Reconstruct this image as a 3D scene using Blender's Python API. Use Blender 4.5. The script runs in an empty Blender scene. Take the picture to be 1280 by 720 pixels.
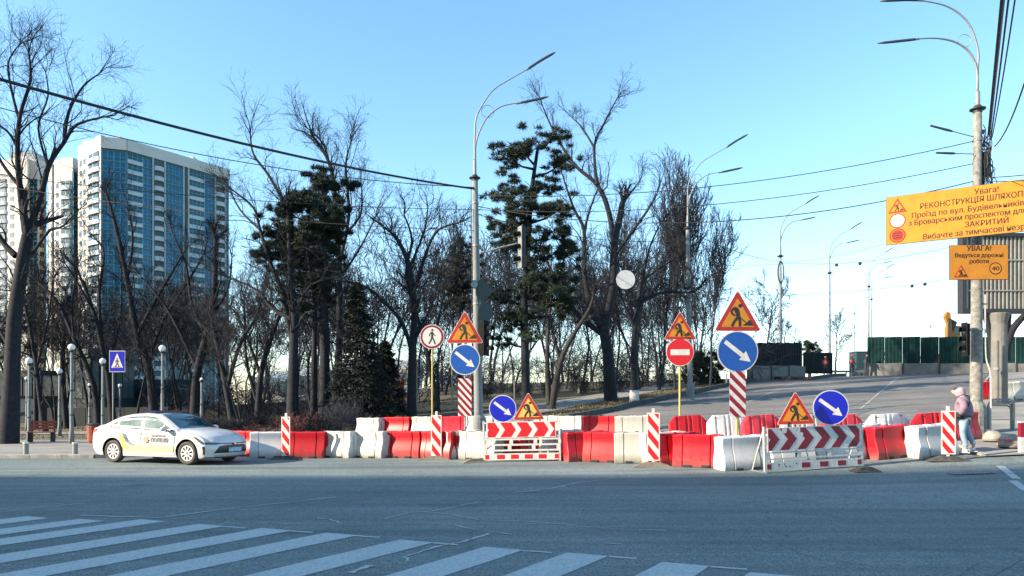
import bpy, bmesh, math, random
from mathutils import Vector, Matrix, noise

SC = bpy.context.scene
COL = SC.collection
PI = math.pi
F = 930.0          # focal length in pixels of the 1280 px wide photograph
CX, HZ, EYE = 640.0, 505.0, 1.7

# ---------------------------------------------------------------- camera
cam_d = bpy.data.cameras.new('camera')
cam = bpy.data.objects.new('camera', cam_d)
COL.objects.link(cam)
cam.location = (0, 0, EYE)
cam.rotation_euler = (math.radians(90), 0, 0)
cam_d.sensor_width = 36
cam_d.lens = 36 * F / 1280
cam_d.shift_y = (HZ - 360) / 1280
cam_d.clip_end = 5000
SC.camera = cam

# ---------------------------------------------------------------- light
SUN_EL = math.radians(24)
TO_SUN = Vector((-0.955, -0.297, 0)).normalized() * math.cos(SUN_EL) + Vector((0, 0, math.sin(SUN_EL)))
world = bpy.data.worlds.new('World')
SC.world = world
world.use_nodes = True
wn = world.node_tree.nodes
wl = world.node_tree.links
bg = wn['Background']
sky = wn.new('ShaderNodeTexSky')
sky.sky_type = 'NISHITA'
sky.sun_disc = False
sky.sun_elevation = SUN_EL
sky.sun_rotation = math.atan2(TO_SUN.x, TO_SUN.y)
sky.air_density = 1.0
sky.dust_density = 0.6
sky.ozone_density = 2.0
hs = wn.new('ShaderNodeHueSaturation')
hs.inputs['Saturation'].default_value = 1.12
hs.inputs['Hue'].default_value = 0.490
wl.new(sky.outputs[0], hs.inputs['Color'])
wl.new(hs.outputs[0], bg.inputs['Color'])
bg.inputs['Strength'].default_value = 0.15
sun_d = bpy.data.lights.new('sun', 'SUN')
sun_d.energy = 5.0
sun_d.angle = math.radians(0.5)
sun_d.color = (1.0, 0.83, 0.63)
sun = bpy.data.objects.new('sun', sun_d)
COL.objects.link(sun)
sun.rotation_euler = TO_SUN.to_track_quat('Z', 'Y').to_euler()
sun.location = (0, 0, 60)
SC.view_settings.view_transform = 'Standard'
SC.view_settings.look = 'None'
SC.view_settings.gamma = 1
SC.view_settings.exposure = 1.32
SC.render.engine = 'CYCLES'
SC.cycles.max_bounces = 5

# ---------------------------------------------------------------- ground height
def softplus(x, w):
    t = x / w
    if t > 30: return x
    return w * math.log1p(math.exp(t))
def sstep(a, b, x):
    t = min(1, max(0, (x - a) / (b - a)))
    return t * t * (3 - 2 * t)
def gz(x, y):
    u = 0.59 * x + 0.81 * y
    h = 0.087 * (softplus(u - 17.5, 1.6) - softplus(u - 66, 4))
    return h * sstep(-34, -4, x) * sstep(9, 15, y)
def P(px, d, py=None):
    """world point seen at photo column px and distance d: on the ground, or at row py"""
    x = (px - CX) / F * d
    return Vector((x, d, gz(x, d) if py is None else EYE - (py - HZ) / F * d))
def G(px, py):
    """ground point seen at a pixel"""
    kx = (px - CX) / F; kz = -(py - HZ) / F
    lo = 4.0; d = 4.0
    while d < 160:
        if EYE + kz * d <= gz(kx * d, d): break
        lo = d; d += 0.5
    hi = d
    for _ in range(20):
        m = (lo + hi) / 2
        if EYE + kz * m <= gz(kx * m, m): hi = m
        else: lo = m
    return Vector((kx * hi, hi, gz(kx * hi, hi)))

# ---------------------------------------------------------------- materials
def nodes_of(m): return m.node_tree.nodes, m.node_tree.links
def mat(name, col, rough=0.6, metal=0.0, var=0.12, scale=6.0, bump=0.0, bscale=60.0, col2=None, coat=0.0, spec=0.5):
    m = bpy.data.materials.new(name); m.use_nodes = True
    n, l = nodes_of(m); b = n['Principled BSDF']
    b.inputs['Roughness'].default_value = rough
    b.inputs['Metallic'].default_value = metal
    b.inputs['Specular IOR Level'].default_value = spec
    if coat: b.inputs['Coat Weight'].default_value = coat
    tc = n.new('ShaderNodeTexCoord')
    if var or col2:
        t = n.new('ShaderNodeTexNoise'); t.inputs['Scale'].default_value = scale
        t.inputs['Detail'].default_value = 6; t.inputs['Roughness'].default_value = 0.65
        l.new(tc.outputs['Object'], t.inputs['Vector'])
        r = n.new('ShaderNodeValToRGB')
        c2 = col2 if col2 else tuple(c * (1 - var * 2.2) for c in col)
        r.color_ramp.elements[0].position = 0.32; r.color_ramp.elements[0].color = (*c2, 1)
        r.color_ramp.elements[1].position = 0.62; r.color_ramp.elements[1].color = (*col, 1)
        l.new(t.outputs['Fac'], r.inputs['Fac']); l.new(r.outputs['Color'], b.inputs['Base Color'])
    else:
        b.inputs['Base Color'].default_value = (*col, 1)
    if bump:
        t2 = n.new('ShaderNodeTexNoise'); t2.inputs['Scale'].default_value = bscale; t2.inputs['Detail'].default_value = 4
        l.new(tc.outputs['Object'], t2.inputs['Vector'])
        bp = n.new('ShaderNodeBump'); bp.inputs['Strength'].default_value = bump; bp.inputs['Distance'].default_value = 0.02
        l.new(t2.outputs['Fac'], bp.inputs['Height']); l.new(bp.outputs['Normal'], b.inputs['Normal'])
    return m

def mat_asphalt(name, base, light, crack=True, streak=None):
    m = bpy.data.materials.new(name); m.use_nodes = True
    n, l = nodes_of(m); b = n['Principled BSDF']
    b.inputs['Roughness'].default_value = 0.9
    b.inputs['Specular IOR Level'].default_value = 0.25
    tc = n.new('ShaderNodeTexCoord')
    def noise_(scale, detail=5, vec=None, rough=0.6):
        t = n.new('ShaderNodeTexNoise'); t.inputs['Scale'].default_value = scale
        t.inputs['Detail'].default_value = detail; t.inputs['Roughness'].default_value = rough
        l.new(vec if vec else tc.outputs['Object'], t.inputs['Vector']); return t.outputs['Fac']
    def ramp(fac, p0, c0, p1, c1):
        r = n.new('ShaderNodeValToRGB')
        r.color_ramp.elements[0].position = p0; r.color_ramp.elements[0].color = (*c0, 1)
        r.color_ramp.elements[1].position = p1; r.color_ramp.elements[1].color = (*c1, 1)
        l.new(fac, r.inputs['Fac']); return r.outputs['Color']
    def mix(kind, fac, a, c):
        x = n.new('ShaderNodeMix'); x.data_type = 'RGBA'; x.blend_type = kind
        x.inputs[0].default_value = fac
        l.new(a, x.inputs[6]); l.new(c, x.inputs[7]); return x.outputs[2]
    big = ramp(noise_(0.16, 6), 0.3, base, 0.7, light)
    # long tyre-worn bands along the direction of travel
    mp = n.new('ShaderNodeMapping'); l.new(tc.outputs['Object'], mp.inputs['Vector'])
    mp.inputs['Rotation'].default_value = (0, 0, math.radians(streak if streak is not None else -8))
    mp.inputs['Scale'].default_value = (0.05, 1.1, 1)
    band = ramp(noise_(1.0, 5, mp.outputs['Vector']), 0.36, (0.72, 0.72, 0.72), 0.60, (1.1, 1.1, 1.1))
    c = mix('MULTIPLY', 0.9, big, band)
    spk = ramp(noise_(38, 3), 0.36, (0.45, 0.45, 0.45), 0.66, (1.6, 1.6, 1.6))
    c = mix('MULTIPLY', 0.75, c, spk)
    stain = ramp(noise_(0.55, 7, None, 0.7), 0.56, (1, 1, 1), 0.72, (0.58, 0.58, 0.59))
    c = mix('MULTIPLY', 0.8, c, stain)
    spk2 = ramp(noise_(9, 4), 0.3, (0.82, 0.82, 0.82), 0.7, (1.12, 1.12, 1.12))
    c = mix('MULTIPLY', 0.8, c, spk2)
    if crack:
        wv = n.new('ShaderNodeTexNoise'); wv.inputs['Scale'].default_value = 1.4; wv.inputs['Detail'].default_value = 4
        l.new(tc.outputs['Object'], wv.inputs['Vector'])
        add = n.new('ShaderNodeVectorMath'); add.operation = 'MULTIPLY_ADD'
        add.inputs[1].default_value = (0.9, 0.9, 0.9)
        l.new(wv.outputs['Color'], add.inputs[0]); l.new(tc.outputs['Object'], add.inputs[2])
        vo = n.new('ShaderNodeTexVoronoi'); vo.feature = 'DISTANCE_TO_EDGE'; vo.inputs['Scale'].default_value = 0.2
        l.new(add.outputs[0], vo.inputs['Vector'])
        ck = ramp(vo.outputs['Distance'], 0.0005, (0.45, 0.45, 0.45), 0.0035, (1, 1, 1))
        c = mix('MULTIPLY', 0.6, c, ck)
    l.new(c, b.inputs['Base Color'])
    bp = n.new('ShaderNodeBump'); bp.inputs['Strength'].default_value = 0.35; bp.inputs['Distance'].default_value = 0.01
    l.new(noise_(70, 3), bp.inputs['Height']); l.new(bp.outputs['Normal'], b.inputs['Normal'])
    return m

M = {}
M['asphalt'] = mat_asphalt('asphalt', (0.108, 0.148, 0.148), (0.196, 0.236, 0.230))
M['asphalt_ramp'] = mat_asphalt('ramp asphalt', (0.12, 0.122, 0.115), (0.205, 0.20, 0.188), streak=-54)
M['pave'] = mat('paving', (0.27, 0.26, 0.235), 0.9, var=0.18, scale=0.7, bump=0.3, bscale=30)
M['path'] = mat('path concrete', (0.26, 0.25, 0.22), 0.9, var=0.15, scale=1.2, bump=0.2)
M['soil'] = mat('soil and leaf litter', (0.10, 0.085, 0.05), 1.0, scale=1.8, bump=0.9, bscale=14, col2=(0.045, 0.05, 0.028))
M['litter'] = mat('dry grass blades', (0.22, 0.17, 0.09), 1.0, var=0.3, scale=3)
M['kerb'] = mat('kerb stone', (0.34, 0.33, 0.30), 0.85, var=0.2, scale=3, bump=0.4, bscale=20)
M['rampmark'] = mat('nearly worn off lane paint', (0.30, 0.30, 0.28), 0.9, scale=4, col2=(0.17, 0.17, 0.16))
M['kerb_shade_tone'] = mat('kerb stone with painted shade', (0.07, 0.07, 0.07), 0.9, var=0.2, scale=3, bump=0.4, bscale=20)  # dark colour paints in the shade of the face towards the road
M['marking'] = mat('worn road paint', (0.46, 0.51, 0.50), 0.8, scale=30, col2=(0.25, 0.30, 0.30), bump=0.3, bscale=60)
M['fadedmark'] = mat('faded road paint', (0.40, 0.43, 0.42), 0.85, var=0.1, scale=5)
M['dark_patch'] = mat('bitumen', (0.06, 0.06, 0.06), 0.8, var=0.2)
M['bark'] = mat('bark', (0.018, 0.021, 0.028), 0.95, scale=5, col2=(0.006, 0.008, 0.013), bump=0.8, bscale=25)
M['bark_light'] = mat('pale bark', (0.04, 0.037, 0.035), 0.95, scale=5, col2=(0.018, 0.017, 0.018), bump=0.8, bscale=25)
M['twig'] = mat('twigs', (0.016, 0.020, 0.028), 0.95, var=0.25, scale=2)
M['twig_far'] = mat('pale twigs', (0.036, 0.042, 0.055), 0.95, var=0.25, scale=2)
M['needle'] = mat('pine needles', (0.022, 0.042, 0.024), 0.8, scale=1.1, col2=(0.008, 0.018, 0.013))
M['needle2'] = mat('spruce needles', (0.014, 0.026, 0.021), 0.8, scale=1.4, col2=(0.006, 0.012, 0.011))
M['whitewash'] = mat('whitewashed bark', (0.6, 0.6, 0.56), 0.9, var=0.2, scale=8)
M['shrub'] = mat('reddish shrub twigs', (0.12, 0.04, 0.035), 0.95, var=0.3, scale=4)
def plastic(name, c, c2, dirt=0.35):
    m = mat(name, c, 0.42, scale=3.0, col2=c2, spec=0.4)
    n, l = nodes_of(m)
    b = n['Principled BSDF']
    src = b.inputs['Base Color'].links[0].from_socket
    tc = n.new('ShaderNodeTexCoord')
    mp = n.new('ShaderNodeMapping'); mp.inputs['Scale'].default_value = (9, 9, 1.6)
    l.new(tc.outputs['Object'], mp.inputs['Vector'])
    t = n.new('ShaderNodeTexNoise'); t.inputs['Scale'].default_value = 1.5; t.inputs['Detail'].default_value = 7; t.inputs['Roughness'].default_value = 0.75
    l.new(mp.outputs['Vector'], t.inputs['Vector'])
    r = n.new('ShaderNodeValToRGB')
    r.color_ramp.elements[0].position = 0.56; r.color_ramp.elements[0].color = (0, 0, 0, 1)
    r.color_ramp.elements[1].position = 0.72; r.color_ramp.elements[1].color = (dirt, dirt, dirt, 1)
    l.new(t.outputs['Fac'], r.inputs['Fac'])
    x = n.new('ShaderNodeMix'); x.data_type = 'RGBA'
    l.new(r.outputs['Color'], x.inputs[0]); l.new(src, x.inputs[6])
    x.inputs[7].default_value = (0.22, 0.2, 0.17, 1)
    # splashed road dirt towards the foot and a little difference from block to block
    sp = n.new('ShaderNodeSeparateXYZ'); l.new(tc.outputs['Object'], sp.inputs[0])
    t3 = n.new('ShaderNodeTexNoise'); t3.inputs['Scale'].default_value = 7; t3.inputs['Detail'].default_value = 8; t3.inputs['Roughness'].default_value = 0.8
    l.new(tc.outputs['Object'], t3.inputs['Vector'])
    ma = n.new('ShaderNodeMath'); ma.operation = 'MULTIPLY_ADD'; ma.inputs[1].default_value = -1.5; ma.inputs[2].default_value = 0.42
    l.new(sp.outputs['Z'], ma.inputs[0])
    mb_ = n.new('ShaderNodeMath'); mb_.operation = 'ADD'; l.new(ma.outputs[0], mb_.inputs[0]); l.new(t3.outputs['Fac'], mb_.inputs[1])
    r3 = n.new('ShaderNodeValToRGB'); r3.color_ramp.elements[0].position = 0.5; r3.color_ramp.elements[0].color = (0, 0, 0, 1)
    r3.color_ramp.elements[1].position = 0.95; r3.color_ramp.elements[1].color = (0.6, 0.6, 0.6, 1)
    l.new(mb_.outputs[0], r3.inputs['Fac'])
    x3 = n.new('ShaderNodeMix'); x3.data_type = 'RGBA'; l.new(r3.outputs['Color'], x3.inputs[0]); l.new(x.outputs[2], x3.inputs[6]); x3.inputs[7].default_value = (0.17, 0.15, 0.125, 1)
    oi = n.new('ShaderNodeObjectInfo'); hv = n.new('ShaderNodeHueSaturation'); l.new(x3.outputs[2], hv.inputs['Color'])
    mr = n.new('ShaderNodeMapRange'); mr.inputs[3].default_value = 0.78; mr.inputs[4].default_value = 1.08; l.new(oi.outputs['Random'], mr.inputs[0]); l.new(mr.outputs[0], hv.inputs['Value'])
    l.new(hv.outputs[0], b.inputs['Base Color'])
    return m
M['red_plastic'] = plastic('red plastic', (0.56, 0.006, 0.014), (0.40, 0.005, 0.016), 0.25)
M['red_faded'] = plastic('faded red plastic', (0.60, 0.04, 0.06), (0.44, 0.015, 0.03), 0.3)
M['white_plastic'] = plastic('white plastic', (0.60, 0.585, 0.52), (0.47, 0.455, 0.40), 0.4)
M['white_clean'] = plastic('clean white plastic', (0.66, 0.67, 0.66), (0.54, 0.55, 0.55), 0.15)
M['dark_fill'] = mat('dark opening', (0.03, 0.03, 0.03), 0.9, var=0.1)  # even near-black tone for slots, holes, caps and lenses
M['sign_white'] = mat('white sign sheet', (0.64, 0.62, 0.58), 0.45, var=0.1, scale=5)
M['sign_red'] = mat('red sign sheet', (0.56, 0.008, 0.012), 0.4, var=0.06, scale=9)
M['sign_redorange'] = mat('worn red border', (0.40, 0.016, 0.008), 0.45, var=0.08, scale=9)
M['sign_crimson'] = mat('crimson sign sheet', (0.24, 0.004, 0.022), 0.4, var=0.08, scale=9)
M['sign_blue'] = mat('blue sign sheet', (0.006, 0.075, 0.34), 0.4, var=0.08, scale=7)
M['sign_deepblue'] = mat('deep blue sign sheet', (0.005, 0.010, 0.42), 0.35, var=0.06, scale=7)
M['sign_yellow'] = mat('orange yellow sign sheet', (0.56, 0.215, 0.008), 0.45, var=0.1, scale=2.5)
M['sign_pale'] = mat('pale yellow sign sheet', (0.70, 0.43, 0.08), 0.45, var=0.05, scale=7)
M['black'] = mat('black print', (0.015, 0.015, 0.015), 0.6, var=0)
M['brown_print'] = mat('dark brown print', (0.02, 0.006, 0.004), 0.6, var=0)
M['galv'] = mat('galvanised steel', (0.24, 0.26, 0.265), 0.55, 0.2, var=0.12, scale=12)
M['post_concrete'] = mat('grey pole', (0.19, 0.215, 0.22), 0.8, scale=3, col2=(0.14, 0.16, 0.16), bump=0.3, bscale=30)
M['post_peel'] = mat('peeling pole paint', (0.25, 0.255, 0.235), 0.85, scale=7, col2=(0.11, 0.105, 0.095), bump=0.4, bscale=30)
M['white_metal'] = mat('white painted metal', (0.58, 0.58, 0.55), 0.5, scale=14, col2=(0.44, 0.42, 0.38))
M['yellow_metal'] = mat('yellow painted metal', (0.55, 0.42, 0.1), 0.5, var=0.1)
M['dark_metal'] = mat('dark metal', (0.03, 0.035, 0.04), 0.6, 0.1, var=0.1)
M['lamp_head'] = mat('lamp head', (0.07, 0.08, 0.09), 0.5, 0.3, var=0.1)
M['globe'] = mat('white globe', (0.85, 0.85, 0.85), 0.25, var=0.03)
M['cable'] = mat('cable', (0.02, 0.02, 0.022), 0.7, var=0)
M['rubber'] = mat('rubber', (0.035, 0.034, 0.032), 0.85, scale=6, col2=(0.09, 0.085, 0.075))
M['dusty_rubber'] = mat('dusty rubber', (0.17, 0.155, 0.125), 0.9, scale=8, col2=(0.09, 0.08, 0.065))
M['car_white'] = mat('white car paint', (0.54, 0.545, 0.54), 0.28, var=0.015, scale=2, coat=0.6)
M['car_yellow'] = mat('pale yellow livery', (0.66, 0.53, 0.30), 0.35, var=0.02, coat=0.4)
M['car_lime'] = mat('yellow livery stripe', (0.62, 0.54, 0.10), 0.35, var=0.02, coat=0.4)
M['car_grey'] = mat('grey livery stripe', (0.10, 0.13, 0.16), 0.35, var=0.02, coat=0.4)
M['car_text'] = mat('grey lettering', (0.10, 0.095, 0.10), 0.5, var=0)
M['car_star'] = mat('emblem print', (0.36, 0.29, 0.18), 0.5, var=0)
M['glass_side'] = mat('side glass', (0.21, 0.28, 0.28), 0.04, var=0.1, scale=1.6, col2=(0.07, 0.11, 0.115), spec=0.3)
M['glass_ws'] = mat('windscreen glass', (0.012, 0.06, 0.085), 0.04, var=0.2, scale=3, spec=0.9, coat=0.5)
M['car_black'] = mat('black trim', (0.012, 0.012, 0.014), 0.35, var=0)
M['chrome'] = mat('bright metal', (0.7, 0.7, 0.7), 0.2, 0.8, var=0)
M['tail_red'] = mat('tail light', (0.5, 0.01, 0.015), 0.2, var=0)
M['lamp_glass'] = mat('headlamp lens', (0.10, 0.13, 0.15), 0.08, var=0.2, scale=14, col2=(0.02, 0.03, 0.035), coat=0.5)
M['plate'] = mat('licence plate', (0.12, 0.35, 0.50), 0.4, var=0.1, scale=10, col2=(0.4, 0.55, 0.65))
M['hub'] = mat('wheel cover', (0.72, 0.72, 0.70), 0.35, var=0.05)
M['beacon_blue'] = mat('blue light bar', (0.01, 0.03, 0.12), 0.2, var=0)
M['beacon_red'] = mat('red light bar', (0.10, 0.006, 0.012), 0.2, var=0)
M['tower_white'] = mat('pale facade', (0.52, 0.49, 0.44), 0.85, var=0.06, scale=0.25)
M['tower_grey'] = mat('grey facade', (0.34, 0.40, 0.42), 0.85, var=0.08, scale=0.3)
M['tower_dark'] = mat('dark teal recess', (0.035, 0.085, 0.095), 0.6, var=0.1, scale=0.3)
M['tower_parapet'] = mat('parapet', (0.50, 0.52, 0.50), 0.85, var=0.06, scale=0.2)
M['glass_blue'] = mat('blue curtain glass', (0.002, 0.11, 0.22), 0.2, scale=0.35, col2=(0.003, 0.045, 0.08), spec=0.35)
M['glass_teal'] = mat('teal glass', (0.006, 0.065, 0.08), 0.2, scale=0.35, col2=(0.003, 0.03, 0.038), spec=0.35)
M['mullion'] = mat('mullions', (0.07, 0.27, 0.38), 0.5, var=0)
M['glass_dark'] = mat('dark window glass', (0.035, 0.065, 0.075), 0.1, var=0.2, scale=1, spec=0.8)
M['pav_teal'] = mat('teal cladding', (0.016, 0.05, 0.06), 0.6, var=0.15, scale=0.6)
M['pav_light'] = mat('pale teal cladding', (0.035, 0.08, 0.095), 0.6, var=0.12, scale=0.6)
M['pav_dark'] = mat('dark plinth', (0.02, 0.03, 0.035), 0.8, var=0.1)
M['fence_green'] = mat('green fence sheet', (0.003, 0.026, 0.024), 0.75, spec=0.15, scale=0.8, col2=(0.002, 0.017, 0.018))
M['fence_dark'] = mat('dark fence sheet', (0.004, 0.010, 0.013), 0.75, spec=0.15, var=0.15, scale=0.8)
M['concrete'] = mat('concrete', (0.17, 0.17, 0.155), 0.9, scale=2.2, col2=(0.12, 0.118, 0.108), bump=0.3, bscale=20)
M['concrete_warm'] = mat('warm concrete', (0.36, 0.33, 0.27), 0.9, scale=5, col2=(0.2, 0.18, 0.15), bump=0.4, bscale=25)
M['exc_yellow'] = mat('excavator paint', (0.36, 0.16, 0.012), 0.5, var=0.15)
M['rib_steel'] = mat('ribbed sheet', (0.33, 0.32, 0.285), 0.6, 0.1, var=0.12, scale=2)
M['brick_red'] = mat('red timber', (0.30, 0.08, 0.05), 0.8, var=0.2)
M['skin'] = mat('skin', (0.55, 0.33, 0.24), 0.55, var=0.04)
M['hair'] = mat('hair', (0.05, 0.03, 0.02), 0.7, var=0.1)
M['jacket'] = mat('pink puffer jacket', (0.24, 0.17, 0.22), 0.8, scale=5, col2=(0.13, 0.09, 0.13), bump=0.6, bscale=12)
M['jacket_hood'] = mat('pale pink hood', (0.42, 0.33, 0.36), 0.8, scale=6, col2=(0.28, 0.21, 0.25), bump=0.5, bscale=14)
M['jeans'] = mat('pale jeans', (0.26, 0.35, 0.42), 0.85, scale=5, col2=(0.15, 0.23, 0.31), bump=0.4, bscale=20)
M['shoe'] = mat('pale trainers', (0.72, 0.72, 0.72), 0.6, var=0.05)
M['bag'] = mat('black bag', (0.012, 0.012, 0.02), 0.6, var=0)
M['vest'] = mat('orange vest', (0.75, 0.12, 0.07), 0.7, var=0.1)
M['workwear'] = mat('dark workwear', (0.03, 0.035, 0.05), 0.85, var=0.1)
M['signal_body'] = mat('signal housing', (0.007, 0.009, 0.010), 0.8, spec=0.15, var=0.1)
M['signback'] = mat('sign back', (0.55, 0.58, 0.58), 0.6, 0.1, var=0.1, scale=5)
M['signback_dark'] = mat('dark sign back', (0.016, 0.04, 0.042), 0.6, var=0.1)
M['balcony_white'] = mat('balcony parapet', (0.42, 0.50, 0.54), 0.8, var=0.06, scale=0.5)
M['wall_far'] = mat('far plaster', (0.55, 0.53, 0.46), 0.9, var=0.1, scale=0.5)

# ---------------------------------------------------------------- mesh builder
class MB:
    def __init__(s): s.v = []; s.f = []; s.mi = []; s.mats = []; s.T = None; s.cur = 0
    def use(s, m):
        m = M[m] if isinstance(m, str) else m
        if m not in s.mats: s.mats.append(m)
        s.cur = s.mats.index(m); return s
    def add(s, vs, fs):
        o = len(s.v)
        if s.T is not None: vs = [tuple(s.T @ Vector(p)) for p in vs]
        s.v.extend(vs); s.f.extend([tuple(i + o for i in f) for f in fs]); s.mi.extend([s.cur] * len(fs))
        return s
    def box(s, x0, x1, y0, y1, z0, z1):
        return s.add([(x0, y0, z0), (x1, y0, z0), (x1, y1, z0), (x0, y1, z0), (x0, y0, z1), (x1, y0, z1), (x1, y1, z1), (x0, y1, z1)],
                     [(0, 3, 2, 1), (4, 5, 6, 7), (0, 1, 5, 4), (1, 2, 6, 5), (2, 3, 7, 6), (3, 0, 4, 7)])
    def tube(s, pts, rad, n=8, cap=True):
        pts = [Vector(p) for p in pts]
        if not isinstance(rad, (list, tuple)): rad = [rad] * len(pts)
        vs = []; fs = []
        up = None
        for i, p in enumerate(pts):
            a = pts[max(0, i - 1)]; b = pts[min(len(pts) - 1, i + 1)]
            t = (b - a); t = t.normalized() if t.length > 1e-9 else Vector((0, 0, 1))
            if up is None:
                up = Vector((1, 0, 0)) if abs(t.x) < 0.8 else Vector((0, 1, 0))
            e1 = (up - t * up.dot(t))
            e1 = e1.normalized() if e1.length > 1e-6 else t.orthogonal().normalized()
            up = e1; e2 = t.cross(e1)
            for k in range(n):
                a_ = 2 * PI * k / n
                q = p + (e1 * math.cos(a_) + e2 * math.sin(a_)) * rad[i]
                vs.append((q.x, q.y, q.z))
        for i in range(len(pts) - 1):
            for k in range(n):
                a_ = i * n + k; b_ = i * n + (k + 1) % n
                fs.append((a_, b_, b_ + n, a_ + n))
        if cap:
            fs.append(tuple(range(n - 1, -1, -1))); o = (len(pts) - 1) * n
            fs.append(tuple(range(o, o + n)))
        return s.add(vs, fs)
    def cyl(s, c, r, h, n=16, r2=None):
        return s.tube([c, (c[0], c[1], c[2] + h)], [r, r if r2 is None else r2], n)
    def lathe(s, prof, n=16, c=(0, 0, 0)):
        vs = []; fs = []
        for (r, z) in prof:
            for k in range(n):
                a = 2 * PI * k / n
                vs.append((c[0] + r * math.cos(a), c[1] + r * math.sin(a), c[2] + z))
        for i in range(len(prof) - 1):
            for k in range(n):
                a = i * n + k; b = i * n + (k + 1) % n
                fs.append((a, b, b + n, a + n))
        fs.append(tuple(range(n - 1, -1, -1))); o = (len(prof) - 1) * n
        fs.append(tuple(range(o, o + n)))
        return s.add(vs, fs)
    def sphere(s, c, r, n=12, m=8, sz=1.0, z0=-1.0):
        prof = []
        for i in range(m + 1):
            a = -PI / 2 + PI * i / m
            if math.sin(a) < z0 - 1e-6: continue
            prof.append((max(1e-3, r * math.cos(a)), r * math.sin(a) * sz))
        return s.lathe(prof, n, c)
    def plate(s, pts, y0, y1):
        """prism of a polygon in the x-z plane; y0 is the front (towards -y)"""
        n = len(pts)
        area = sum(pts[i][0] * pts[(i + 1) % n][1] - pts[(i + 1) % n][0] * pts[i][1] for i in range(n))
        if area < 0: pts = pts[::-1]
        vs = [(p[0], y0, p[1]) for p in pts] + [(p[0], y1, p[1]) for p in pts]
        fs = [tuple(range(n)), tuple(range(2 * n - 1, n - 1, -1))]
        for i in range(n):
            j = (i + 1) % n
            fs.append((i, i + n, j + n, j))
        return s.add(vs, fs)
    def disc(s, cx, cz, r, y0, y1, n=32, sx=1.0):
        return s.plate([(cx + r * sx * math.cos(2 * PI * k / n), cz + r * math.sin(2 * PI * k / n)) for k in range(n)], y0, y1)
    def stroke(s, pts, w, y0, y1):
        """thick polyline in the x-z plane"""
        for i in range(len(pts) - 1):
            a = Vector(pts[i]); b = Vector(pts[i + 1])
            wa = w[i] if isinstance(w, (list, tuple)) else w
            wb = w[i + 1] if isinstance(w, (list, tuple)) else w
            d = (b - a)
            if d.length < 1e-6: continue
            d.normalize(); nn = Vector((-d.y, d.x))
            q = [a - nn * wa / 2 - d * wa * .25, b - nn * wb / 2 + d * wb * .25, b + nn * wb / 2 + d * wb * .25, a + nn * wa / 2 - d * wa * .25]
            s.plate([(v.x, v.y) for v in q], y0 - 0.0004 * i, y1)
        return s
    def mesh(s, name, smooth=False, recalc=False):
        me = bpy.data.meshes.new(name)
        me.from_pydata(s.v, [], s.f)
        for m in s.mats: me.materials.append(m)
        if len(s.mats) > 1: me.polygons.foreach_set('material_index', s.mi)
        if smooth: me.polygons.foreach_set('use_smooth', [True] * len(s.f))
        me.update()
        return me
    def build(s, name, parent=None, mt=None, smooth=False, angle=None):
        if mt is not None: s.mats = [M[mt] if isinstance(mt, str) else mt]; s.mi = [0] * len(s.f)
        me = s.mesh(name, smooth)
        if angle is not None:
            me.polygons.foreach_set('use_smooth', [True] * len(s.f))
            me.set_sharp_from_angle(angle=math.radians(angle))
        return link(name, me, parent)

def link(name, me, parent=None, loc=None, rot=None):
    o = bpy.data.objects.new(name, me)
    COL.objects.link(o)
    if parent: o.parent = parent
    if loc is not None: o.location = loc
    if rot is not None: o.rotation_euler = rot
    return o
def tag(o, label=None, cat=None, group=None, kind=None):
    if label: o['label'] = label
    if cat: o['category'] = cat
    if group: o['group'] = group
    if kind: o['kind'] = kind
    return o
def thing(name, label, cat, loc=(0, 0, 0), rz=0.0, group=None):
    o = bpy.data.objects.new(name, None)
    o.empty_display_size = 0.2
    COL.objects.link(o)
    o.location = loc; o.rotation_euler = (0, 0, rz)
    return tag(o, label, cat, group)
KIDS = {}
def dup(root, loc, rz=0.0, label=None, scale=None, group=None):
    def cp(o, par):
        c = o.copy(); COL.objects.link(c)
        if par is not None: c.parent = par
        for k in o.children: cp(k, c)
        return c
    r = cp(root, None)
    r.location = loc; r.rotation_euler = (0, 0, rz)
    if scale: r.scale = scale if isinstance(scale, tuple) else (scale,) * 3
    if label: r['label'] = label
    if group: r['group'] = group
    return r

_font = {}
def text_polys(txt, size, align='CENTER', bold=0.0):
    cu = bpy.data.curves.new('t', 'FONT')
    cu.body = txt; cu.size = size; cu.align_x = align; cu.resolution_u = 2; cu.offset = bold
    o = bpy.data.objects.new('t', cu); COL.objects.link(o)
    dg = bpy.context.evaluated_depsgraph_get()
    me = bpy.data.meshes.new_from_object(o.evaluated_get(dg))
    vs = [tuple(v.co) for v in me.vertices]; fs = [tuple(p.vertices) for p in me.polygons]
    bpy.data.objects.remove(o); bpy.data.curves.remove(cu); bpy.data.meshes.remove(me)
    return vs, fs
def text_mesh(mb, txt, size, x, z, y, align='CENTER', width=None, bold=0.0):
    vs, fs = text_polys(txt, size, align, 0)
    if not vs: return
    xs = [v[0] for v in vs]
    k = 1.0
    if width: k = width / (max(xs) - min(xs))
    for j, (dx, dz) in enumerate(((0, 0), (bold, bold * .35), (-bold, -bold * .35))):
        mb.add([(x + v[0] * k + dx, y - j * .0005, z + v[1] + dz) for v in vs], fs)
        if not bold: break
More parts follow.
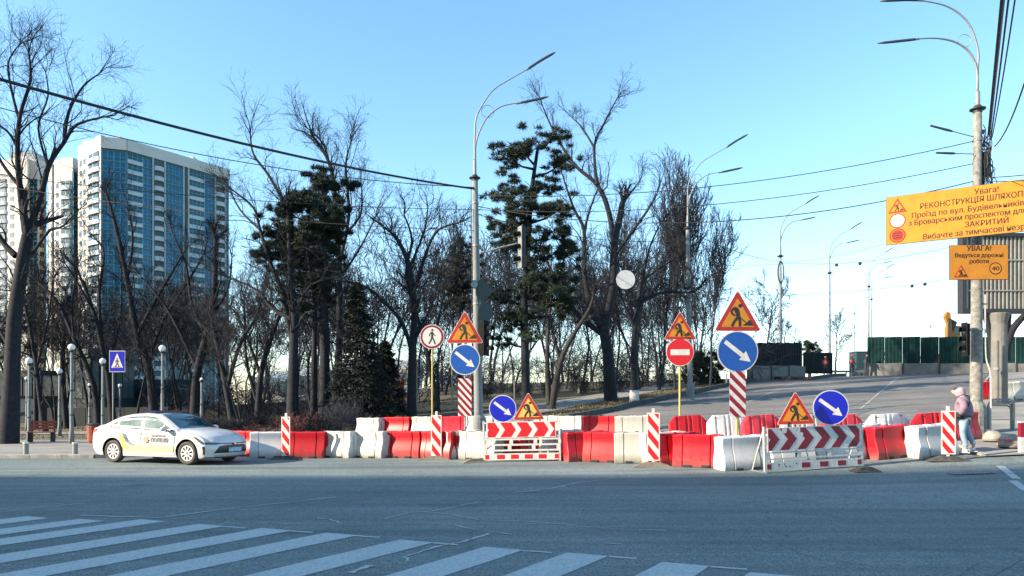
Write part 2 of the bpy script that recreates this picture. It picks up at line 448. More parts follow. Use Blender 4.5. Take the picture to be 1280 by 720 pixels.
# ================================================================ GROUND
def resample(pl, step):
    out = [Vector(pl[0])]
    for a, b in zip(pl[:-1], pl[1:]):
        a = Vector(a); b = Vector(b); n = max(1, int((b - a).length / step))
        for i in range(1, n + 1): out.append(a.lerp(b, i / n))
    return out
def loft(name, L, R, off, mt, m=8, parent=None, kind='structure', step=0.9):
    """sheet between two ground polylines (same number of corners), draped on the terrain"""
    n = 0; LL = []; RR = []
    for i in range(len(L) - 1):
        a, b, c, d = Vector(L[i]), Vector(L[i + 1]), Vector(R[i]), Vector(R[i + 1])
        k = max(1, int(max((b - a).length, (d - c).length) / step))
        for j in range(k):
            LL.append(a.lerp(b, j / k)); RR.append(c.lerp(d, j / k))
    LL.append(Vector(L[-1])); RR.append(Vector(R[-1]))
    mb = MB(); vs = []; fs = []
    for a, b in zip(LL, RR):
        for j in range(m + 1):
            p = a.lerp(b, j / m); vs.append((p.x, p.y, gz(p.x, p.y) + off))
    w = m + 1
    for i in range(len(LL) - 1):
        for j in range(m): fs.append((i * w + j, i * w + j + 1, (i + 1) * w + j + 1, (i + 1) * w + j))
    mb.add(vs, fs)
    o = mb.build(name, parent, mt, smooth=True)
    if kind and parent is None: o['kind'] = kind
    # sheets face up
    me = o.data
    if len(me.polygons) and me.polygons[0].normal.z < 0: me.flip_normals()
    return o

# base terrain to the horizon
xs = [-900, -500, -300, -200, -150, -110] + [-90 + 2 * i for i in range(28)] + [-34 + i for i in range(95)] + [62 + 3 * i for i in range(14)] + [110, 150, 250, 500, 900]
ys = [-400, -150, -60, -30] + [-16 + 2 * i for i in range(14)] + [12 + i for i in range(86)] + [100 + 5 * i for i in range(12)] + [180, 240, 350, 600, 1200]
vs = []; fs = []
for y in ys:
    for x in xs: vs.append((x, y, gz(x, y)))
w = len(xs)
for j in range(len(ys) - 1):
    for i in range(w - 1): fs.append((j * w + i, j * w + i + 1, (j + 1) * w + i + 1, (j + 1) * w + i))
g = MB(); g.add(vs, fs); tag(g.build('ground', None, 'soil', smooth=True), kind='structure')

# kerb line of the park side, from far left to the top of the ramp
def pl2(l): return [(p.x, p.y) for p in l]
KL = [(-90, 23.4), (-30, 23.3), (-13, 23.2), (-10.4, 24.6), (-6, 26.6), (-1.5, 28.2)] + pl2([G(763, 515), G(800, 506), G(840, 498), G(880, 489), G(920, 481), G(960, 474.5)]) + [(22, 55), (27, 61.5), (40, 79)]
KR = [(11.5, 18.4), (12.2, 20.5), (14, 23.4), (16.6, 27.5), (20, 32.5), (25, 40), (31, 48.5), (37, 57), (43, 65), (60, 90)]
# crossing
L = [(x, -15) for x, y in KL[:6]] + [(KL[6][0], -15), (11.5, -15), (60, -15)]
R = [(x, y) for x, y in KL[:6]] + [KL[6], (11.6, 18.6), (60, 17.0)]
road = loft('road', L, R, 0.006, 'asphalt', m=44, step=1.5)
rl = [KL[5]] + KL[6:12] + [KL[12], KL[13], KL[14]]
rr = [(11.5, 18.4), (12.2, 20.5), (13, 22), (14, 23.4), (15.2, 25.5), (16.6, 27.5), (20, 32.5), (29, 46), (43, 65), (60, 90)]
ramp = loft('ramp_road', rl, rr, 0.012, 'asphalt_ramp', m=14)
# plaza paving on the left
plaza = loft('plaza', [(-90, 23.5), (-30, 23.4), (-13.1, 23.3), (-10.4, 24.7), (-6, 26.7)], [(-90, 38), (-30, 35), (-15, 33.5), (-12, 32.5), (-7, 31)], 0.05, 'pave', m=6)
park_path = loft('park_path', [(-60, 50), (-38, 44), (-22, 40), (-12, 38)], [(-60, 54), (-38, 48), (-22, 43), (-12, 40.5)], 0.03, 'path', m=4)
# pavement of the park side of the ramp, set back behind a verge
def offs(pl, d):
    out = []
    for i, p in enumerate(pl):
        a = Vector(pl[max(0, i - 1)]); b = Vector(pl[min(len(pl) - 1, i + 1)])
        t = (b - a).normalized(); out.append((p[0] - t.y * d, p[1] + t.x * d))
    return out
RK = [KL[4], KL[5]] + KL[6:]
loft('sidewalk', offs(RK, 3.4), offs(RK, 6.9), 0.03, 'path', m=4)
# pavement on the right
loft('pavement', [(11.7, 18.3), (12.4, 20.5), (14.2, 23.3), (16.8, 27.4), (20.2, 32.4), (31.2, 48.4), (43.2, 65)],
     [(40, 17.2), (40, 20), (41, 23), (43, 27), (46, 32), (52, 48), (60, 65)], 0.05, 'pave', m=14)

def kerb(name, pl, wdt=0.16, h=0.14, mt='kerb', base=-0.1, seg=1.0):
    """a run of kerb stones: each stone a child"""
    pts = resample([(a, b) for a, b in pl], seg)
    root = bpy.data.objects.new(name, None); COL.objects.link(root); root['kind'] = 'structure'
    root.location = (pts[0].x, pts[0].y, gz(pts[0].x, pts[0].y))
    inv = -root.location
    n = 0
    for a, b in zip(pts[:-1], pts[1:]):
        if a.x < -45 or a.y > 63 or (a.x + 1) / max(a.y, 1) > 0.75: continue
        d = (b - a); ln = d.length
        if ln < 0.3: continue
        d.normalize(); nn = Vector((-d.y, d.x))
        mb = MB(); a2 = a + d * 0.008; b2 = b - d * 0.008
        vs = []
        for q, hh in ((a2, 0), (b2, 0)):
            z = gz(q.x, q.y)
            for s_, zz in ((-wdt / 2, base), (wdt / 2, base), (wdt / 2, h - .02), (wdt / 2 - .02, h), (-wdt / 2 + .02, h), (-wdt / 2, h - .02)):
                v = q + nn * s_; vs.append((v.x + inv.x, v.y + inv.y, z + zz + inv.z + ((n * 37) % 7 - 3) * .0015))
        fs = [(5, 4, 3, 2, 1, 0), (6, 7, 8, 9, 10, 11)] + [(i, (i + 1) % 6, (i + 1) % 6 + 6, i + 6) for i in range(6)]
        mb.add(vs, fs); mb.build('kerb_stone', root, mt); n += 1
    return root
kerb('kerb_plaza', KL[1:5], h=0.13)
kerb('kerb_ramp_left', KL[4:], h=0.26, wdt=0.2, mt='kerb_shade_tone')
kerb('kerb_right', [(40, 17.1), (13.2, 18.0), (11.8, 18.6), (12.3, 20.5), (14.1, 23.4), (16.7, 27.5), (20.1, 32.5), (31.1, 48.5), (43, 65)], h=0.075)

# crossing stripes: far corners read off the road, laid along one direction
tdir = Vector((-0.527, -0.850))
ends = [((28, 649), (62, 648.5)), ((78, 651), (130, 652)), ((138, 652), (208, 652.5)), ((206, 655), (283, 658.5)), ((288, 660), (365, 664)),
        ((398, 665.5), (447, 670)), ((504, 673), (543, 679)), ((602, 680), (655, 688.5)), ((712, 689), (762, 696)), ((832, 700), (888, 708.5)), ((945, 713), (1003, 722))]
def ribbon(name, pl, w, off, mt, parent, label=None):
    mb = MB(); vs = []; fs = []
    pl = [Vector(p) for p in pl]
    for i, p in enumerate(pl):
        a = pl[max(0, i - 1)]; b = pl[min(len(pl) - 1, i + 1)]
        t = (b - a).normalized(); nn = Vector((-t.y, t.x))
        ww = w if not isinstance(w, (list, tuple)) else w[i]
        for s_ in (ww / 2, -ww / 2):
            q = p + nn * s_; vs.append((q.x, q.y, gz(q.x, q.y) + off))
    for i in range(len(pl) - 1): fs.append((2 * i, 2 * i + 1, 2 * i + 3, 2 * i + 2))
    mb.add(vs, fs); o = mb.build(name, parent, mt)
    if o.data.polygons[0].normal.z < 0: o.data.flip_normals()
    if label: o['label'] = label
    return o
rnd = random.Random(5)
mk = thing('road_marking', None, None); mk['kind'] = 'structure'
for i, (a, b) in enumerate(ends):
    B = G(*b).xy; A = B - Vector((.926, -.377)) * .50
    ln = 4.6
    loftpts_L = [A + tdir * (ln * t / 6) for t in range(7)]
    loftpts_R = [B + tdir * (ln * t / 6) for t in range(7)]
    mb = MB(); vs = []; fs = []
    for k, (p, q) in enumerate(zip(loftpts_L, loftpts_R)):
        j1 = rnd.uniform(-.012, .012); j2 = rnd.uniform(-.012, .012)
        vs += [(p.x + j1, p.y, gz(*p) + .011), (q.x + j2, q.y, gz(*q) + .011)]
    for k in range(6): fs.append((2 * k, 2 * k + 2, 2 * k + 3, 2 * k + 1))
    mb.add(vs, fs); o = mb.build('crossing_stripe', mk, 'marking')
    if o.data.polygons[0].normal.z < 0: o.data.flip_normals()
    if i in (3, 4, 5, 6, 7, 8, 9):
        d2 = (B - A).normalized()
        e = B + d2 * rnd.uniform(.28, .4) - tdir * .02
        ribbon('old_edge_mark', [B + d2 * .01 + tdir * .04, e + tdir * .05], .07, .012, 'marking', mk)
# faint scuffs, sealed cracks and faded lines
for pts, wd in (([(0, 641), (60, 634), (106, 629.5)], .035), ([(100, 645), (200, 648), (260, 640), (330, 632), (420, 622)], .06), ([(320, 654), (345, 655), (378, 656)], .025),
                ([(395, 648), (412, 650), (428, 655)], .035), ([(480, 650), (510, 642), (540, 640), (575, 633), (600, 628)], .04), ([(530, 641), (565, 644), (600, 651), (640, 652), (670, 653), (720, 658)], .035),
                ([(568, 657), (600, 664), (640, 669)], .035), ([(612, 668), (600, 672), (575, 679), (545, 685), (505, 697), (512, 702)], .06), ([(440, 717), (452, 712), (462, 708)], .10),
                ([(800, 663), (834, 664)], .05), ([(745, 680), (776, 681)], .03), ([(640, 657), (700, 655), (740, 660), (800, 664)], .02),
                ([(0, 618), (120, 608), (230, 602)], .03), ([(20, 636), (150, 622), (300, 612)], .02), ([(640, 617), (690, 611), (720, 604), (790, 596)], .05)):
    r_ = [G(*p).xy for p in pts]
    pp = []
    for a, b in zip(r_[:-1], r_[1:]):
        for t in range(5):
            q = a.lerp(b, t / 5); q += Vector((rnd.uniform(-.02, .02), rnd.uniform(-.02, .02))); pp.append(q)
    pp.append(r_[-1])
    ribbon('scuff_mark', pp, [wd * 1.35 * rnd.uniform(.3, 1.0) for _ in pp], .013, 'fadedmark', mk)
for a, b in (((1250, 583), (1262, 592)), ((1262, 592.5), (1271, 599)), ((1266, 601.5), (1284, 614))):
    A = G(*a); B = G(*b); ribbon('dashed_line', [A.xy, A.xy.lerp(B.xy, .5), B.xy], .16, .012, 'marking', mk)
# faded lane lines on the ramp
for a, b in (((930, 505), (1100, 461)), ((1075, 512), (1170, 466))):
    A = G(*a).xy; B = G(*b).xy
    ribbon('lane_line', [A.lerp(B, t / 30) for t in range(31)], .11, .019, 'rampmark', mk)
# rail-like slabs at the bottom right corner
for (a, b, c, d) in (((1205, 722), (1262, 697), (1283, 697), (1240, 722)), ((1244, 722), (1286, 698), (1310, 700), (1290, 722)), ((1150, 726), (1196, 704), (1224, 704), (1196, 722))):
    q = [G(*p) for p in (a, b, c, d)]
    mb = MB(); mb.add([(p.x, p.y, gz(p.x, p.y) + .012) for p in q] + [(p.x, p.y, gz(p.x, p.y) - .05) for p in q], [(0, 1, 2, 3), (0, 4, 5, 1), (1, 5, 6, 2), (2, 6, 7, 3), (3, 7, 4, 0)])
    o = mb.build('paving_slab', mk, 'asphalt')
    if o.data.polygons[0].normal.z < 0: o.data.flip_normals()
# storm drain by the right pavement
q = P(1213, 16.2)
dr = thing('storm_drain', 'flat metal drain grate in the road near the right pavement', 'drain', (q.x, q.y, q.z + .008)); dr.rotation_euler = (0, -math.atan((gz(q.x + .5, q.y) - gz(q.x - .5, q.y))), 0)
mb = MB(); mb.box(-.45, .45, -.16, .16, 0, .008); mb.build('frame', dr, 'dark_metal')
for i in range(8):
    mb = MB(); mb.box(-.38 + i * .1, -.33 + i * .1, -.12, .12, .0085, .014); mb.build('bar', dr, 'galv')
# dry grass on the verges
gb = MB(); rg = random.Random(3)
tr = offs(RK, 1.7)
for _ in range(9000):
    if rg.random() < .6:
        i = rg.randrange(len(tr) - 3); a = Vector(tr[i]); b = Vector(tr[i + 1]); p = a.lerp(b, rg.random()); p += Vector((rg.uniform(-1.6, 1.6), rg.uniform(-1.6, 1.6)))
        if min((Vector(k) - p).length for k in RK) < .4: continue
    else:
        p = Vector((rg.uniform(-34, -4), rg.uniform(35, 60)))
    z = gz(p.x, p.y); h = rg.uniform(.04, .16); a = rg.uniform(0, 6.3); dx, dy = math.cos(a) * .03, math.sin(a) * .03
    lx, ly = rg.uniform(-.08, .08), rg.uniform(-.08, .08)
    gb.add([(p.x - dx, p.y - dy, z), (p.x + dx, p.y + dy, z), (p.x + lx, p.y + ly, z + h)], [(0, 1, 2)])
tag(gb.build('dry_grass', None, 'litter'), 'dry grass and leaf litter on the verges and under the trees', 'grass', kind='stuff')

# ================================================================ BUILDING BEHIND THE CAMERA (its shade lies over the crossing)
H_B = 60.0
Yb = 17.4 - (H_B / math.tan(SUN_EL)) * 0.297 - 2.25
ob = thing('apartment_block', 'long grey apartment block behind the photographer whose shade covers the crossing', 'building', (0, Yb, 0), math.radians(-1.0))
mb = MB(); mb.box(-150, -22, -14, 0, -1, H_B); mb.build('wall', ob, 'tower_grey')
wme = MB().use('glass_dark').box(-.8, .8, 0, .06, 0, 1.5).use('tower_parapet').box(-.9, .9, -.02, .12, -.08, -.001).mesh('window')
for fl in range(18):
    for k in range(24): link('window', wme, ob, (-147 + k * 5.3, .004, 1.6 + fl * 3.1))

# ================================================================ TOWERS
def frame(p0, p1):
    p0 = Vector(p0); p1 = Vector(p1); t = (p1 - p0); L_ = t.length; t.normalize()
    n = Vector((t.y, -t.x))
    Mx = Matrix(((t.x, -n.x, 0, p0.x), (t.y, -n.y, 0, p0.y), (0, 0, 1, 0), (0, 0, 0, 1)))
    return Mx, L_      # local x along the facade, local -y outwards
FH = 2.86
def glass_mesh(w, h, nx, gl):
    mb = MB().use(gl).box(0, w, -.05, .3, 0, h)
    mb.use('mullion')
    for i in range(nx + 1):
        x = w * i / nx; mb.box(x - .07, x + .07, -.14, .02, 0, h)
    mb.box(0, w, -.12, .02, h * .45, h * .45 + .1)
    mb.box(0, w, -.13, .02, 0, .14)
    return mb.mesh('glass_panel')
def win_mesh(w, h):
    return MB().use('glass_dark').box(0, w, -.03, .3, 0, h).use('tower_parapet').box(w * .48, w * .52, -.07, .0, 0, h).box(0, w, -.09, 0, -.12, 0).mesh('window')
def balc_mesh(w, h, d, r=False):
    mb = MB().use('balcony_white')
    if r:
        pts = [(0, 0)] + [(w * (.5 - .5 * math.cos(a)), -d * math.sin(a)) for a in [PI * k / 8 for k in range(1, 8)]] + [(w, 0)]
        vs = [(x, y, 0) for x, y in pts] + [(x, y, h) for x, y in pts]; n = len(pts)
        mb.add(vs, [tuple(range(n - 1, -1, -1)), tuple(range(n, 2 * n))] + [(i, (i + 1) % n, (i + 1) % n + n, i + n) for i in range(n)])
    else: mb.box(0, w, -d, .1, 0, h)
    return mb.mesh('balcony')
def tower_bay(root, Mx, x0, x1, kind, nf, z0=1.2, seed=0):
    rr_ = random.Random(seed)
    w = x1 - x0; a = math.atan2(Mx[1][0], Mx[0][0])
    def put(name, me, x, y, z):
        p = Mx @ Vector((x, y, z)); link(name, me, root, p, (0, 0, a))
    if kind.startswith('glass'):
        gm = [glass_mesh(w, FH - .25, max(2, int(w / 1.0)), g_) for g_ in (('glass_blue', 'glass_teal') if kind == 'glass' else ('glass_teal', 'glass_teal'))]
        for i in range(nf): put('glass_panel', gm[1 if (i < nf * .42 or rr_.random() < .12) else 0], x0, 0, z0 + i * FH)
    elif kind == 'loggia':
        gm = glass_mesh(w, 1.7, max(2, int(w / 1.2)), 'glass_teal'); bm_ = balc_mesh(w, 1.05, .25)
        for i in range(nf):
            put('glass_panel', gm, x0, .0, z0 + i * FH + 1.1); put('balcony', bm_, x0, 0, z0 + i * FH)
    elif kind == 'round':
        gm = MB().use('glass_dark').box(0, w, .25, .6, 0, FH - .2).mesh('window'); bm_ = balc_mesh(w, 1.25, 1.1, True)
        for i in range(nf):
            put('window', gm, x0, 0, z0 + i * FH); put('balcony', bm_, x0, .2, z0 + i * FH)
    elif kind == 'win':
        n = max(1, int(round(w / 3.4))); wm = win_mesh(min(2.0, w / n * .6), 1.6)
        for i in range(nf):
            for k in range(n): put('window', wm, x0 + (k + .2) * w / n, 0, z0 + i * FH + .9)
    elif kind == 'curved':
        wm = win_mesh(w * .8, 1.5); bm_ = balc_mesh(w, 1.2, .9, True)
        for i in range(nf):
            put('window', wm, x0 + w * .1, -.2, z0 + i * FH + 1.3); put('balcony', bm_, x0, 0, z0 + i * FH)
def shell(root, pts, z0, z1, mt, name='wall'):
    n = len(pts)
    mb = MB(); mb.add([(x, y, z0) for x, y in pts] + [(x, y, z1) for x, y in pts],
                      [tuple(range(n - 1, -1, -1)), tuple(range(n, 2 * n))] + [(i, (i + 1) % n, (i + 1) % n + n, i + n) for i in range(n)])
    me_o = mb.build(name, root, mt)
    bm = bmesh.new(); bm.from_mesh(me_o.data); bmesh.ops.recalc_face_normals(bm, faces=bm.faces); bm.to_mesh(me_o.data); bm.free()
    return me_o
def pt(px, d): return ((px - CX) / F * d, d)
tw = thing('apartment_tower', 'tall white tower with blue glass side facade beyond the park', 'tower')
A_, C_, B_ = pt(127, 203.5), pt(158, 205.5), pt(286, 232)
ROOF = 72.2
shell(tw, [A_, C_, B_, (B_[0] - 12, B_[1] + 18), pt(100, 240), pt(101, 214), ], -2, ROOF, 'tower_dark')
M0, L0 = frame(A_, C_)
Mx, Lf = frame(C_, B_)
def u_of(px, A_=C_):   # position along the blue facade of a photo column
    k = (px - CX) / F; a = Vector(A_); t = (Vector(B_) - a).normalized()
    return (k * a.y - a.x) / (t.x - k * t.y)
for a, b, k in ((159, 178, 'loggia'), (178.6, 190, 'glass'), (192, 205, 'round'), (206, 228, 'glass'), (236, 255, 'loggia'), (255.6, 268, 'glass'), (269, 281, 'round'), (281.5, 285.5, 'glassteal')):
    x0, x1 = u_of(a), u_of(b) 
    tower_bay(tw, Mx, max(.1, x0), x1, k, 24, 2.6, seed=int(a))
tower_bay(tw, M0, .1, L0 * .5 - .05, 'glass', 24, 2.6, seed=1)
tower_bay(tw, M0, L0 * .5 + .05, L0 - .05, 'glass', 24, 2.6, seed=2)
for a in (190.6, 205.6, 229, 235, 268.5, 281.3):
    x0 = u_of(a); mb = MB(); mb.T = Mx; mb.box(x0 - .2, x0 + .25, -.35, .3, 0, ROOF - .6); mb.build('pilaster', tw, 'tower_grey')
# pale parapet above both faces
mb = MB(); mb.T = M0; mb.box(-.2, L0 + .1, -.36, .5, ROOF - .49, ROOF + 2.6); mb.build('parapet', tw, 'tower_parapet')
mb = MB(); mb.T = Mx; mb.box(.1, Lf + .2, -.35, .5, ROOF - .5, ROOF + 2.6); mb.build('parapet', tw, 'tower_parapet')
W0, W1 = pt(98.5, 213), A_
Mw, Lw = frame(W0, W1)
mb = MB(); mb.T = Mw; mb.box(0, Lw - .1, -.2, 1.0, -2, ROOF + 3.1); mb.build('white_wall', tw, 'tower_white')
tower_bay(tw, Mw @ Matrix.Translation(Vector((0, -.22, 0))), .5, Lw * .38, 'win', 24, 2.6)
tower_bay(tw, Mw @ Matrix.Translation(Vector((0, -.22, 0))), Lw * .45, Lw * .97, 'curved', 24, 2.6)
for (px, d, w_, h) in ((147, 212, 1.6, 3.2), (178, 216, 3.2, 1.4), (203, 220, 3.0, 1.4), (239, 226, 1.2, 2.2), (112, 214, 4.5, 2.8)):
    x, y = pt(px, d); mb = MB(); mb.box(x - w_ / 2, x + w_ / 2, y, y + 3, ROOF + 1.5, ROOF + 2.6 + h); mb.build('roof_vent', tw, 'tower_parapet')
# set-back wing of the same tower
wg = thing('apartment_tower', 'pale set-back tower wing with dark vertical glazing strip left of the blue facade', 'tower')
shell(wg, [pt(62, 226), pt(75, 222), pt(91, 221), pt(99, 224), pt(99, 244), pt(60, 244)], -2, 75.0, 'tower_white')
Mg, Lg = frame(pt(75, 221.9), pt(91, 220.9)); tower_bay(wg, Mg, .2, Lg - .2, 'curved', 23, 2.4)
Mg, Lg = frame(pt(91.3, 220.8), pt(98.4, 223.8)); tower_bay(wg, Mg, .1, Lg - .1, 'glassteal', 24, 2.4)
Mg, Lg = frame(pt(62, 225.9), pt(75, 221.9)); tower_bay(wg, Mg, .3, Lg - .3, 'win', 23, 2.4); 
mb = MB(); mb.T = Mg; mb.box(Lg * .30, Lg * .38, -.3, 0.2, 0, 74); mb.build('pilaster', wg, 'tower_dark')
# second tower at the left edge
t2 = thing('apartment_tower', 'pale second high-rise at the far left behind the thick forked tree', 'tower')
shell(t2, [pt(-60, 246), pt(-4, 240), pt(22, 236), pt(34, 235), pt(37, 238), pt(47, 238), pt(58, 241), pt(58, 262), pt(-60, 270)], -2, 80.0, 'tower_white')
Mg, Lg = frame(pt(-4, 239.9), pt(22, 235.9)); tower_bay(t2, Mg, .3, Lg * .5, 'curved', 25, 2.4); tower_bay(t2, Mg, Lg * .55, Lg - .3, 'win', 25, 2.4)
Mg, Lg = frame(pt(-60, 245.9), pt(-4, 239.9)); tower_bay(t2, Mg, .3, Lg - .3, 'win', 25, 2.4)
Mg, Lg = frame(pt(37, 237.9), pt(47, 237.9)); tower_bay(t2, Mg, .05, Lg - .05, 'glassteal', 25, 2.4)
Mg, Lg = frame(pt(47, 237.9), pt(58, 240.9)); tower_bay(t2, Mg, .3, Lg - .3, 'win', 25, 2.4)
mb = MB(); x, y = pt(28, 244); mb.box(x - 4, x + 4, y, y + 6, 80, 84.5); mb.build('roof_house', t2, 'tower_grey')

# ================================================================ PAVILION AND LOW BUILDINGS IN THE PARK
pv = thing('park_pavilion', 'low teal glass pavilion with a curved wall behind the park lamps', 'building')
dP = 66.0
def vz(py, d): return EYE - (py - HZ) / F * d
pl_ = [pt(-40, 66), pt(50, 66), pt(78, 67)]
body = pl_ + [pt(80, 76), pt(-40, 78)]
shell(pv, body, -.5, vz(463, 66), 'pav_teal')
arc = [pt(78, 66), pt(95, 64), pt(115, 63), pt(135, 63.3), pt(152, 65), pt(166, 68)]
shell(pv, arc + [pt(166, 80), pt(78, 80)], -.5, vz(442, 66), 'pav_dark', 'hall')
for a, b in zip(arc[:-1], arc[1:]):
    Mg, Lg = frame(a, b)
    for k in range(2):
        mb = MB(); mb.T = Mg; mb.box(Lg * k / 2 + .06, Lg * (k + 1) / 2 - .06, -.1, .05, 2.2, vz(450, 66)); mb.build('glass_panel', pv, 'pav_light' if a[0] > pt(108, 64)[0] else 'pav_teal')
    mb = MB(); mb.T = Mg; mb.box(0, Lg, -.35, .1, vz(449, 66), vz(440, 66)); mb.build('fascia', pv, 'pav_light')
for k in range(9):
    x, y = pt(-30 + k * 12, 65.9); mb = MB(); mb.box(x, x + .72, y - .08, y, 2.4, 4.2); mb.build('wall_panel', pv, 'pav_teal' if k % 3 else 'pav_light')
wn2 = thing('service_building', 'long low grey building with dark plinth behind the bare trees', 'building')
shell(wn2, [pt(166, 70), pt(250, 71), pt(250, 80), pt(166, 80)], -.5, vz(474, 70), 'pav_light')
for k in range(7):
    x, y = pt(170 + k * 11.5, 69.9); mb = MB(); mb.box(x, x + .62, y - .06, y, 2.2, 3.2); mb.build('wall_panel', wn2, 'pav_teal')
pw = thing('park_wall', 'dark low wall running behind the park lamps', 'wall')
for k in range(24):
    x0 = (60 - CX) / F * 58 + k * 1.0
    mb = MB(); mb.box(x0, x0 + .96, 57.9, 58.1, -.2, 1.42 + .5 * gz(x0, 58)); mb.build('panel', pw, 'pav_dark')
def house(name, label, px0, px1, d, py_top, py_base, mt, roof=None, nx=5, ny=2):
    h = thing(name, label, 'building')
    x0 = (px0 - CX) / F * d; x1 = (px1 - CX) / F * d; zt = vz(py_top, d); zb = min(gz(x0, d), gz(x1, d)) - .5
    mb = MB(); mb.box(x0, x1, d, d + 9, zb, zt); mb.build('wall', h, mt)
    wm = win_mesh((x1 - x0) / nx * .5, (zt - zb) / ny * .4)
    for i in range(nx):
        for j in range(ny): link('window', wm, h, (x0 + (x1 - x0) * (i + .25) / nx, d - .01, zb + (zt - zb) * (j + .42) / ny))
    mb = MB(); mb.add([(x0 - .4, d - .4, zt), (x1 + .4, d - .4, zt), (x1 + .4, d + 9.4, zt), (x0 - .4, d + 9.4, zt), (x0 - .4, d + 4.5, zt + 2), (x1 + .4, d + 4.5, zt + 2)], [(0, 1, 5, 4), (2, 3, 4, 5), (0, 4, 3), (1, 2, 5), (0, 3, 2, 1)])
    mb.build('roof', h, roof or 'tower_grey')
    return h
house('far_house', 'cream low house seen between trunks behind the shrubs', 318, 352, 120, 478, 505, 'wall_far')
house('far_house', 'white house with rows of small windows behind the leftmost striped delineator', 365, 400, 125, 470, 505, 'wall_far', nx=4)
house('far_house', 'pale block seen through the trees behind the spruce', 425, 520, 130, 462, 500, 'tower_grey', nx=9)
house('far_house', 'pale small house right of the pedestrian ban sign among trunks', 548, 600, 110, 480, 505, 'wall_far', nx=4)
# pale park fence behind the grove
fc = thing('park_fence', 'pale openwork park fence between the trunks behind the white barriers', 'fence')
for k in range(30):
    x = (330 - CX) / F * 74 + k * .8; z = gz(x, 74)
    mb = MB(); mb.box(x - .05, x + .05, 73.95, 74.05, z - .2, z + 1.6); mb.build('post', fc, 'wall_far')
for zz in (.3, 1.45):
    mb = MB(); x0 = (330 - CX) / F * 74
    for k in range(29):
        xa = x0 + k * .8; xb = xa + .8
        mb.tube([(xa, 74, gz(xa, 74) + zz), (xb, 74, gz(xb, 74) + zz)], .035, 4)
    mb.build('rail', fc, 'wall_far')
# play house
q = Vector(((492 - CX) / F * 52, 52, 0)); q.z = gz(q.x, q.y)
ph = thing('play_house', 'small red timber playground house with pointed gable behind the barriers', 'playhouse', q)
for x in (-1.6, -.5, .5, 1.4):
    mb = MB(); mb.box(x - .07, x + .07, -.07, .07, 0, 1.9); mb.build('post', ph, 'brick_red')
    mb = MB(); mb.box(x - .07, x + .07, .93, 1.07, 0, 1.9); mb.build('post', ph, 'brick_red')
mb = MB(); mb.add([(-1.9, -.3, 1.9), (-.4, -.3, 1.9), (-.4, 1.3, 1.9), (-1.9, 1.3, 1.9), (-1.6, .5, 2.6), (-.7, .5, 2.6)], [(0, 1, 5, 4), (1, 2, 5), (2, 3, 4, 5), (3, 0, 4), (0, 3, 2, 1)]); mb.build('roof', ph, 'brick_red')
mb = MB(); mb.stroke([(.1, 1.7), (.75, 2.7), (1.4, 1.7)], .12, -.3, -.2); mb.stroke([(.1, 1.7), (.75, 2.7), (1.4, 1.7)], .12, 1.1, 1.2); mb.build('gable', ph, 'white_metal')
for i in range(7):
    mb = MB(); mb.box(-1.5 + i * .42, -1.35 + i * .42, -.03, .03, .1, .9); mb.build('slat', ph, 'brick_red')
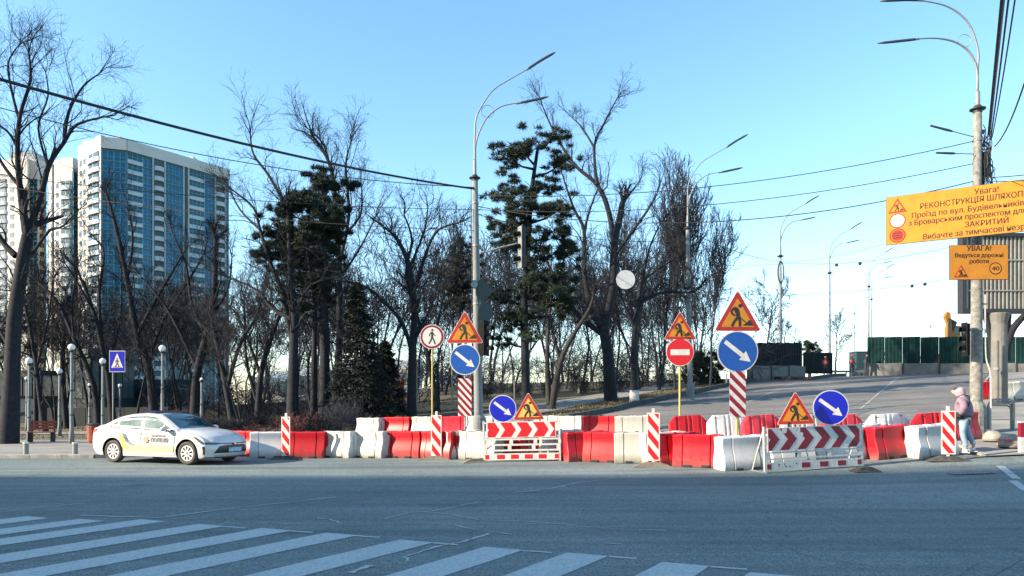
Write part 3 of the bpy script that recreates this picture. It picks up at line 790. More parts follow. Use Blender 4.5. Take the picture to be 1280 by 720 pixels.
# ================================================================ TREES
def perp_dir(rng, d, ang):
    o = d.orthogonal().normalized(); o = Matrix.Rotation(rng.uniform(0, 2 * PI), 3, d) @ o
    return (d * math.cos(ang) + o * math.sin(ang)).normalized()
class TB:
    """trunk and twig meshes of one bare tree"""
    def __init__(s, seed, rmin=0.012, trop=0.12, wob=0.16):
        s.r = random.Random(seed); s.big = MB(); s.tw = MB(); s.rmin = rmin; s.trop = trop; s.wob = wob
    def branch(s, p, d, L, r, lvl, maxl, kids, spread=0.75, end=0.35, curve=None):
        rg = s.r
        n = 5 if lvl <= 1 else (4 if lvl == 2 else (3 if lvl < maxl else 2))
        pts = [p.copy()]; dirs = [d.copy()]; dd = d.copy()
        for i in range(n):
            w = s.wob * (1 + lvl * .35)
            dd = (dd + Vector((rg.gauss(0, w), rg.gauss(0, w), rg.gauss(0, w) + s.trop))).normalized()
            pts.append(pts[-1] + dd * (L / n)); dirs.append(dd.copy())
        rs = [max(s.rmin * (.55 if lvl == maxl else 1), r * (1 - (1 - end) * i / n)) for i in range(n + 1)]
        if lvl <= 2: s.big.tube(pts, rs, 6 if lvl else 8, False)
        else: s.tw.tube(pts, rs, 3, False)
        if lvl < maxl: s.spawn(pts, dirs, rs, L, lvl, maxl, kids, spread)
    def spawn(s, pts, dirs, rs, L, lvl, maxl, kids, spread, t0=None):
        rg = s.r; n = len(pts) - 1
        k = kids[lvl]
        for j in range(k):
            t = (t0 if t0 is not None else (.35 if lvl == 0 else .18)) ; t = t + (1 - t) * (j + rg.random()) / k
            f = t * n; i = min(n - 1, int(f)); q = pts[i].lerp(pts[i + 1], f - i)
            rr_ = rs[i] + (rs[i + 1] - rs[i]) * (f - i)
            d = perp_dir(rg, dirs[i + 1] if i + 1 < len(dirs) else dirs[-1], rg.uniform(.5, 1.1) * spread)
            s.branch(q, d, L * (rg.uniform(.38, .62) if lvl < 2 else rg.uniform(.5, .8)) * (1.12 - .45 * t), rr_ * rg.uniform(.32, .5), lvl + 1, maxl, kids, spread)
    def limb(s, pts, rs, sides=8, kids_per_m=1.3, klen=2.2, kr=.4, maxl=4, t0=.15, spread=.8, kk=(0, 0, 6, 5, 4)):
        """a traced limb: smooth through pts, then side branches"""
        pts = [Vector(p) for p in pts]
        sm = []; sr = []
        for i in range(len(pts) - 1):
            p0 = pts[max(0, i - 1)]; p1 = pts[i]; p2 = pts[i + 1]; p3 = pts[min(len(pts) - 1, i + 2)]
            for k in range(4):
                t = k / 4
                sm.append(.5 * ((2 * p1) + (p2 - p0) * t + (2 * p0 - 5 * p1 + 4 * p2 - p3) * t * t + (3 * p1 - p0 - 3 * p2 + p3) * t ** 3))
                sr.append(rs[i] + (rs[i + 1] - rs[i]) * t)
        sm.append(pts[-1]); sr.append(rs[-1])
        s.big.tube(sm, sr, sides, False)
        L = sum((b - a).length for a, b in zip(sm[:-1], sm[1:]))
        nk = int(L * kids_per_m); rg = s.r
        for j in range(nk):
            t = t0 + (1 - t0) * (j + rg.random()) / max(1, nk)
            f = t * (len(sm) - 1); i = min(len(sm) - 2, int(f)); q = sm[i].lerp(sm[i + 1], f - i)
            dd = (sm[i + 1] - sm[i]).normalized(); r_ = sr[i] * kr
            d = perp_dir(rg, dd, rg.uniform(.45, 1.0) * spread); d.z += .2; d.normalize()
            s.branch(q, d, klen * rg.uniform(.5, 1.15) * (1.1 - .5 * t), min(r_, .045), 2, maxl, kk, spread)
        d = (sm[-1] - sm[-3]).normalized()
        for j in range(3): s.branch(sm[-1], perp_dir(rg, d, rg.uniform(.1, .5)), klen * rg.uniform(.5, .9), sr[-1] * .8, 2, maxl, kk, spread)
    def done(s, root, bark='bark', twig='twig', base=None):
        if base is not None: s.big.v = [(x - base.x, y - base.y, z - base.z) for x, y, z in s.big.v]; s.tw.v = [(x - base.x, y - base.y, z - base.z) for x, y, z in s.tw.v]
        s.big.build('trunk', root, bark, smooth=True); 
        if s.tw.v: s.tw.build('crown', root, twig)

# ---- hero trees, traced at their own distance
def hero(label, d, limbs, seed, group=None, rmin_px=.17, name='bare_tree', bark='bark', white=None, **kw):
    b = limbs[0][0][0]
    base = Vector(((b[0] - CX) / F * d, d, 0)); base.z = gz(base.x, base.y)
    root = thing(name, label, 'tree', base, 0, group)
    T = TB(seed, rmin=rmin_px * d / F, trop=.10)
    rg = random.Random(seed)
    for li, L in enumerate(limbs):
        pxs, r0, r1 = L[0], L[1], L[2]
        opt = dict(kw); 
        if len(L) > 3: opt.update(L[3])
        oy = opt.pop('dy', (0 if li == 0 else rg.uniform(-1.6, 1.6)))
        pts = []; n = len(pxs)
        for i, (px, py) in enumerate(pxs):
            dd = d + oy * (i / max(1, n - 1)) + opt.get('y0', 0)
            pts.append(Vector(((px - CX) / F * dd, dd, vz(py, dd))))
        opt.pop('y0', None)
        if li == 0: pts[0].z = base.z - .3
        rs = [(r0 + (r1 - r0) * i / (n - 1)) * .86 * d / F for i in range(n)]
        if li == 0 and n > 2: rs[0] *= 1.25
        T.limb(pts, rs, **opt)
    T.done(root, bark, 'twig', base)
    if white:
        mb = MB(); mb.cyl((0, 0, -.1), limbs[0][1] * d / F * 1.3, white, 10, limbs[0][1] * d / F * 1.12); mb.build('whitewash_band', root, 'whitewash', smooth=True)
    return root
hero('huge forked bare tree at the left edge of the park', 31, [
    ([(10, 552), (15, 470), (18, 400), (28, 330), (35, 292)], 12, 7.5, dict(t0=.5, kids_per_m=.8)),
    ([(33, 300), (25, 235), (22, 190), (25, 145), (38, 100), (36, 66)], 5, 1.2),
    ([(35, 292), (50, 248), (62, 205), (80, 178), (96, 156), (130, 146)], 5, 1.2),
    ([(80, 178), (86, 140), (104, 108), (124, 92)], 2.8, .8),
    ([(24, 190), (10, 165), (-15, 148)], 2.5, .8), ([(24, 150), (15, 115), (10, 80), (22, 58)], 2.2, .8),
    ([(20, 320), (2, 300), (-25, 250), (-30, 200)], 5, 1.5), ([(40, 318), (62, 288), (78, 283), (98, 262)], 2.6, .8),
    ([(26, 235), (0, 200), (-20, 150), (-10, 90)], 3, .8), ([(60, 208), (48, 160), (60, 120), (57, 90)], 2, .7), ([(15, 440), (-10, 400), (-40, 380)], 3, 1)],
    11, klen=2.3, kids_per_m=2.0, kk=(0, 0, 6, 5, 4))
hero('slender bare tree with upswept limb left of the first lamp', 44, [([(58, 533), (50, 498), (45, 455), (37, 408), (29, 373)], 4, 1.6), ([(46, 460), (60, 400), (66, 350)], 2, .8)], 12)
hero('thin bare tree with a cut top behind the tallest park lamp', 50, [([(84, 529), (78, 455), (85, 377), (84, 372)], 3.6, 3, dict(kids_per_m=.8)), ([(80, 430), (60, 380), (52, 350)], 2, .8)], 13)
hero('leaning bare tree right of the tallest park lamp', 46, [([(124, 529), (117, 482), (93, 424), (74, 381), (50, 354)], 5, 1.6), ([(93, 424), (90, 380), (98, 330)], 2.4, .8)], 14)
hero('bare tree rising left of the crosswalk sign', 46, [([(142, 521), (136, 475), (128, 436), (117, 389), (97, 338)], 5, 1.8), ([(128, 436), (124, 370), (130, 318), (120, 300)], 3, .9), ([(117, 389), (95, 350), (82, 330)], 2, .8), ([(134, 460), (150, 400), (152, 350)], 2, .8)], 15)
hero('tall dark bare tree right of the crosswalk sign', 45, [([(194, 524), (187, 463), (171, 416), (159, 350), (144, 280), (134, 245)], 6.5, 2), ([(172, 418), (192, 380), (214, 342), (232, 312)], 3.5, 1), ([(159, 350), (166, 300), (160, 262)], 2.4, .9), ([(185, 455), (205, 400), (236, 350), (255, 318)], 3, 1), ([(165, 385), (150, 350), (120, 330)], 2, .8)], 16)
hero('upright bare tree with dark trunk behind the round lamp over the car', 44, [([(243, 522), (246, 470), (258, 420), (267, 375), (270, 300)], 7, 4, dict(kids_per_m=1.2)), ([(247, 462), (225, 415), (205, 380), (180, 350)], 3.5, 1), ([(258, 420), (240, 380), (232, 330), (215, 290)], 3, 1), ([(262, 400), (285, 360), (290, 320)], 2.5, .9)], 17)
hero('bare tree with wide V fork above the bonnet of the car', 42, [([(293, 520), (280, 470), (270, 425), (262, 390)], 5, 2), ([(284, 485), (300, 430), (318, 400), (330, 365)], 3.4, 1), ([(276, 450), (265, 420), (240, 395)], 2, .8), ([(262, 390), (276, 350), (272, 320)], 1.8, .8)], 18)
hero('bare leaning tree between the V fork and the pine group', 43, [([(322, 528), (326, 470), (340, 420), (356, 380), (372, 350)], 5, 1.5), ([(326, 470), (312, 430), (300, 400), (285, 380)], 2.8, .8), ([(320, 500), (308, 450), (306, 400), (305, 380)], 2.4, 1.6)], 19)
hero('tall bare tree with long sweeping left limbs over the white delineator', 38, [([(365, 526), (367, 442), (368, 392), (364, 357), (362, 306), (360, 260)], 8, 2.6),
    ([(366, 432), (352, 365), (337, 326), (325, 287), (317, 260), (294, 240)], 4, 1.2), ([(362, 300), (356, 259), (337, 221), (317, 193), (313, 168)], 3, 1), ([(366, 400), (340, 385), (320, 362), (282, 345)], 3.2, 1), ([(325, 287), (300, 262), (284, 230)], 2, .8), ([(368, 395), (385, 360), (405, 350)], 2.2, .9)], 20, klen=2.4, kids_per_m=1.7)
hero('tall bare tree with fine upswept crown behind the dark pine', 46, [([(418, 515), (424, 430), (424, 340), (420, 260), (412, 205), (392, 172)], 6, 1.8), ([(424, 330), (436, 270), (432, 210), (438, 180)], 3, .9), ([(424, 300), (450, 270), (452, 235)], 2.5, .8), ([(424, 350), (450, 310), (470, 270)], 2, .8), ([(414, 215), (404, 180), (384, 160)], 1.8, .8)], 21, klen=2.8, kids_per_m=2.0)
hero('bare tree with bent boughs right of the spruce', 40, [([(514, 522), (516, 431), (518, 391), (512, 335), (500, 305), (488, 290)], 6.5, 2), ([(518, 388), (508, 340), (515, 300), (505, 268)], 3.2, 1), ([(520, 360), (528, 330), (545, 290), (574, 278)], 3.2, 1), ([(515, 440), (500, 400), (460, 360), (420, 350)], 3.4, 1.2), ([(512, 335), (530, 290), (535, 258)], 2.2, .8), ([(516, 431), (540, 380), (548, 350)], 2.2, .9)], 22, kids_per_m=1.7)
hero('thin bare tree beside the pedestrian ban sign', 42, [([(548, 522), (538, 460), (528, 420), (516, 372)], 4.5, 1.8), ([(535, 450), (548, 400), (556, 360)], 2.4, .9)], 23)
hero('bare twin-stemmed tree right of the big pine', 40, [([(688, 512), (700, 455), (716, 420), (735, 390), (742, 370)], 5, 1.6), ([(686, 505), (684, 450), (686, 400), (690, 370)], 4.2, 1.4), ([(700, 455), (690, 410), (680, 385)], 2.4, .9)], 24, bark='bark_light')
hero('large bare tree with stubbed broken leader beside the kerb', G(764, 501).y, [([(764, 501), (760, 443), (755, 410), (761, 382), (766, 354), (768, 304), (774, 275), (778, 254)], 8.5, 4.2, dict(dy=0, kids_per_m=.9)),
    ([(768, 310), (761, 265), (747, 232), (722, 210), (708, 192), (690, 160), (678, 132)], 4.4, .8, dict(dy=1.2)), ([(746, 231), (743, 182), (755, 154), (772, 122)], 2.4, .8), ([(743, 185), (728, 160), (716, 148)], 1.8, .7),
    ([(756, 412), (739, 388), (730, 332), (730, 288), (717, 260), (704, 222)], 5, 1, dict(dy=-1.2)), ([(730, 288), (738, 260), (748, 234)], 2, 1), ([(757, 420), (724, 395), (700, 360), (676, 310)], 4.6, 1.4), ([(768, 320), (790, 290), (810, 262), (822, 240)], 3, .9), ([(770, 280), (782, 250), (800, 226)], 2.2, .7)],
    25, klen=1.9, kids_per_m=1.7)
hero('bare tree with a long limb reaching right over the no entry sign', 40, [([(793, 482), (793, 421), (800, 382), (815, 370), (833, 365), (861, 366)], 5, 1.4), ([(797, 395), (800, 360), (806, 349), (836, 328)], 3.4, 1.2), ([(795, 410), (776, 370), (772, 330)], 2.8, .9), ([(803, 350), (812, 310), (825, 280)], 2.2, .8)], 26, white=.9)

# ---- generic bare trees: shared meshes, every tree its own object
def proto(seed, H, r, kids, maxl=4, spread=.75, trop=.12, fork=1, rmin=.018, twig='twig', lean=.1, bark='bark'):
    T = TB(seed, rmin=rmin, trop=trop)
    rg = T.r
    for k in range(fork):
        a = rg.uniform(0, 6.28); ln = lean * (1 if fork == 1 else 2.2)
        d = Vector((math.cos(a) * ln, math.sin(a) * ln, 1)).normalized()
        T.branch(Vector((rg.uniform(-.1, .1), rg.uniform(-.1, .1), -.2)), d, H * rg.uniform(.85, 1), r / fork ** .35, 0, maxl, kids, spread, end=.22)
    big = T.big; big.use(bark); big.mats = [M[bark]]; big.mi = [0] * len(big.f)
    T.tw.mats = [M[twig]]; T.tw.mi = [0] * len(T.tw.f)
    return big.mesh('trunk', True), T.tw.mesh('crown')
PR = [proto(101, 12, .13, (8, 5, 5, 4), lean=.12), proto(102, 13, .15, (9, 5, 4, 4), spread=.6, fork=2), proto(103, 11, .12, (8, 5, 4, 4), spread=.85),
      proto(104, 14, .14, (10, 5, 4, 4), spread=.55, trop=.16), proto(105, 10, .13, (7, 5, 4, 4), fork=3, spread=.6), proto(106, 12.5, .14, (9, 5, 5, 3), spread=.7, lean=.25)]
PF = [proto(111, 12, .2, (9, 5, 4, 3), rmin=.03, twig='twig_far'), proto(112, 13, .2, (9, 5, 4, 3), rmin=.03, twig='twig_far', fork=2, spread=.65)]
POP = proto(120, 13, .14, (26, 4, 4, 3), spread=.34, trop=.3, rmin=.02, lean=.02)
POPs = proto(121, 12, .14, (20, 4, 4, 3), spread=.42, trop=.25, rmin=.02, lean=.02)
def put_tree(pr, x, y, sc, rz, label, group=None, white=False, sz=None):
    root = thing('bare_tree', label, 'tree', (x, y, gz(x, y)), rz, group)
    root.scale = (sc, sc, sz or sc)
    link('trunk', pr[0], root); link('crown', pr[1], root)
    if white: 
        mb = MB(); mb.cyl((0, 0, -.1), .24, .95, 10, .2); mb.build('whitewash_band', root, 'whitewash', smooth=True)
    return root
rt = random.Random(77)
LM = [(-90, 'left of the huge forked tree'), (-20, 'behind the huge forked tree'), (30, 'above the park bench'), (62, 'behind the tallest globe lamp'), (98, 'right of the tallest globe lamp'), (125, 'behind the crosswalk sign'), (165, 'above the car boot'), (195, 'above the car roof lights'),
      (225, 'above the car windscreen'), (258, 'above the car bonnet'), (288, 'above the car nose'), (318, 'behind the first white barrier'), (345, 'left of the white-striped delineator top'), (372, 'behind the leftmost red barrier'), (402, 'behind the dense pine trunk'), (430, 'behind the spruce'), (465, 'right of the spruce'),
      (492, 'behind the play house'), (520, 'left of the pedestrian ban sign'), (548, 'behind the pedestrian ban sign'), (572, 'behind the left roadworks triangle'), (600, 'behind the left lamp post'), (628, 'above the small blue arrow disc'), (655, 'behind the tall pine trunk'), (685, 'behind the twin-stemmed tree'), (715, 'right of the twin-stemmed tree'),
      (745, 'behind the broken-topped tree'), (775, 'behind the hanging round disc'), (805, 'left of the no entry sign'), (835, 'behind the no entry sign'), (865, 'behind the second street lamp'), (900, 'left of the largest triangle')]
_used = {}
def grove_label(px, row, H, pr):
    lm = [t for p_, t in LM if p_ <= px][-1]
    rw = ['near', 'second-row', 'deeper', 'farthest'][row]
    nxt = _used.get((row, lm), 0); _used[(row, lm)] = nxt + 1
    sh = ['', 'shorter ' if H < 9 else 'taller ', 'thinner ', 'smaller '][min(3, nxt)]
    return f'{sh}{rw} bare grove tree {lm}'
_u2 = {}
def uniq(t):
    k = _u2.get(t, 0); _u2[t] = k + 1
    return t + ['', ', the wider one', ', the sparser one', ', the smallest one'][min(3, k)]
def top_y(px):   # tree-top line of the grove in the photograph
    for a, b, y in ((-80, 60, 330), (60, 130, 330), (130, 290, 350), (290, 340, 345), (340, 440, 330), (440, 480, 300), (480, 560, 300), (560, 620, 320), (620, 700, 330), (700, 750, 330), (750, 800, 325), (800, 900, 340)):
        if a <= px < b: return y
    return 380
cnt = 0
for row, (d0, d1, n, x0, x1) in enumerate(((40, 50, 11, -60, 700), (50, 62, 17, -70, 830), (64, 84, 25, -90, 880), (88, 125, 28, 120, 930))):
    for i in range(n):
        px = x0 + (x1 - x0) * (i + rt.uniform(.1, .9)) / n; d = rt.uniform(d0, d1)
        if row == 0 and (px > 560): continue
        x = (px - CX) / F * d
        # keep off the ramp road
        u = 0.81 * x - 0.59 * d     # across-ramp coordinate
        if u > -18.2 and x > -4: continue
        H = vz(top_y(px) + rt.uniform(-15, 50), d) - gz(x, d)
        if row >= 2: H *= rt.uniform(.8, 1.02)
        pr = rt.choice(PR) if row < 3 else rt.choice(PF)
        lab = grove_label(px, row, H, pr); _old = ['bare tree in the front row of the grove behind the car and barriers', 'bare tree in the middle of the grove behind the car and barriers', 'bare tree deeper in the grove beyond the park path', 'far bare tree at the back of the grove against the sky'][row]
        put_tree(pr, x, d, max(.45, H / 13.5), rt.uniform(0, 6.28), lab, ['front row trees of the grove', 'middle trees of the grove', 'deeper trees of the grove', 'far trees of the grove'][row])
        cnt += 1
# narrow upright trees
for px, d, top, lab in ((868, 46, 262, 'tall narrow poplar directly behind the second street lamp'), (843, 50, 268, 'narrow poplar left of the second street lamp'), (886, 50, 296, 'poplar right of the second street lamp'), (822, 52, 240, 'bushy upright bare tree between the broken-topped tree and the poplars'), (800, 54, 262, 'bushy bare tree behind the round sign back'),
                        (556, 60, 300, 'narrow bare poplar behind the pedestrian ban sign'), (708, 60, 345, 'narrow bare tree between the big pine and the broken-topped tree')):
    x = (px - CX) / F * d; H = vz(top, d) - gz(x, d)
    put_tree(POP if 'oplar' in lab else POPs, x, d, H / 14.5 * .9, rt.uniform(0, 6), lab, sz=H / 14.5 * 1.02)
# whitewashed row along the pavement
for px, py, wl in ((697, 497, 'first, nearest the twin-stemmed tree'), (731, 495, 'second, left of the broken-topped tree'), (777, 488, 'third, right of the broken-topped tree'), (815, 484, 'fourth, left of the no entry sign'), (836, 481, 'fifth, beside the no entry sign'), (874, 476, 'last, right of the second street lamp')):
    q = G(px, py - 2)
    put_tree(rt.choice(PR), q.x - .2, q.y + 1.5, rt.uniform(.7, .85), rt.uniform(0, 6), 'young tree with whitewashed base, ' + wl, 'whitewashed trees along the pavement', white=True)
# small distant trees by the ramp crest
for px, d, top, lab in ((985, 95, 400, 'small bare tree left of the far lamp posts'), (1042, 98, 395, 'thin bare tree beside the third far lamp post'), (960, 80, 355, 'thin bare tree behind the large roadworks sign'), (1100, 110, 438, 'small bare tree tip over the green fence'), (1150, 120, 440, 'low bare crown above the right green fence')):
    x = (px - CX) / F * d; put_tree(PF[0], x, d, max(.2, (vz(top, d) - gz(x, d)) / 13), rt.uniform(0, 6), lab)
x = (1268 - CX) / F * 44
hero('dark leaning bare tree behind the billboard column', 44, [([(1246, 470), (1238, 420), (1228, 385), (1222, 370)], 5, 3), ([(1250, 470), (1262, 420), (1275, 400), (1290, 385)], 6, 3.5), ([(1256, 450), (1258, 400), (1262, 380)], 7, 5)], 31, kids_per_m=.6, klen=1.2)

# ---- conifers
def tuft_cloud(mb, rg, c, rx, ry, rz, n, ln=.26, w=.017, up=.35, blades=9):
    for _ in range(n):
        while True:
            a, b, g_ = rg.uniform(-1, 1), rg.uniform(-1, 1), rg.uniform(-1, 1)
            if a * a + b * b + g_ * g_ <= 1: break
        k = noise.noise(Vector((a * 2.1 + c[0], b * 2.1, g_ * 2.3 + c[2])))
        if k < -.22: continue
        q = Vector((c[0] + a * rx, c[1] + b * ry, c[2] + g_ * rz))
        for i in range(blades):
            d = Vector((rg.gauss(0, 1), rg.gauss(0, 1), rg.gauss(0, .8) + up)).normalized()
            s_ = d.cross(Vector((rg.gauss(0, 1), rg.gauss(0, 1), rg.gauss(0, 1)))).normalized() * w
            e = q + d * ln * rg.uniform(.6, 1.1)
            mb.add([tuple(q - s_), tuple(q + s_), tuple(e)], [(0, 1, 2)])
def pine(label, d, trunk, r0, r1, pads, seed, dens=1.0, mat_='needle', name='pine_tree', extra=()):
    rg = random.Random(seed)
    b = trunk[0]; base = Vector(((b[0] - CX) / F * d, d, 0)); base.z = gz(base.x, base.y)
    root = thing(name, label, 'tree', base)
    def W(px, py, o=0): return Vector(((px - CX) / F * (d + o) - base.x, d + o - base.y, vz(py, d + o) - base.z))
    T = TB(seed, rmin=.02, trop=.02)
    tp = [W(*p) for p in trunk]; tp[0].z = -.3
    tr_ = [(r0 + (r1 - r0) * i / (len(tp) - 1)) * d / F for i in range(len(tp))]
    T.big.tube(tp, tr_, 9, False)
    for e in extra:
        T.big.tube([W(*p) for p in e[0]], [e[1] * d / F * (1 - .5 * i / (len(e[0]) - 1)) for i in range(len(e[0]))], 7, False)
    nb = MB()
    for (cx_, cy_, rx, rz) in pads:
        o = rg.uniform(-1, 1) * rx * d / F * .9
        c = W(cx_, cy_, o); RX = rx * d / F * .98; RZ = rz * d / F * 1.15
        # bough from the trunk up to the pad
        zt = c.z - RZ * .8 - rg.uniform(.0, .5)
        best = min(tp, key=lambda v: abs(v.z - zt)); a = best.copy()
        i0 = max(i for i in range(len(tp)) if tp[i].z <= max(zt, tp[0].z + .1))
        if i0 < len(tp) - 1:
            f = (zt - tp[i0].z) / max(1e-3, tp[i0 + 1].z - tp[i0].z); a = tp[i0].lerp(tp[i0 + 1], min(1, max(0, f)))
        T.big.tube([a, a.lerp(c, .55) + Vector((0, 0, -.12)), c], [.075, .05, .02], 5, False)
        for _ in range(7):
            e = c + Vector((rg.uniform(-1, 1) * RX * .8, rg.uniform(-1, 1) * RX * .8, rg.uniform(-.5, .8) * RZ)); T.tw.tube([c.lerp(a, .25), c.lerp(e, .6), e], [.03, .02, .012], 3, False)
        n = int(RX * RX * RZ * 1900 * dens) + 100
        # lobes
        for _ in range(24):
            lc = (c.x + rg.gauss(0, .62) * RX, c.y + rg.gauss(0, .62) * RX, c.z + rg.gauss(0, .6) * RZ)
            tuft_cloud(nb, rg, lc, RX * rg.uniform(.14, .36), RX * rg.uniform(.14, .36), RZ * rg.uniform(.14, .34), max(8, n // 24))
    T.big.build('trunk', root, 'bark', smooth=True); T.tw.build('bough', root, 'bark')['kind'] = 'stuff'; nb.build('crown', root, mat_)
    return root
pine('tall dark pine with layered crown right of the lamp post', 37, [(658, 508), (656, 430), (655, 370), (660, 300), (664, 240), (672, 186)], 6, 2,
     [(692, 172, 17, 6), (655, 187, 34, 8), (700, 206, 20, 8), (640, 200, 18, 7), (626, 244, 20, 7), (668, 236, 28, 10), (655, 262, 34, 10), (700, 262, 14, 7), (632, 282, 24, 10), (690, 288, 24, 12), (640, 308, 20, 12), (704, 312, 18, 14), (672, 320, 18, 12), (632, 370, 18, 9), (672, 352, 20, 10), (700, 352, 20, 20), (694, 378, 24, 14), (634, 395, 14, 9), (632, 424, 12, 9), (656, 396, 20, 10), (708, 386, 12, 12), (664, 420, 14, 8)], 41, dens=.72)
pine('dense dark pine with rounded crown above the left barriers', 39, [(405, 522), (406, 450), (405, 380), (405, 300), (402, 230)], 7.5, 2.5,
     [(400, 222, 16, 12), (408, 242, 24, 14), (380, 250, 22, 13), (412, 270, 22, 16), (366, 268, 22, 12), (392, 290, 30, 16), (414, 300, 16, 14), (350, 290, 22, 12), (360, 312, 30, 11), (400, 320, 26, 14), (345, 322, 20, 7), (380, 335, 26, 8), (414, 330, 10, 8), (400, 352, 18, 9), (372, 352, 14, 7), (408, 375, 12, 8), (370, 385, 16, 7), (355, 365, 12, 6)], 42, dens=1.25, extra=(([(392, 520), (393, 430), (395, 330)], 4.5),))
pine('small pine with flat tiers behind the lamp post', 58, [(573, 505), (574, 420), (576, 300)], 3.4, 1.2,
     [(578, 303, 9, 5), (572, 316, 16, 6), (582, 330, 16, 6), (566, 340, 18, 6), (580, 355, 16, 7), (562, 362, 14, 5), (576, 380, 14, 6)], 43)
pine('distant round pine crown beside the far lamp post', 88, [(1012, 462), (1012, 440)], 2.5, 1.5, [(1008, 432, 9, 5), (1018, 436, 8, 4), (1012, 442, 10, 4)], 44)
pine('low dark pine behind the no entry sign', 56, [(880, 480), (880, 455)], 3, 2, [(880, 448, 16, 9), (892, 462, 12, 9), (870, 462, 12, 9), (884, 475, 14, 6)], 45)
pine('low dark evergreen under the left edge tree', 50, [(45, 530), (45, 420)], 3, 2, [(20, 400, 14, 12), (48, 415, 10, 14), (6, 430, 16, 16)], 46, dens=.5)
# spruce
def spruce(label, px, d, top, base_py, half, seed):
    rg = random.Random(seed)
    b = Vector(((px - CX) / F * d, d, 0)); b.z = gz(b.x, b.y)
    root = thing('spruce_tree', label, 'tree', b)
    H = vz(top, d) - b.z; R = half * d / F
    T = TB(seed); T.big.tube([(0, 0, -.2), (0, 0, H * .5), (.1, 0, H)], [.18, .1, .02], 8, False)
    nb = MB(); n = 190
    for i in range(n):
        t = (i + rg.random()) / n; z = H * (.06 + .94 * t); r = R * (1 - t) ** .8 * rg.uniform(.65, 1.1) + .1
        a = rg.uniform(0, 6.28); e = Vector((math.cos(a) * r, math.sin(a) * r, z - r * .28)); s0 = Vector((0, 0, z))
        T.tw.tube([s0, s0.lerp(e, .5) + Vector((0, 0, .05)), e], [.03, .02, .012], 3, False)
        m = int(9 + r * 16)
        for k in range(m):
            q = s0.lerp(e, .25 + .75 * (k + rg.random()) / m) + Vector((rg.gauss(0, .1), rg.gauss(0, .1), -rg.uniform(0, .18)))
            for _ in range(5):
                dd = Vector((rg.gauss(0, .7) + math.cos(a), rg.gauss(0, .7) + math.sin(a), rg.gauss(0, .35) - .35)).normalized()
                s_ = dd.cross(Vector((rg.gauss(0, 1), rg.gauss(0, 1), rg.gauss(0, 1)))).normalized() * .03
                ee = q + dd * .24 * rg.uniform(.6, 1.1)
                nb.add([tuple(q - s_), tuple(q + s_), tuple(ee)], [(0, 1, 2)])
    T.big.build('trunk', root, 'bark'); T.tw.build('bough', root, 'bark')['kind'] = 'stuff'; nb.build('crown', root, 'needle2')
spruce('dark spruce standing behind the tall white barriers', 446, 38, 352, 520, 50, 51)
spruce('second smaller spruce left of the first one', 480, 42, 425, 520, 34, 52)

# ---- shrubs
def shrub_proto(seed, h, n, spread, mt, rmin=.009):
    T = TB(seed, rmin=rmin, trop=.1, wob=.2); rg = T.r
    for k in range(n):
        a = rg.uniform(0, 6.28); d = Vector((math.cos(a) * spread * rg.random(), math.sin(a) * spread * rg.random(), 1)).normalized()
        T.branch(Vector((rg.uniform(-.4, .4), rg.uniform(-.4, .4), -.05)), d, h * rg.uniform(.6, 1), .02, 2, 4, (0, 0, 6, 5), .8)
    T.big.v, off = T.big.v, len(T.tw.v)
    T.tw.add(T.big.v, T.big.f)
    T.tw.mats = [M[mt]]; T.tw.mi = [0] * len(T.tw.f)
    return T.tw.mesh('stems')
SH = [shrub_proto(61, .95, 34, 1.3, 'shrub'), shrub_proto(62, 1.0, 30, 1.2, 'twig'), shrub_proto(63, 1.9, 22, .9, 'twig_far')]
def put_shrub(k, px, d, sc, label, group=None, sz=None, mt_rz=0):
    p = P(px, d); r = thing('shrub', label, 'shrub', p, mt_rz, group); r.scale = (sc, sc, sz or sc); link('stems', SH[k], r)
put_shrub(0, 325, 27.5, .95, 'round reddish-brown bush behind the first white barrier')
put_shrub(0, 378, 28.5, 1.2, 'reddish-brown bush right of the leftmost delineator', mt_rz=1)
put_shrub(1, 402, 28, 1.2, 'grey twiggy bush behind the cream barriers', mt_rz=2)
put_shrub(2, 420, 31, .8, 'taller pale twiggy bush beside the dark one', mt_rz=.5)
put_shrub(2, 436, 34, .7, 'spiky bush at the left end of the rear barriers', mt_rz=2.5)
hg = random.Random(8)
for i in range(17):
    px = 238 + i * 13 + hg.uniform(-4, 4)
    put_shrub(1, px, hg.uniform(33, 42), hg.uniform(.6, 1.1), uniq('dark undergrowth bush ' + [t for p_, t in LM if p_ <= px][-1]), 'undergrowth bushes', mt_rz=hg.uniform(0, 6))
for i in range(16):
    px = 590 + i * 18 + hg.uniform(-4, 4)
    put_shrub(2, px, hg.uniform(50, 60), hg.uniform(.5, .9), uniq('pale low brush ' + [t for p_, t in LM if p_ <= px][-1]), 'brush beyond the pavement', mt_rz=hg.uniform(0, 6))

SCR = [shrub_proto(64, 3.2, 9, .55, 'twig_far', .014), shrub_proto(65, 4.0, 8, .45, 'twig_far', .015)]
for i in range(24):
    px = 236 + i * 28 + hg.uniform(-6, 6); d_ = hg.uniform(52, 92) if i % 2 else hg.uniform(48, 70)
    p = P(px, d_)
    if .81 * p.x - .59 * p.y > -18.5 and p.x > -4: continue
    r = thing('shrub', uniq('tall dark scrub ' + [t for p_, t in LM if p_ <= px][-1]), 'shrub', p, hg.uniform(0, 6), 'tall scrub between the grove trunks'); s_ = hg.uniform(.8, 1.25); r.scale = (s_ * 1.5, s_ * 1.5, s_); link('stems', SCR[i % 2], r)
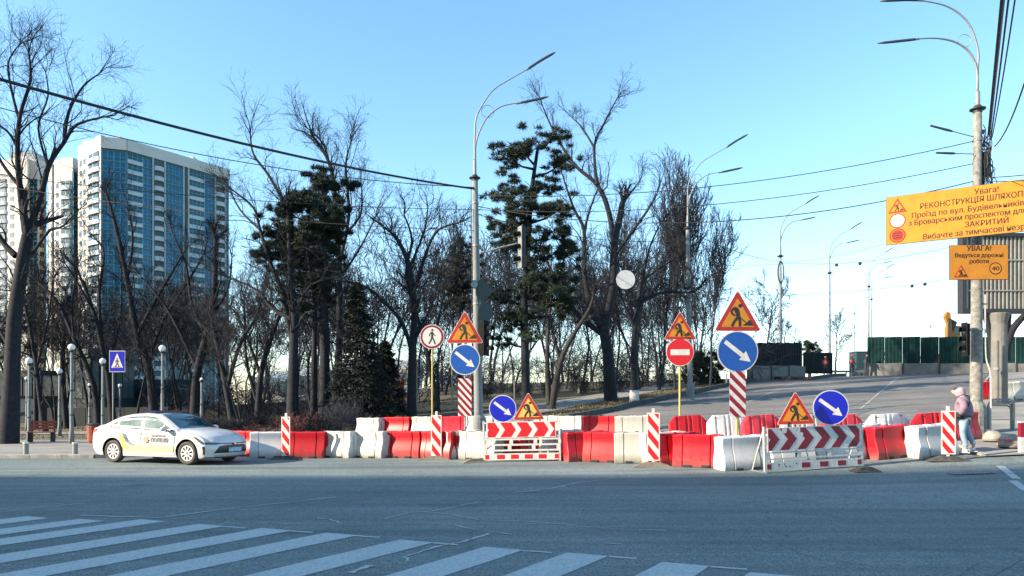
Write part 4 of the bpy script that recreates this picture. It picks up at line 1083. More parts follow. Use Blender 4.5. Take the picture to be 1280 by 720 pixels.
# ================================================================ WATER-FILLED BARRIERS
def block_a_mesh(mt, L=1.2):
    prof = [(0, .27), (.06, .287), (.2, .292), (.33, .275), (.46, .242), (.58, .212), (.7, .198), (.8, .20), (.9, .215), (.965, .218), (1.0, .20)]
    H = .80
    st = [(-.60, -.012), (-.585, .01), (-.36, .012), (-.352, -.028), (-.338, -.028), (-.33, .022), (-.0, .026), (.33, .022), (.338, -.028), (.352, -.028), (.36, .012), (.585, .01), (.60, -.012)]
    mb = MB().use(mt); vs = []; n = 2 * len(prof)
    for x, o in st:
        slot = False
        for (h, w_) in prof: vs.append((x, -(w_ + o), h * H))
        for (h, w_) in reversed(prof): vs.append((x, (w_ + o), h * H))
    fs = []
    for i in range(len(st) - 1):
        for k in range(n): fs.append((i * n + k, i * n + (k + 1) % n, (i + 1) * n + (k + 1) % n, (i + 1) * n + k))
    fs.append(tuple(range(n - 1, -1, -1))); o_ = (len(st) - 1) * n; fs.append(tuple(range(o_, o_ + n)))
    mb.add(vs, fs)
    # interlocking tongue at one end
    mb.box(.585, .66, -.07, .07, .08, .7)
    me = mb.mesh('body', True); me.set_sharp_from_angle(angle=math.radians(32))
    bm = bmesh.new(); bm.from_mesh(me); bmesh.ops.recalc_face_normals(bm, faces=bm.faces); bm.to_mesh(me); bm.free()
    top = MB().use(mt)
    for x in (-.44, .0, .44): top.box(x - .09, x + .09, -.13, .13, .798, .815)
    top.box(-.6, .6, -.175, .175, .792, .803)
    cap = MB().use('dark_fill').cyl((.0, 0, .8), .045, .035, 10)
    return me, top.mesh('top_lugs'), cap.mesh('filler_cap')
def slot_mesh():
    mb = MB().use('dark_fill')
    for x in (-.22, .22):
        mb.box(x - .085, x + .085, -.335, .335, -.002, .055)
    return mb.mesh('fork_slot')
BA = {k: block_a_mesh(m_) for k, m_ in (('red', 'red_plastic'), ('white', 'white_plastic'), ('clean', 'white_clean'), ('faded', 'red_faded'))}
SLOT = slot_mesh()
def block_b_mesh(mt):
    """tall wall block with chamfered shoulders and vertical flutes"""
    H = .86; mb = MB().use(mt)
    xs = [-.6, -.57, -.42, -.405, -.34, -.325, -.12, -.105, -.04, -.025, .025, .04, .105, .12, .325, .34, .405, .42, .57, .6]
    rec = {-.405, -.34, -.105, -.04, .04, .105, .34, .405}
    vs = []; n = 10
    for x in xs:
        zt = H if abs(x) < .4 else H - (abs(x) - .4) * 1.1
        o = -.035 if x in rec else 0.0
        for (h, w_) in ((0, .24), (.12, .24), (.28, .17 + o), (.68 * 0 + zt / H * .82, .13 + o), (zt / H, .11)):
            vs.append((x, -w_, min(h * H, zt)))
        for (h, w_) in reversed(((0, .24), (.12, .24), (.28, .17 + o), (zt / H * .82, .13 + o), (zt / H, .11))):
            vs.append((x, w_, min(h * H, zt)))
    fs = []
    for i in range(len(xs) - 1):
        for k in range(n): fs.append((i * n + k, i * n + (k + 1) % n, (i + 1) * n + (k + 1) % n, (i + 1) * n + k))
    fs.append(tuple(range(n - 1, -1, -1))); o_ = (len(xs) - 1) * n; fs.append(tuple(range(o_, o_ + n)))
    mb.add(vs, fs); me = mb.mesh('body', True); me.set_sharp_from_angle(angle=math.radians(28))
    bm = bmesh.new(); bm.from_mesh(me); bmesh.ops.recalc_face_normals(bm, faces=bm.faces); bm.to_mesh(me); bm.free()
    hol = MB().use('dark_fill')
    for x in (-.36, .36): hol.tube([(x, -.135, H - .07), (x, .135, H - .07)], .016, 8)
    return me, hol.mesh('lifting_hole')
BBm = {k: block_b_mesh(m_) for k, m_ in (('red', 'red_plastic'), ('clean', 'white_clean'), ('faded', 'red_faded'))}
nb_ = 0
def blockA(px, d, th, colr, label, group, zoff=0.0, tilt=0.0):
    """th > 0 turns the front towards the right"""
    p = P(px, d); r = thing('water_barrier', label, 'barrier', (p.x, p.y, p.z + .004 + zoff), math.radians(th), group)
    gx = (gz(p.x + .3, p.y) - gz(p.x - .3, p.y)) / .6; gy = (gz(p.x, p.y + .3) - gz(p.x, p.y - .3)) / .6
    a = math.radians(th); r.rotation_euler = (math.radians(tilt) , -math.atan(gx * math.cos(a) + gy * math.sin(a)), a)
    b_, t_, c_ = BA[colr]
    link('body', b_, r); link('top_lugs', t_, r); link('filler_cap', c_, r); link('fork_slot', SLOT, r)
    return r
def blockB(px, d, th, colr, label, group):
    p = P(px, d); r = thing('water_barrier', label, 'barrier', (p.x, p.y, p.z + .004), math.radians(th), group)
    a = math.radians(th); gx = (gz(p.x + .3, p.y) - gz(p.x - .3, p.y)) / .6; gy = (gz(p.x, p.y + .3) - gz(p.x, p.y - .3)) / .6
    r.rotation_euler = (0, -math.atan(gx * math.cos(a) + gy * math.sin(a)), a)
    b_, h_ = BBm[colr]; link('body', b_, r); link('lifting_hole', h_, r)
    return r
GF = 'red and white barriers of the front row'; GB = 'red and white barriers of the rear row'
for px, d, th, c, lab in (
    (303, 24.2, -25, 'red', 'red barrier whose end peeks out past the nose of the car'),
    (339, 23.4, 10, 'clean', 'shaded white barrier between the car nose and the leftmost striped delineator'),
    (385, 23.2, -4, 'red', 'red barrier directly right of the leftmost delineator'),
    (425, 23.2, -28, 'white', 'cream barrier right of the leftmost red one, first of the cream pair'),
    (464, 23.0, -26, 'white', 'cream barrier just left of the bright red one, second of the cream pair'),
    (507, 22.8, -20, 'red', 'bright red barrier right of the cream pair, dark at its right end'),
    (550, 22.3, -34, 'red', 'red barrier partly hidden by the second striped delineator'),
    (580, 22.3, 26, 'white', 'scuffed white barrier turned away, right of the second delineator'),
    (601, 21.8, -26, 'white', 'white barrier touching the left edge of the left chevron board'),
    (636, 22.3, -30, 'red', 'red barrier behind the left half of the left chevron board'),
    (667, 22.2, 30, 'red', 'shaded red barrier behind the right half of the left chevron board'),
    (702, 21.6, 26, 'white', 'grey shaded white barrier at the right edge of the left chevron board'),
    (732, 20.8, 14, 'red', 'dark shaded red barrier right of the left chevron board'),
    (758, 20.4, -26, 'red', 'sunlit red barrier with curved edge, in front of its dark red neighbour'),
    (797, 20.0, -12, 'white', 'cream barrier left of the third striped delineator'),
    (829, 19.8, 16, 'white', 'shaded white barrier behind the third striped delineator'),
    (845, 19.4, 16, 'red', 'dark red barrier right of the third striped delineator'),
    (873, 18.8, -25, 'red', 'sunlit red barrier below the no entry sign'),
    (927, 18.1, 12, 'clean', 'grey-white barrier left of the right chevron board, below the striped panel'),
    (985, 18.3, 14, 'clean', 'white barrier behind the left part of the right chevron board'),
    (1038, 18.9, 16, 'clean', 'white barrier behind the right part of the right chevron board'),
    (1079, 19.5, 40, 'white', 'white barrier end showing right of the right chevron board'),
    (1110, 19.1, 18, 'red', 'dark crimson barrier right of the right chevron board'),
    (1164, 18.9, 17, 'clean', 'dusty white barrier with small black marks left of the fourth delineator'),
    (1197, 21.3, 20, 'red', 'red barrier end just behind the walking woman')):
    blockA(px, d, th, c, lab, GF)
for px, d, th, c, lab in (
    (464, 30.2, -32, 'white', 'cream barrier at the left end of the rear row'),
    (499, 29.9, -24, 'red', 'red barrier second from left in the rear row'),
    (534, 29.4, -30, 'white', 'cream barrier of the rear row left of the second delineator top'),
    (567, 29.0, -8, 'faded', 'red barrier of the rear row under the small striped panel'),
    (602, 28.4, -30, 'white', 'white barrier of the rear row at the foot of the left lamp post'),
    (640, 27.8, 10, 'white', 'white barrier of the rear row under the small blue arrow sign'),
    (676, 27.2, -20, 'white', 'white barrier of the rear row under the small triangle'),
    (711, 26.6, -30, 'white', 'white barrier of the rear row left of the bright red one'),
    (752, 26.0, -26, 'red', 'bright red barrier of the rear row right of the left chevron board'),
    (792, 25.4, -14, 'white', 'cream barrier of the rear row behind the third delineator')):
    blockA(px, d, th, c, lab, GB)
for px, d, th, c, lab in (
    (861, 24.0, 3, 'red', 'red shouldered barrier under the no entry sign in the rear row'),
    (909, 23.6, 6, 'clean', 'white shouldered barrier under the large blue arrow sign in the rear row'),
    (952, 23.0, 8, 'faded', 'faded red shouldered barrier left of the small roadworks triangle in the rear row'),
    (1002, 22.4, 6, 'clean', 'white shouldered barrier hidden behind the right chevron board signs'),
    (1053, 21.9, 8, 'faded', 'faded red shouldered barrier under the right blue arrow sign'),
    (1110, 21.5, 4, 'clean', 'white shouldered barrier behind the dark crimson barrier'),
    (1168, 21.2, 4, 'red', 'red shouldered barrier left of the walking woman in the rear row')):
    blockB(px, d, th, c, lab, GB)
# two more far up on the right
for px, d, c, lab in ((1238, 33, 'red', 'red barrier standing on the ramp between the right lamp post and the billboard column'), (1277, 32, 'white', 'white barrier on the ramp at the right edge right of the billboard column')):
    r_ = blockA(px, d, 5, c, lab, 'barriers on the ramp'); r_.scale = (1.0 if c == 'red' else 1.6, 1, 1)

# black graffiti mark on the dusty white block
p = P(1164, 18.7)

# ================================================================ SIGNS (front faces -y in their own space)
def worker(mb, cx, cz, s, y0, y1):
    def T(pts): return [(cx + a * s, cz + b * s) for a, b in pts]
    mb.disc(cx + .055 * s, cz + .515 * s, .042 * s, y0, y1, 14)
    mb.plate(T([(-.135, .435), (-.105, .475), (-.05, .49), (.0, .47), (.035, .40), (.05, .30), (.055, .235), (-.035, .225), (-.035, .30), (-.075, .40), (-.10, .425)]), y0 - .0012, y1)
    mb.stroke(T([(-.105, .45), (-.15, .39), (-.125, .33), (-.07, .30)]), [.04 * s] * 4, y0 - .0006, y1)
    mb.stroke(T([(-.01, .25), (-.075, .17), (-.135, .065)]), [.065 * s, .05 * s, .045 * s], y0 - .0018, y1)
    mb.stroke(T([(.03, .25), (.045, .17), (.045, .065)]), [.06 * s, .05 * s, .05 * s], y0 - .0026, y1)
    mb.plate(T([(-.15, .06), (-.10, .06), (-.09, .09), (-.14, .09)]), y0 - .003, y1)
    mb.stroke(T([(-.03, .33), (.07, .235), (.20, .12)]), .018 * s, y0 - .0034, y1)
    mb.plate(T([(.11, .075), (.15, .105), (.2, .13), (.245, .19), (.275, .195), (.3, .15), (.345, .075)]), y0 - .0038, y1)
def tri_pts(s, r=0.07, n=4):
    """equilateral triangle, base at z=0 centred, with rounded corners"""
    h = s * .866; V = [(-s / 2, 0), (s / 2, 0), (0, h)]; out = []
    c = Vector((0, h / 3))
    for i, v in enumerate(V):
        v = Vector(v); q = v + (c - v).normalized() * r * 2 * s / 2
        a0 = {0: 210, 1: 330, 2: 90}[i]
        for k in range(n + 1):
            a = math.radians(a0 - 60 + 120 * k / n); out.append((q.x + math.cos(a) * r * s / 2, q.y + math.sin(a) * r * s / 2))
    return out
def scaled(pts, c, k): return [(c[0] + (x - c[0]) * k, c[1] + (z - c[1]) * k) for x, z in pts]
def add_triangle(root, s, z, y=0, x=0, red='sign_redorange', fill='sign_yellow'):
    mb = MB(); pts = [(a + x, b + z) for a, b in tri_pts(s)]; c = (x, z + s * .2887)
    mb.use('sign_white').plate(pts, y - .004, y + .0)
    mb.use(red).plate(scaled(pts, c, .965), y - .0075, y - .0041)
    mb.use(fill).plate(scaled([(a + x, b + z) for a, b in tri_pts(s, .03)], c, .70), y - .011, y - .0076)
    mb.use('black'); worker(mb, x, z + s * .05, s * .93, y - .015, y - .0111)
    mb.use('galv').plate(scaled(pts, c, .99), y + .001, y + .012)
    return mb.build('triangle_plate', root)
def add_arrow_disc(root, r, z, y=0, x=0, blue='sign_blue', ang=-38, k=1.0):
    mb = MB(); mb.use('sign_white').disc(x, z, r, y - .004, y, 40); mb.use(blue).disc(x, z, r * .945, y - .0075, y - .0041, 40)
    a = math.radians(ang); ux, uz = math.cos(a), math.sin(a); nx_, nz_ = -uz, ux
    def Q(t, n): return (x + (ux * t + nx_ * n) * r, z + (uz * t + nz_ * n) * r)
    mb.use('sign_white').plate([Q(-.78, -.10), (Q(.30, -.10)), Q(.30, -.27), Q(.80, 0), Q(.30, .27), Q(.30, .10), Q(-.78, .10)], y - .011, y - .0076)
    mb.use('galv').disc(x, z, r * .99, y + .001, y + .012, 40)
    return mb.build('arrow_disc', root)
def add_stripe_panel(root, w, h, z, y=0, x=0, red='sign_crimson', n=5, mirror=False, name='striped_panel', edge=True, slope=1.0):
    mb = MB(); mb.use('sign_white').box(x - w / 2, x + w / 2, y - .004, y, z, z + h)
    m = .03 if edge else 0.0
    x0, x1, z0, z1 = x - w / 2 + m, x + w / 2 - m, z + m, z + h - m
    per = (z1 - z0) / n; dz = (x1 - x0) * slope
    k = 0
    for i in range(-3, n + 3):
        a = z1 - i * per      # upper-left height of the stripe; runs down to the right
        quad = [(x0, a), (x1, a - dz), (x1, a - dz - per * .5), (x0, a - per * .5)]
        # clip in z
        def clip(poly, lim, keep_below):
            out = []
            for (p, q) in zip(poly, poly[1:] + poly[:1]):
                ip = (p[1] <= lim) if keep_below else (p[1] >= lim); iq = (q[1] <= lim) if keep_below else (q[1] >= lim)
                if ip: out.append(p)
                if ip != iq:
                    t = (lim - p[1]) / (q[1] - p[1]); out.append((p[0] + (q[0] - p[0]) * t, lim))
            return out
        quad = clip(quad, z1, True)
        if len(quad) >= 3: quad = clip(quad, z0, False)
        if len(quad) >= 3: mb.use(red).plate(quad, y - .008, y - .0041)
    mb.use('galv').box(x - w / 2 + .005, x + w / 2 - .005, y + .001, y + .015, z + .005, z + h - .005)
    return mb.build(name, root)
def pole(root, z1, r=.03, mt='galv', z0=-.1, y=.05, x=0, name='pole'):
    return MB().tube([(x, y, z0), (x, y, z1)], r, 10).build(name, root, mt, smooth=False)
def clamps(root, zs, y=.02):
    for z in zs: MB().box(-.07, .07, y - .005, y + .07, z - .015, z + .015).build('clamp', root, 'galv')

def zrel(py, d, base): return EYE - (py - HZ) / F * d - base.z
# group at x=580
d = 24.6; b = P(581, d); S = d / F
r = thing('road_sign', 'roadworks triangle over blue arrow disc and red striped panel left of the lamp post', 'road sign', b, math.radians(-6))
add_triangle(r, 47.5 * S, zrel(429, d, b)); add_arrow_disc(r, 19.3 * S, zrel(449.5, d, b)); add_stripe_panel(r, 17 * S, 47 * S, zrel(520, d, b), n=5, edge=False, slope=1.1)
pole(r, zrel(392, d, b)); clamps(r, [zrel(p_, d, b) for p_ in (410, 440, 460, 480, 510)])
# no pedestrians
d = 28.0; b = P(540, d); S = d / F
r = thing('road_sign', 'round pedestrian ban sign with red ring on a thin yellow pole', 'road sign', b, math.radians(-4))
zc = zrel(421, d, b); R_ = 15.3 * S
mb = MB(); mb.use('sign_white').disc(0, zc, R_, -.004, 0, 36); mb.use('sign_crimson').disc(0, zc, R_ * .95, -.0075, -.0041, 36); mb.use('sign_white').disc(0, zc, R_ * .78, -.011, -.0076, 36)
mb.use('black')
def ped(mb, cx, cz, s, y0, y1):
    T = lambda pts: [(cx + a * s, cz + b * s) for a, b in pts]
    mb.disc(cx + .02 * s, cz + .44 * s, .075 * s, y0, y1, 12)
    mb.plate(T([(-.06, .33), (.05, .34), (.08, .1), (.06, -.06), (-.06, -.06), (-.05, .12)]), y0 - .001, y1)
    mb.stroke(T([(.03, .3), (.13, .14), (.22, .06)]), .05 * s, y0 - .0014, y1); mb.stroke(T([(-.04, .3), (-.14, .2), (-.17, .05)]), .05 * s, y0 - .002, y1)
    mb.stroke(T([(.02, -.04), (.12, -.22), (.2, -.46)]), .075 * s, y0 - .0024, y1); mb.stroke(T([(-.02, -.04), (-.08, -.24), (-.2, -.44)]), .075 * s, y0 - .003, y1)
ped(mb, 0, zc, R_ * 1.25, -.016, -.0111); mb.use('galv').disc(0, zc, R_ * .98, .001, .01, 36); mb.build('sign_disc', r); pole(r, zc + R_ * .8, .028, 'yellow_metal')
# no entry group
d = 26.0; b = P(850, d); S = d / F
r = thing('road_sign', 'roadworks triangle over red no entry disc on a yellow pole', 'road sign', b, math.radians(-2))
add_triangle(r, 41 * S, zrel(424.5, d, b)); zc = zrel(440.3, d, b); R_ = 17.3 * S
mb = MB(); mb.use('sign_white').disc(0, zc, R_, -.004, 0, 40); mb.use('sign_red').disc(0, zc, R_ * .955, -.0075, -.0041, 40); mb.use('sign_white').box(-R_ * .68, R_ * .68, -.011, -.0076, zc - R_ * .21, zc + R_ * .21)
mb.use('galv').disc(0, zc, R_ * .98, .001, .01, 36); mb.build('sign_disc', r); pole(r, zrel(395, d, b), .034, 'yellow_metal')
# big group
d = 19.7; b = P(922, d); S = d / F
r = thing('road_sign', 'largest roadworks triangle over blue arrow disc and striped panel above the grey-white barrier', 'road sign', b, math.radians(2))
add_triangle(r, 60 * S, zrel(414, d, b), red='sign_redorange'); add_arrow_disc(r, 26 * S, zrel(439.5, d, b)); add_stripe_panel(r, 20.5 * S, 57 * S, zrel(521, d, b), n=4, edge=False, slope=1.0)
pole(r, zrel(372, d, b), .03, 'yellow_metal'); clamps(r, [zrel(p_, d, b) for p_ in (395, 425, 450, 480, 510)])
# pedestrian crossing sign left
d = 38.0; b = P(146.5, d); S = d / F
r = thing('road_sign', 'blue square pedestrian crossing sign on a pole above the police car', 'road sign', b, math.radians(-3))
w_ = 10.2 * S; z0 = zrel(465, d, b); z1 = zrel(438.5, d, b)
mb = MB(); mb.use('sign_white').box(-w_, w_, -.004, 0, z0, z1); mb.use('sign_deepblue').box(-w_ * .95, w_ * .95, -.0075, -.0041, z0 + .03, z1 - .03)
mb.use('sign_white').plate([(-w_ * .74, z0 + .22), (w_ * .74, z0 + .22), (0, z1 - .12)], -.011, -.0076)
mb.use('black'); ped(mb, 0, (z0 + z1) / 2 - .06, .72 * (z1 - z0) * .62, -.016, -.0111); mb.use('black').box(-w_ * .5, w_ * .5, -.014, -.0111, z0 + .24, z0 + .27); mb.build('sign_plate', r); pole(r, z1, .035, x=-w_ * .6)
# round sign back hung by the tree
d = 30.0; b = P(782, d)
r = thing('sign_back', 'pale round back of a sign hanging from the cable in front of the broken-topped tree', 'sign', (b.x, b.y, vz(349.5, d)))
MB().disc(0, 0, 11.8 * d / F, -.01, .01, 36).build('disc', r, 'signback'); MB().tube([(0, .0, .36), (0, 0, vz(303, d) - vz(349.5, d))], .008, 5).build('hanger', r, 'cable')

# ---------------------------------------------------------------- chevron boards
def chevron_board(px, d, yawd, W_, label, sgn, arrow_x, tri_x, bz, stripe_n, aged, tri_s, disc_r, disc_h, tri_h, red, phase):
    b = P(px, d)
    r = thing('chevron_barricade', label, 'barricade', b, math.radians(yawd))
    gx = (gz(b.x + .5, b.y) - gz(b.x - .5, b.y)); r.rotation_euler = (0, -math.atan(gx), math.radians(yawd))
    h = W_ / 2
    # end frames: front leg, rear leg, foot
    for s_ in (-1, 1):
        MB().box(s_ * h - .022, s_ * h + .022, -.03, .03, 0, bz[1] + .03).build('leg', r, 'white_metal')
        MB().tube([(s_ * h, .02, bz[1] - .03), (s_ * h, .55, .02)], .02, 6).build('leg', r, 'white_metal')
        MB().box(s_ * h - .03, s_ * h + .03, -.12, .6, -.0, .035).build('foot', r, 'galv')
    # upper board with chevrons
    mb = MB().use('sign_white').box(-h + .03 + phase[2], h - .03 - phase[2], -.045, -.031, bz[0], bz[1])
    x0 = -h + .05 + phase[2]; x1 = h - .05 - phase[2]; z0 = bz[0] + .02; z1 = bz[1] - .02; zm = (z0 + z1) / 2; hh = (z1 - z0) / 2
    per = phase[1]; a = per * phase[4]; tip = hh * phase[3]
    k = -1
    mb.use(red)
    while True:
        xs_ = x0 + phase[0] + k * per
        if xs_ > x1: break
        poly = [(xs_, z1), (xs_ + a, z1), (xs_ + a + tip, zm), (xs_ + a, z0), (xs_, z0), (xs_ + tip, zm)]
        def clipx(poly, lim, below):
            out = []
            for p, q in zip(poly, poly[1:] + poly[:1]):
                ip = (p[0] <= lim) if below else (p[0] >= lim); iq = (q[0] <= lim) if below else (q[0] >= lim)
                if ip: out.append(p)
                if ip != iq:
                    t = (lim - p[0]) / (q[0] - p[0]); out.append((lim, p[1] + (q[1] - p[1]) * t))
            return out
        # halves are convex, so clip each on its own
        for half in ([poly[0], poly[1], poly[2], poly[5]], [poly[5], poly[2], poly[3], poly[4]]):
            q = clipx(half, x1, True)
            if len(q) >= 3: q = clipx(q, x0, False)
            if len(q) >= 3:
                ar = abs(sum(q[i][0] * q[(i + 1) % len(q)][1] - q[(i + 1) % len(q)][0] * q[i][1] for i in range(len(q))))
                if ar > 1e-4: mb.plate(q, -.049, -.0451)
        k += 1
    if aged:   # peeled patches
        mb.use('sign_white')
        for (cx_, cz_, rr_) in ((x0 + .78, z1 - .05, .06), (x0 + .86, zm + .1, .05), (x0 + .74, z1 - .02, .05), (x0 + .42, z1 - .05, .07)): mb.disc(cx_, cz_, rr_, -.0505, -.0491, 7)
    mb.build('chevron_board', r)
    MB().box(-h, h, -.03, .0, bz[1] - .05, bz[1] - .01).build('rail', r, 'white_metal')
    MB().box(-h, h, -.03, .0, bz[0] + .01, bz[0] + .05).build('rail', r, 'white_metal')
    # slotted plank
    zs = .30; zt_ = bz[0] - .02
    nrow = 2 if not aged else 1
    mb = MB(); rows = []
    span = zt_ - zs
    sl = .62 * span / nrow if nrow == 1 else .30 * span; bb = (span - sl * nrow) / (nrow + 1)
    for i in range(nrow + 1): mb.box(-h + .02, h - .02, -.03, .01, zs + i * (sl + bb), zs + i * (sl + bb) + bb)
    for i in range(nrow):
        z_ = zs + bb + i * (sl + bb); bar = sl
        for t in range(4):
            xx = -h + .05 + (W_ - .1) * (t / 3) + (0 if i % 2 == 0 else .05)
            mb.box(xx - (.05 if 0 < t < 3 else .04), xx + (.05 if 0 < t < 3 else .04), -.0295, .0095, z_ - .001, z_ + bar + .001)
    mb.build('slotted_plank', r, 'white_metal')
    mb = MB().use('white_metal').box(-h + .02, h - .02, -.035, .01, .05, .24)
    for t in range(stripe_n):
        cx_ = -h + .09 + (W_ - .18) * t / (stripe_n - 1); ww = .11 if 0 < t < stripe_n - 1 else .055
        if aged and t == 1: continue
        mb.use(red).box(cx_ - ww, cx_ + ww, -.039, -.0351, .085, .205)
    if aged:
        rg = random.Random(2)
        for _ in range(9): q_ = -h + .3 + rg.random() * .5; mb.use(red).disc(q_, .1 + rg.random() * .1, .02 * rg.random() + .006, -.0385, -.0351, 6)
    mb.build('lower_plank', r)
    for x, tp, sz, hz_ in ((tri_x, 't', tri_s, tri_h), (arrow_x, 'c', disc_r, disc_h)):
        MB().tube([(x, .0, .3), (x, .0, hz_ + (0.3 if tp == 't' else 0))], .022, 8).build('sign_post', r, 'dark_metal')
        sg = link('sign_mount', None, r, (x, -.03, 0), (0, 0, math.radians(-yawd - 4)))
        if tp == 't': add_triangle(sg, sz, hz_, y=0, x=0, red='sign_redorange', fill='sign_yellow' if aged else 'sign_pale')
        else: add_arrow_disc(sg, sz, hz_, y=-.004, x=0, blue='sign_deepblue')
    for s_ in (-.25, .25):
        MB().box(s_ * W_ - .02, s_ * W_ + .02, -.01, .015, bz[1], bz[1] + .12).build('bracket', r, 'dark_metal')
    return r, b
# left: px 605..700 ; right: 953..1085
S = 20.9 / F
chevron_board(652.5, 20.9, -6, 2.14, 'chevron barricade with bright red arrows, blue disc and pale triangle below the lamp post', 1, -.51, .22, (.68, 1.13), 6, False, .90, .385, 1.13 + .37, 1.17, 'sign_red', (-.10, .46, .07, .66, .66))
r2, b2 = chevron_board(1018, 17.5, 13, 2.58, 'chevron barricade with dark peeling arrows, orange triangle and blue disc on the right', 1, .46, -.47, (.50, 1.04), 6, True, .90, .415, 1.04 + .42, 1.10, 'sign_crimson', (-.16, .45, .03, .85, .52))
# rubber feet weights
def foot_base(mb, w=.95, dep=.45):
    mb.add([(-w / 2, -dep / 2, 0), (w / 2, -dep / 2, 0), (w / 2, dep / 2, 0), (-w / 2, dep / 2, 0), (-w * .38, -dep * .32, .05), (w * .38, -dep * .32, .05), (w * .38, dep * .32, .05), (-w * .38, dep * .32, .05),
            (-w * .17, -dep * .28, .115), (w * .17, -dep * .28, .115), (w * .17, dep * .28, .115), (-w * .17, dep * .28, .115)],
           [(3, 2, 1, 0), (0, 1, 5, 4), (1, 2, 6, 5), (2, 3, 7, 6), (3, 0, 4, 7), (4, 5, 9, 8), (5, 6, 10, 9), (6, 7, 11, 10), (7, 4, 8, 11), (8, 9, 10, 11)])
    return mb
def add_base(px, d, label, mt='rubber', rz=0, w=.8):
    p = P(px, d); r = thing('rubber_base', label, 'sign base', (p.x, p.y, p.z + .004), rz)
    foot_base(MB(), w).build('plate', r, mt); foot_base(MB(), w * .4, .2)
    for s_ in (-.25, .25): MB().box(s_ * w - .05, s_ * w + .05, -.09, .09, .04, .075).build('lug', r, mt)
    return r
add_base(1082, 17.0, 'black rubber foot lying at the right end of the right chevron board', w=.62)
add_base(594, 20.8, 'dusty rubber foot at the left end of the left chevron board', 'dusty_rubber', .3, .8)
# ---------------------------------------------------------------- striped delineators
for px, d, top, bot, wpx, mtb, lab, red in ((357.5, 22.5, 521, 571, 11.5, 'rubber', 'leftmost striped delineator board right of the car nose', 'sign_red'), (545.5, 21.9, 519, 573, 13.5, 'dusty_rubber', 'second striped delineator board in front of a red barrier', 'sign_red'),
                                          (816.5, 19.0, 516, 576, 16, 'dusty_rubber', 'third striped delineator board between cream and dark red barriers', 'sign_red'), (1185, 18.1, 513.5, 568, 17, 'rubber', 'fourth striped delineator board beside the walking woman', 'sign_red')):
    b = P(px, d); S = d / F
    r = thing('delineator', lab, 'delineator', (b.x, b.y, b.z + .004), math.radians(-8), 'striped delineator boards')
    foot_base(MB(), 1.0, .46).build('rubber_foot', r, mtb)
    z0 = zrel(bot, d, b); h_ = (bot - top) * S
    o = add_stripe_panel(r, wpx * S, h_, z0, y=-.02, n=3, red=red, name='striped_board', slope=1.25)
    MB().box(-.035, .035, -.012, .03, .05, z0 + h_ + .11).build('post', r, 'white_metal')
# cut-off red and white post at the right edge
b = P(1279, 18.6); r = thing('delineator', 'red and white post cut by the right edge beside the concrete hemispheres', 'delineator', b)
MB().box(-.1, .1, -.05, .05, 0, .42).build('base', r, 'sign_white'); MB().box(-.1, .1, -.05, .05, .42, .78).build('body', r, 'sign_crimson'); MB().box(-.11, .11, -.06, .06, .78, .82).build('cap', r, 'sign_white')

# ================================================================ YELLOW INFORMATION BOARDS ON THE RIGHT POST
dpost = 22.3; bp = P(1220, dpost)
def board(name, label, px0, py0, px1, py1, dl, dr, build):
    """board between its visible left edge (px0) and right edge (px1), turned so its right side is nearer"""
    pass
# big board: left edge 59 px tall at 1108, 64 px at 1280: right side comes nearer
HB = 1.42
dl = HB * F / 59.0; dr0 = HB * F / 64.2
xl = (1108 - CX) / F * dl; xr = (1280 - CX) / F * dr0
yaw = math.atan2(dr0 - dl, xr - xl)
px_len = math.hypot(dr0 - dl, xr - xl)
zb = vz(306.5, dl)
sb = thing('information_board', 'large orange roadworks information board with Ukrainian text on the right lamp post', 'sign board', (xl, dl, zb), yaw)
WB = px_len * 1.36
mb = MB().use('sign_yellow').box(0, WB, -.03, 0, 0, HB); mb.use('dark_metal').box(-.012, WB + .012, -.02, .012, -.012, HB + .012); mb.build('panel', sb)
mb = MB().use('sign_redorange').plate([(a + .30, b + .93) for a, b in tri_pts(.50, .04)], -.034, -.0301); mb.use('sign_yellow').plate(scaled([(a + .30, b + .93) for a, b in tri_pts(.50, .03)], (.30, .93 + .144), .74), -.037, -.0341)
mb.use('brown_print'); worker(mb, .30, .945, .48, -.041, -.0371)
mb.use('sign_redorange').disc(.30, .69, .215, -.034, -.0301, 30); mb.use('sign_white').disc(.30, .69, .185, -.037, -.0341, 30)
mb.use('sign_redorange').disc(.30, .25, .215, -.034, -.0301, 30); mb.use('sign_yellow').disc(.30, .25, .175, -.037, -.0341, 30); mb.use('sign_redorange').disc(.30, .25, .16, -.038, -.0371, 30)
mb.use('brown_print')
for dz in (-.07, 0, .07): mb.box(.17, .43, -.041, -.0381, .25 + dz - .014, .25 + dz + .014)
mb.build('pictogram', sb)
cxT = px_len * (1236 - 1108) / 172.0
k = px_len / 172.0
for txt, z, sz, wpx, cpx in (('Увага!', 1.18, .225, 29, 1236), ('РЕКОНСТРУКЦІЯ ШЛЯХОПРОВОДУ', .955, .225, 166, 1236), ('Проїзд по вул. Будівельників на перетині', .715, .215, 196, 1240), ('з Броварським проспектом для транспорту', .50, .215, 200, 1238), ('ЗАКРИТИЙ', .275, .215, 52, 1236), ('Вибачте за тимчасові незручності', .05, .225, 158, 1236)):
    mb = MB().use('brown_print'); text_mesh(mb, txt, sz, (cpx - 1108) * k, z, -.0325, width=None if wpx is None else wpx * k, bold=.004); mb.build('text_line', sb)
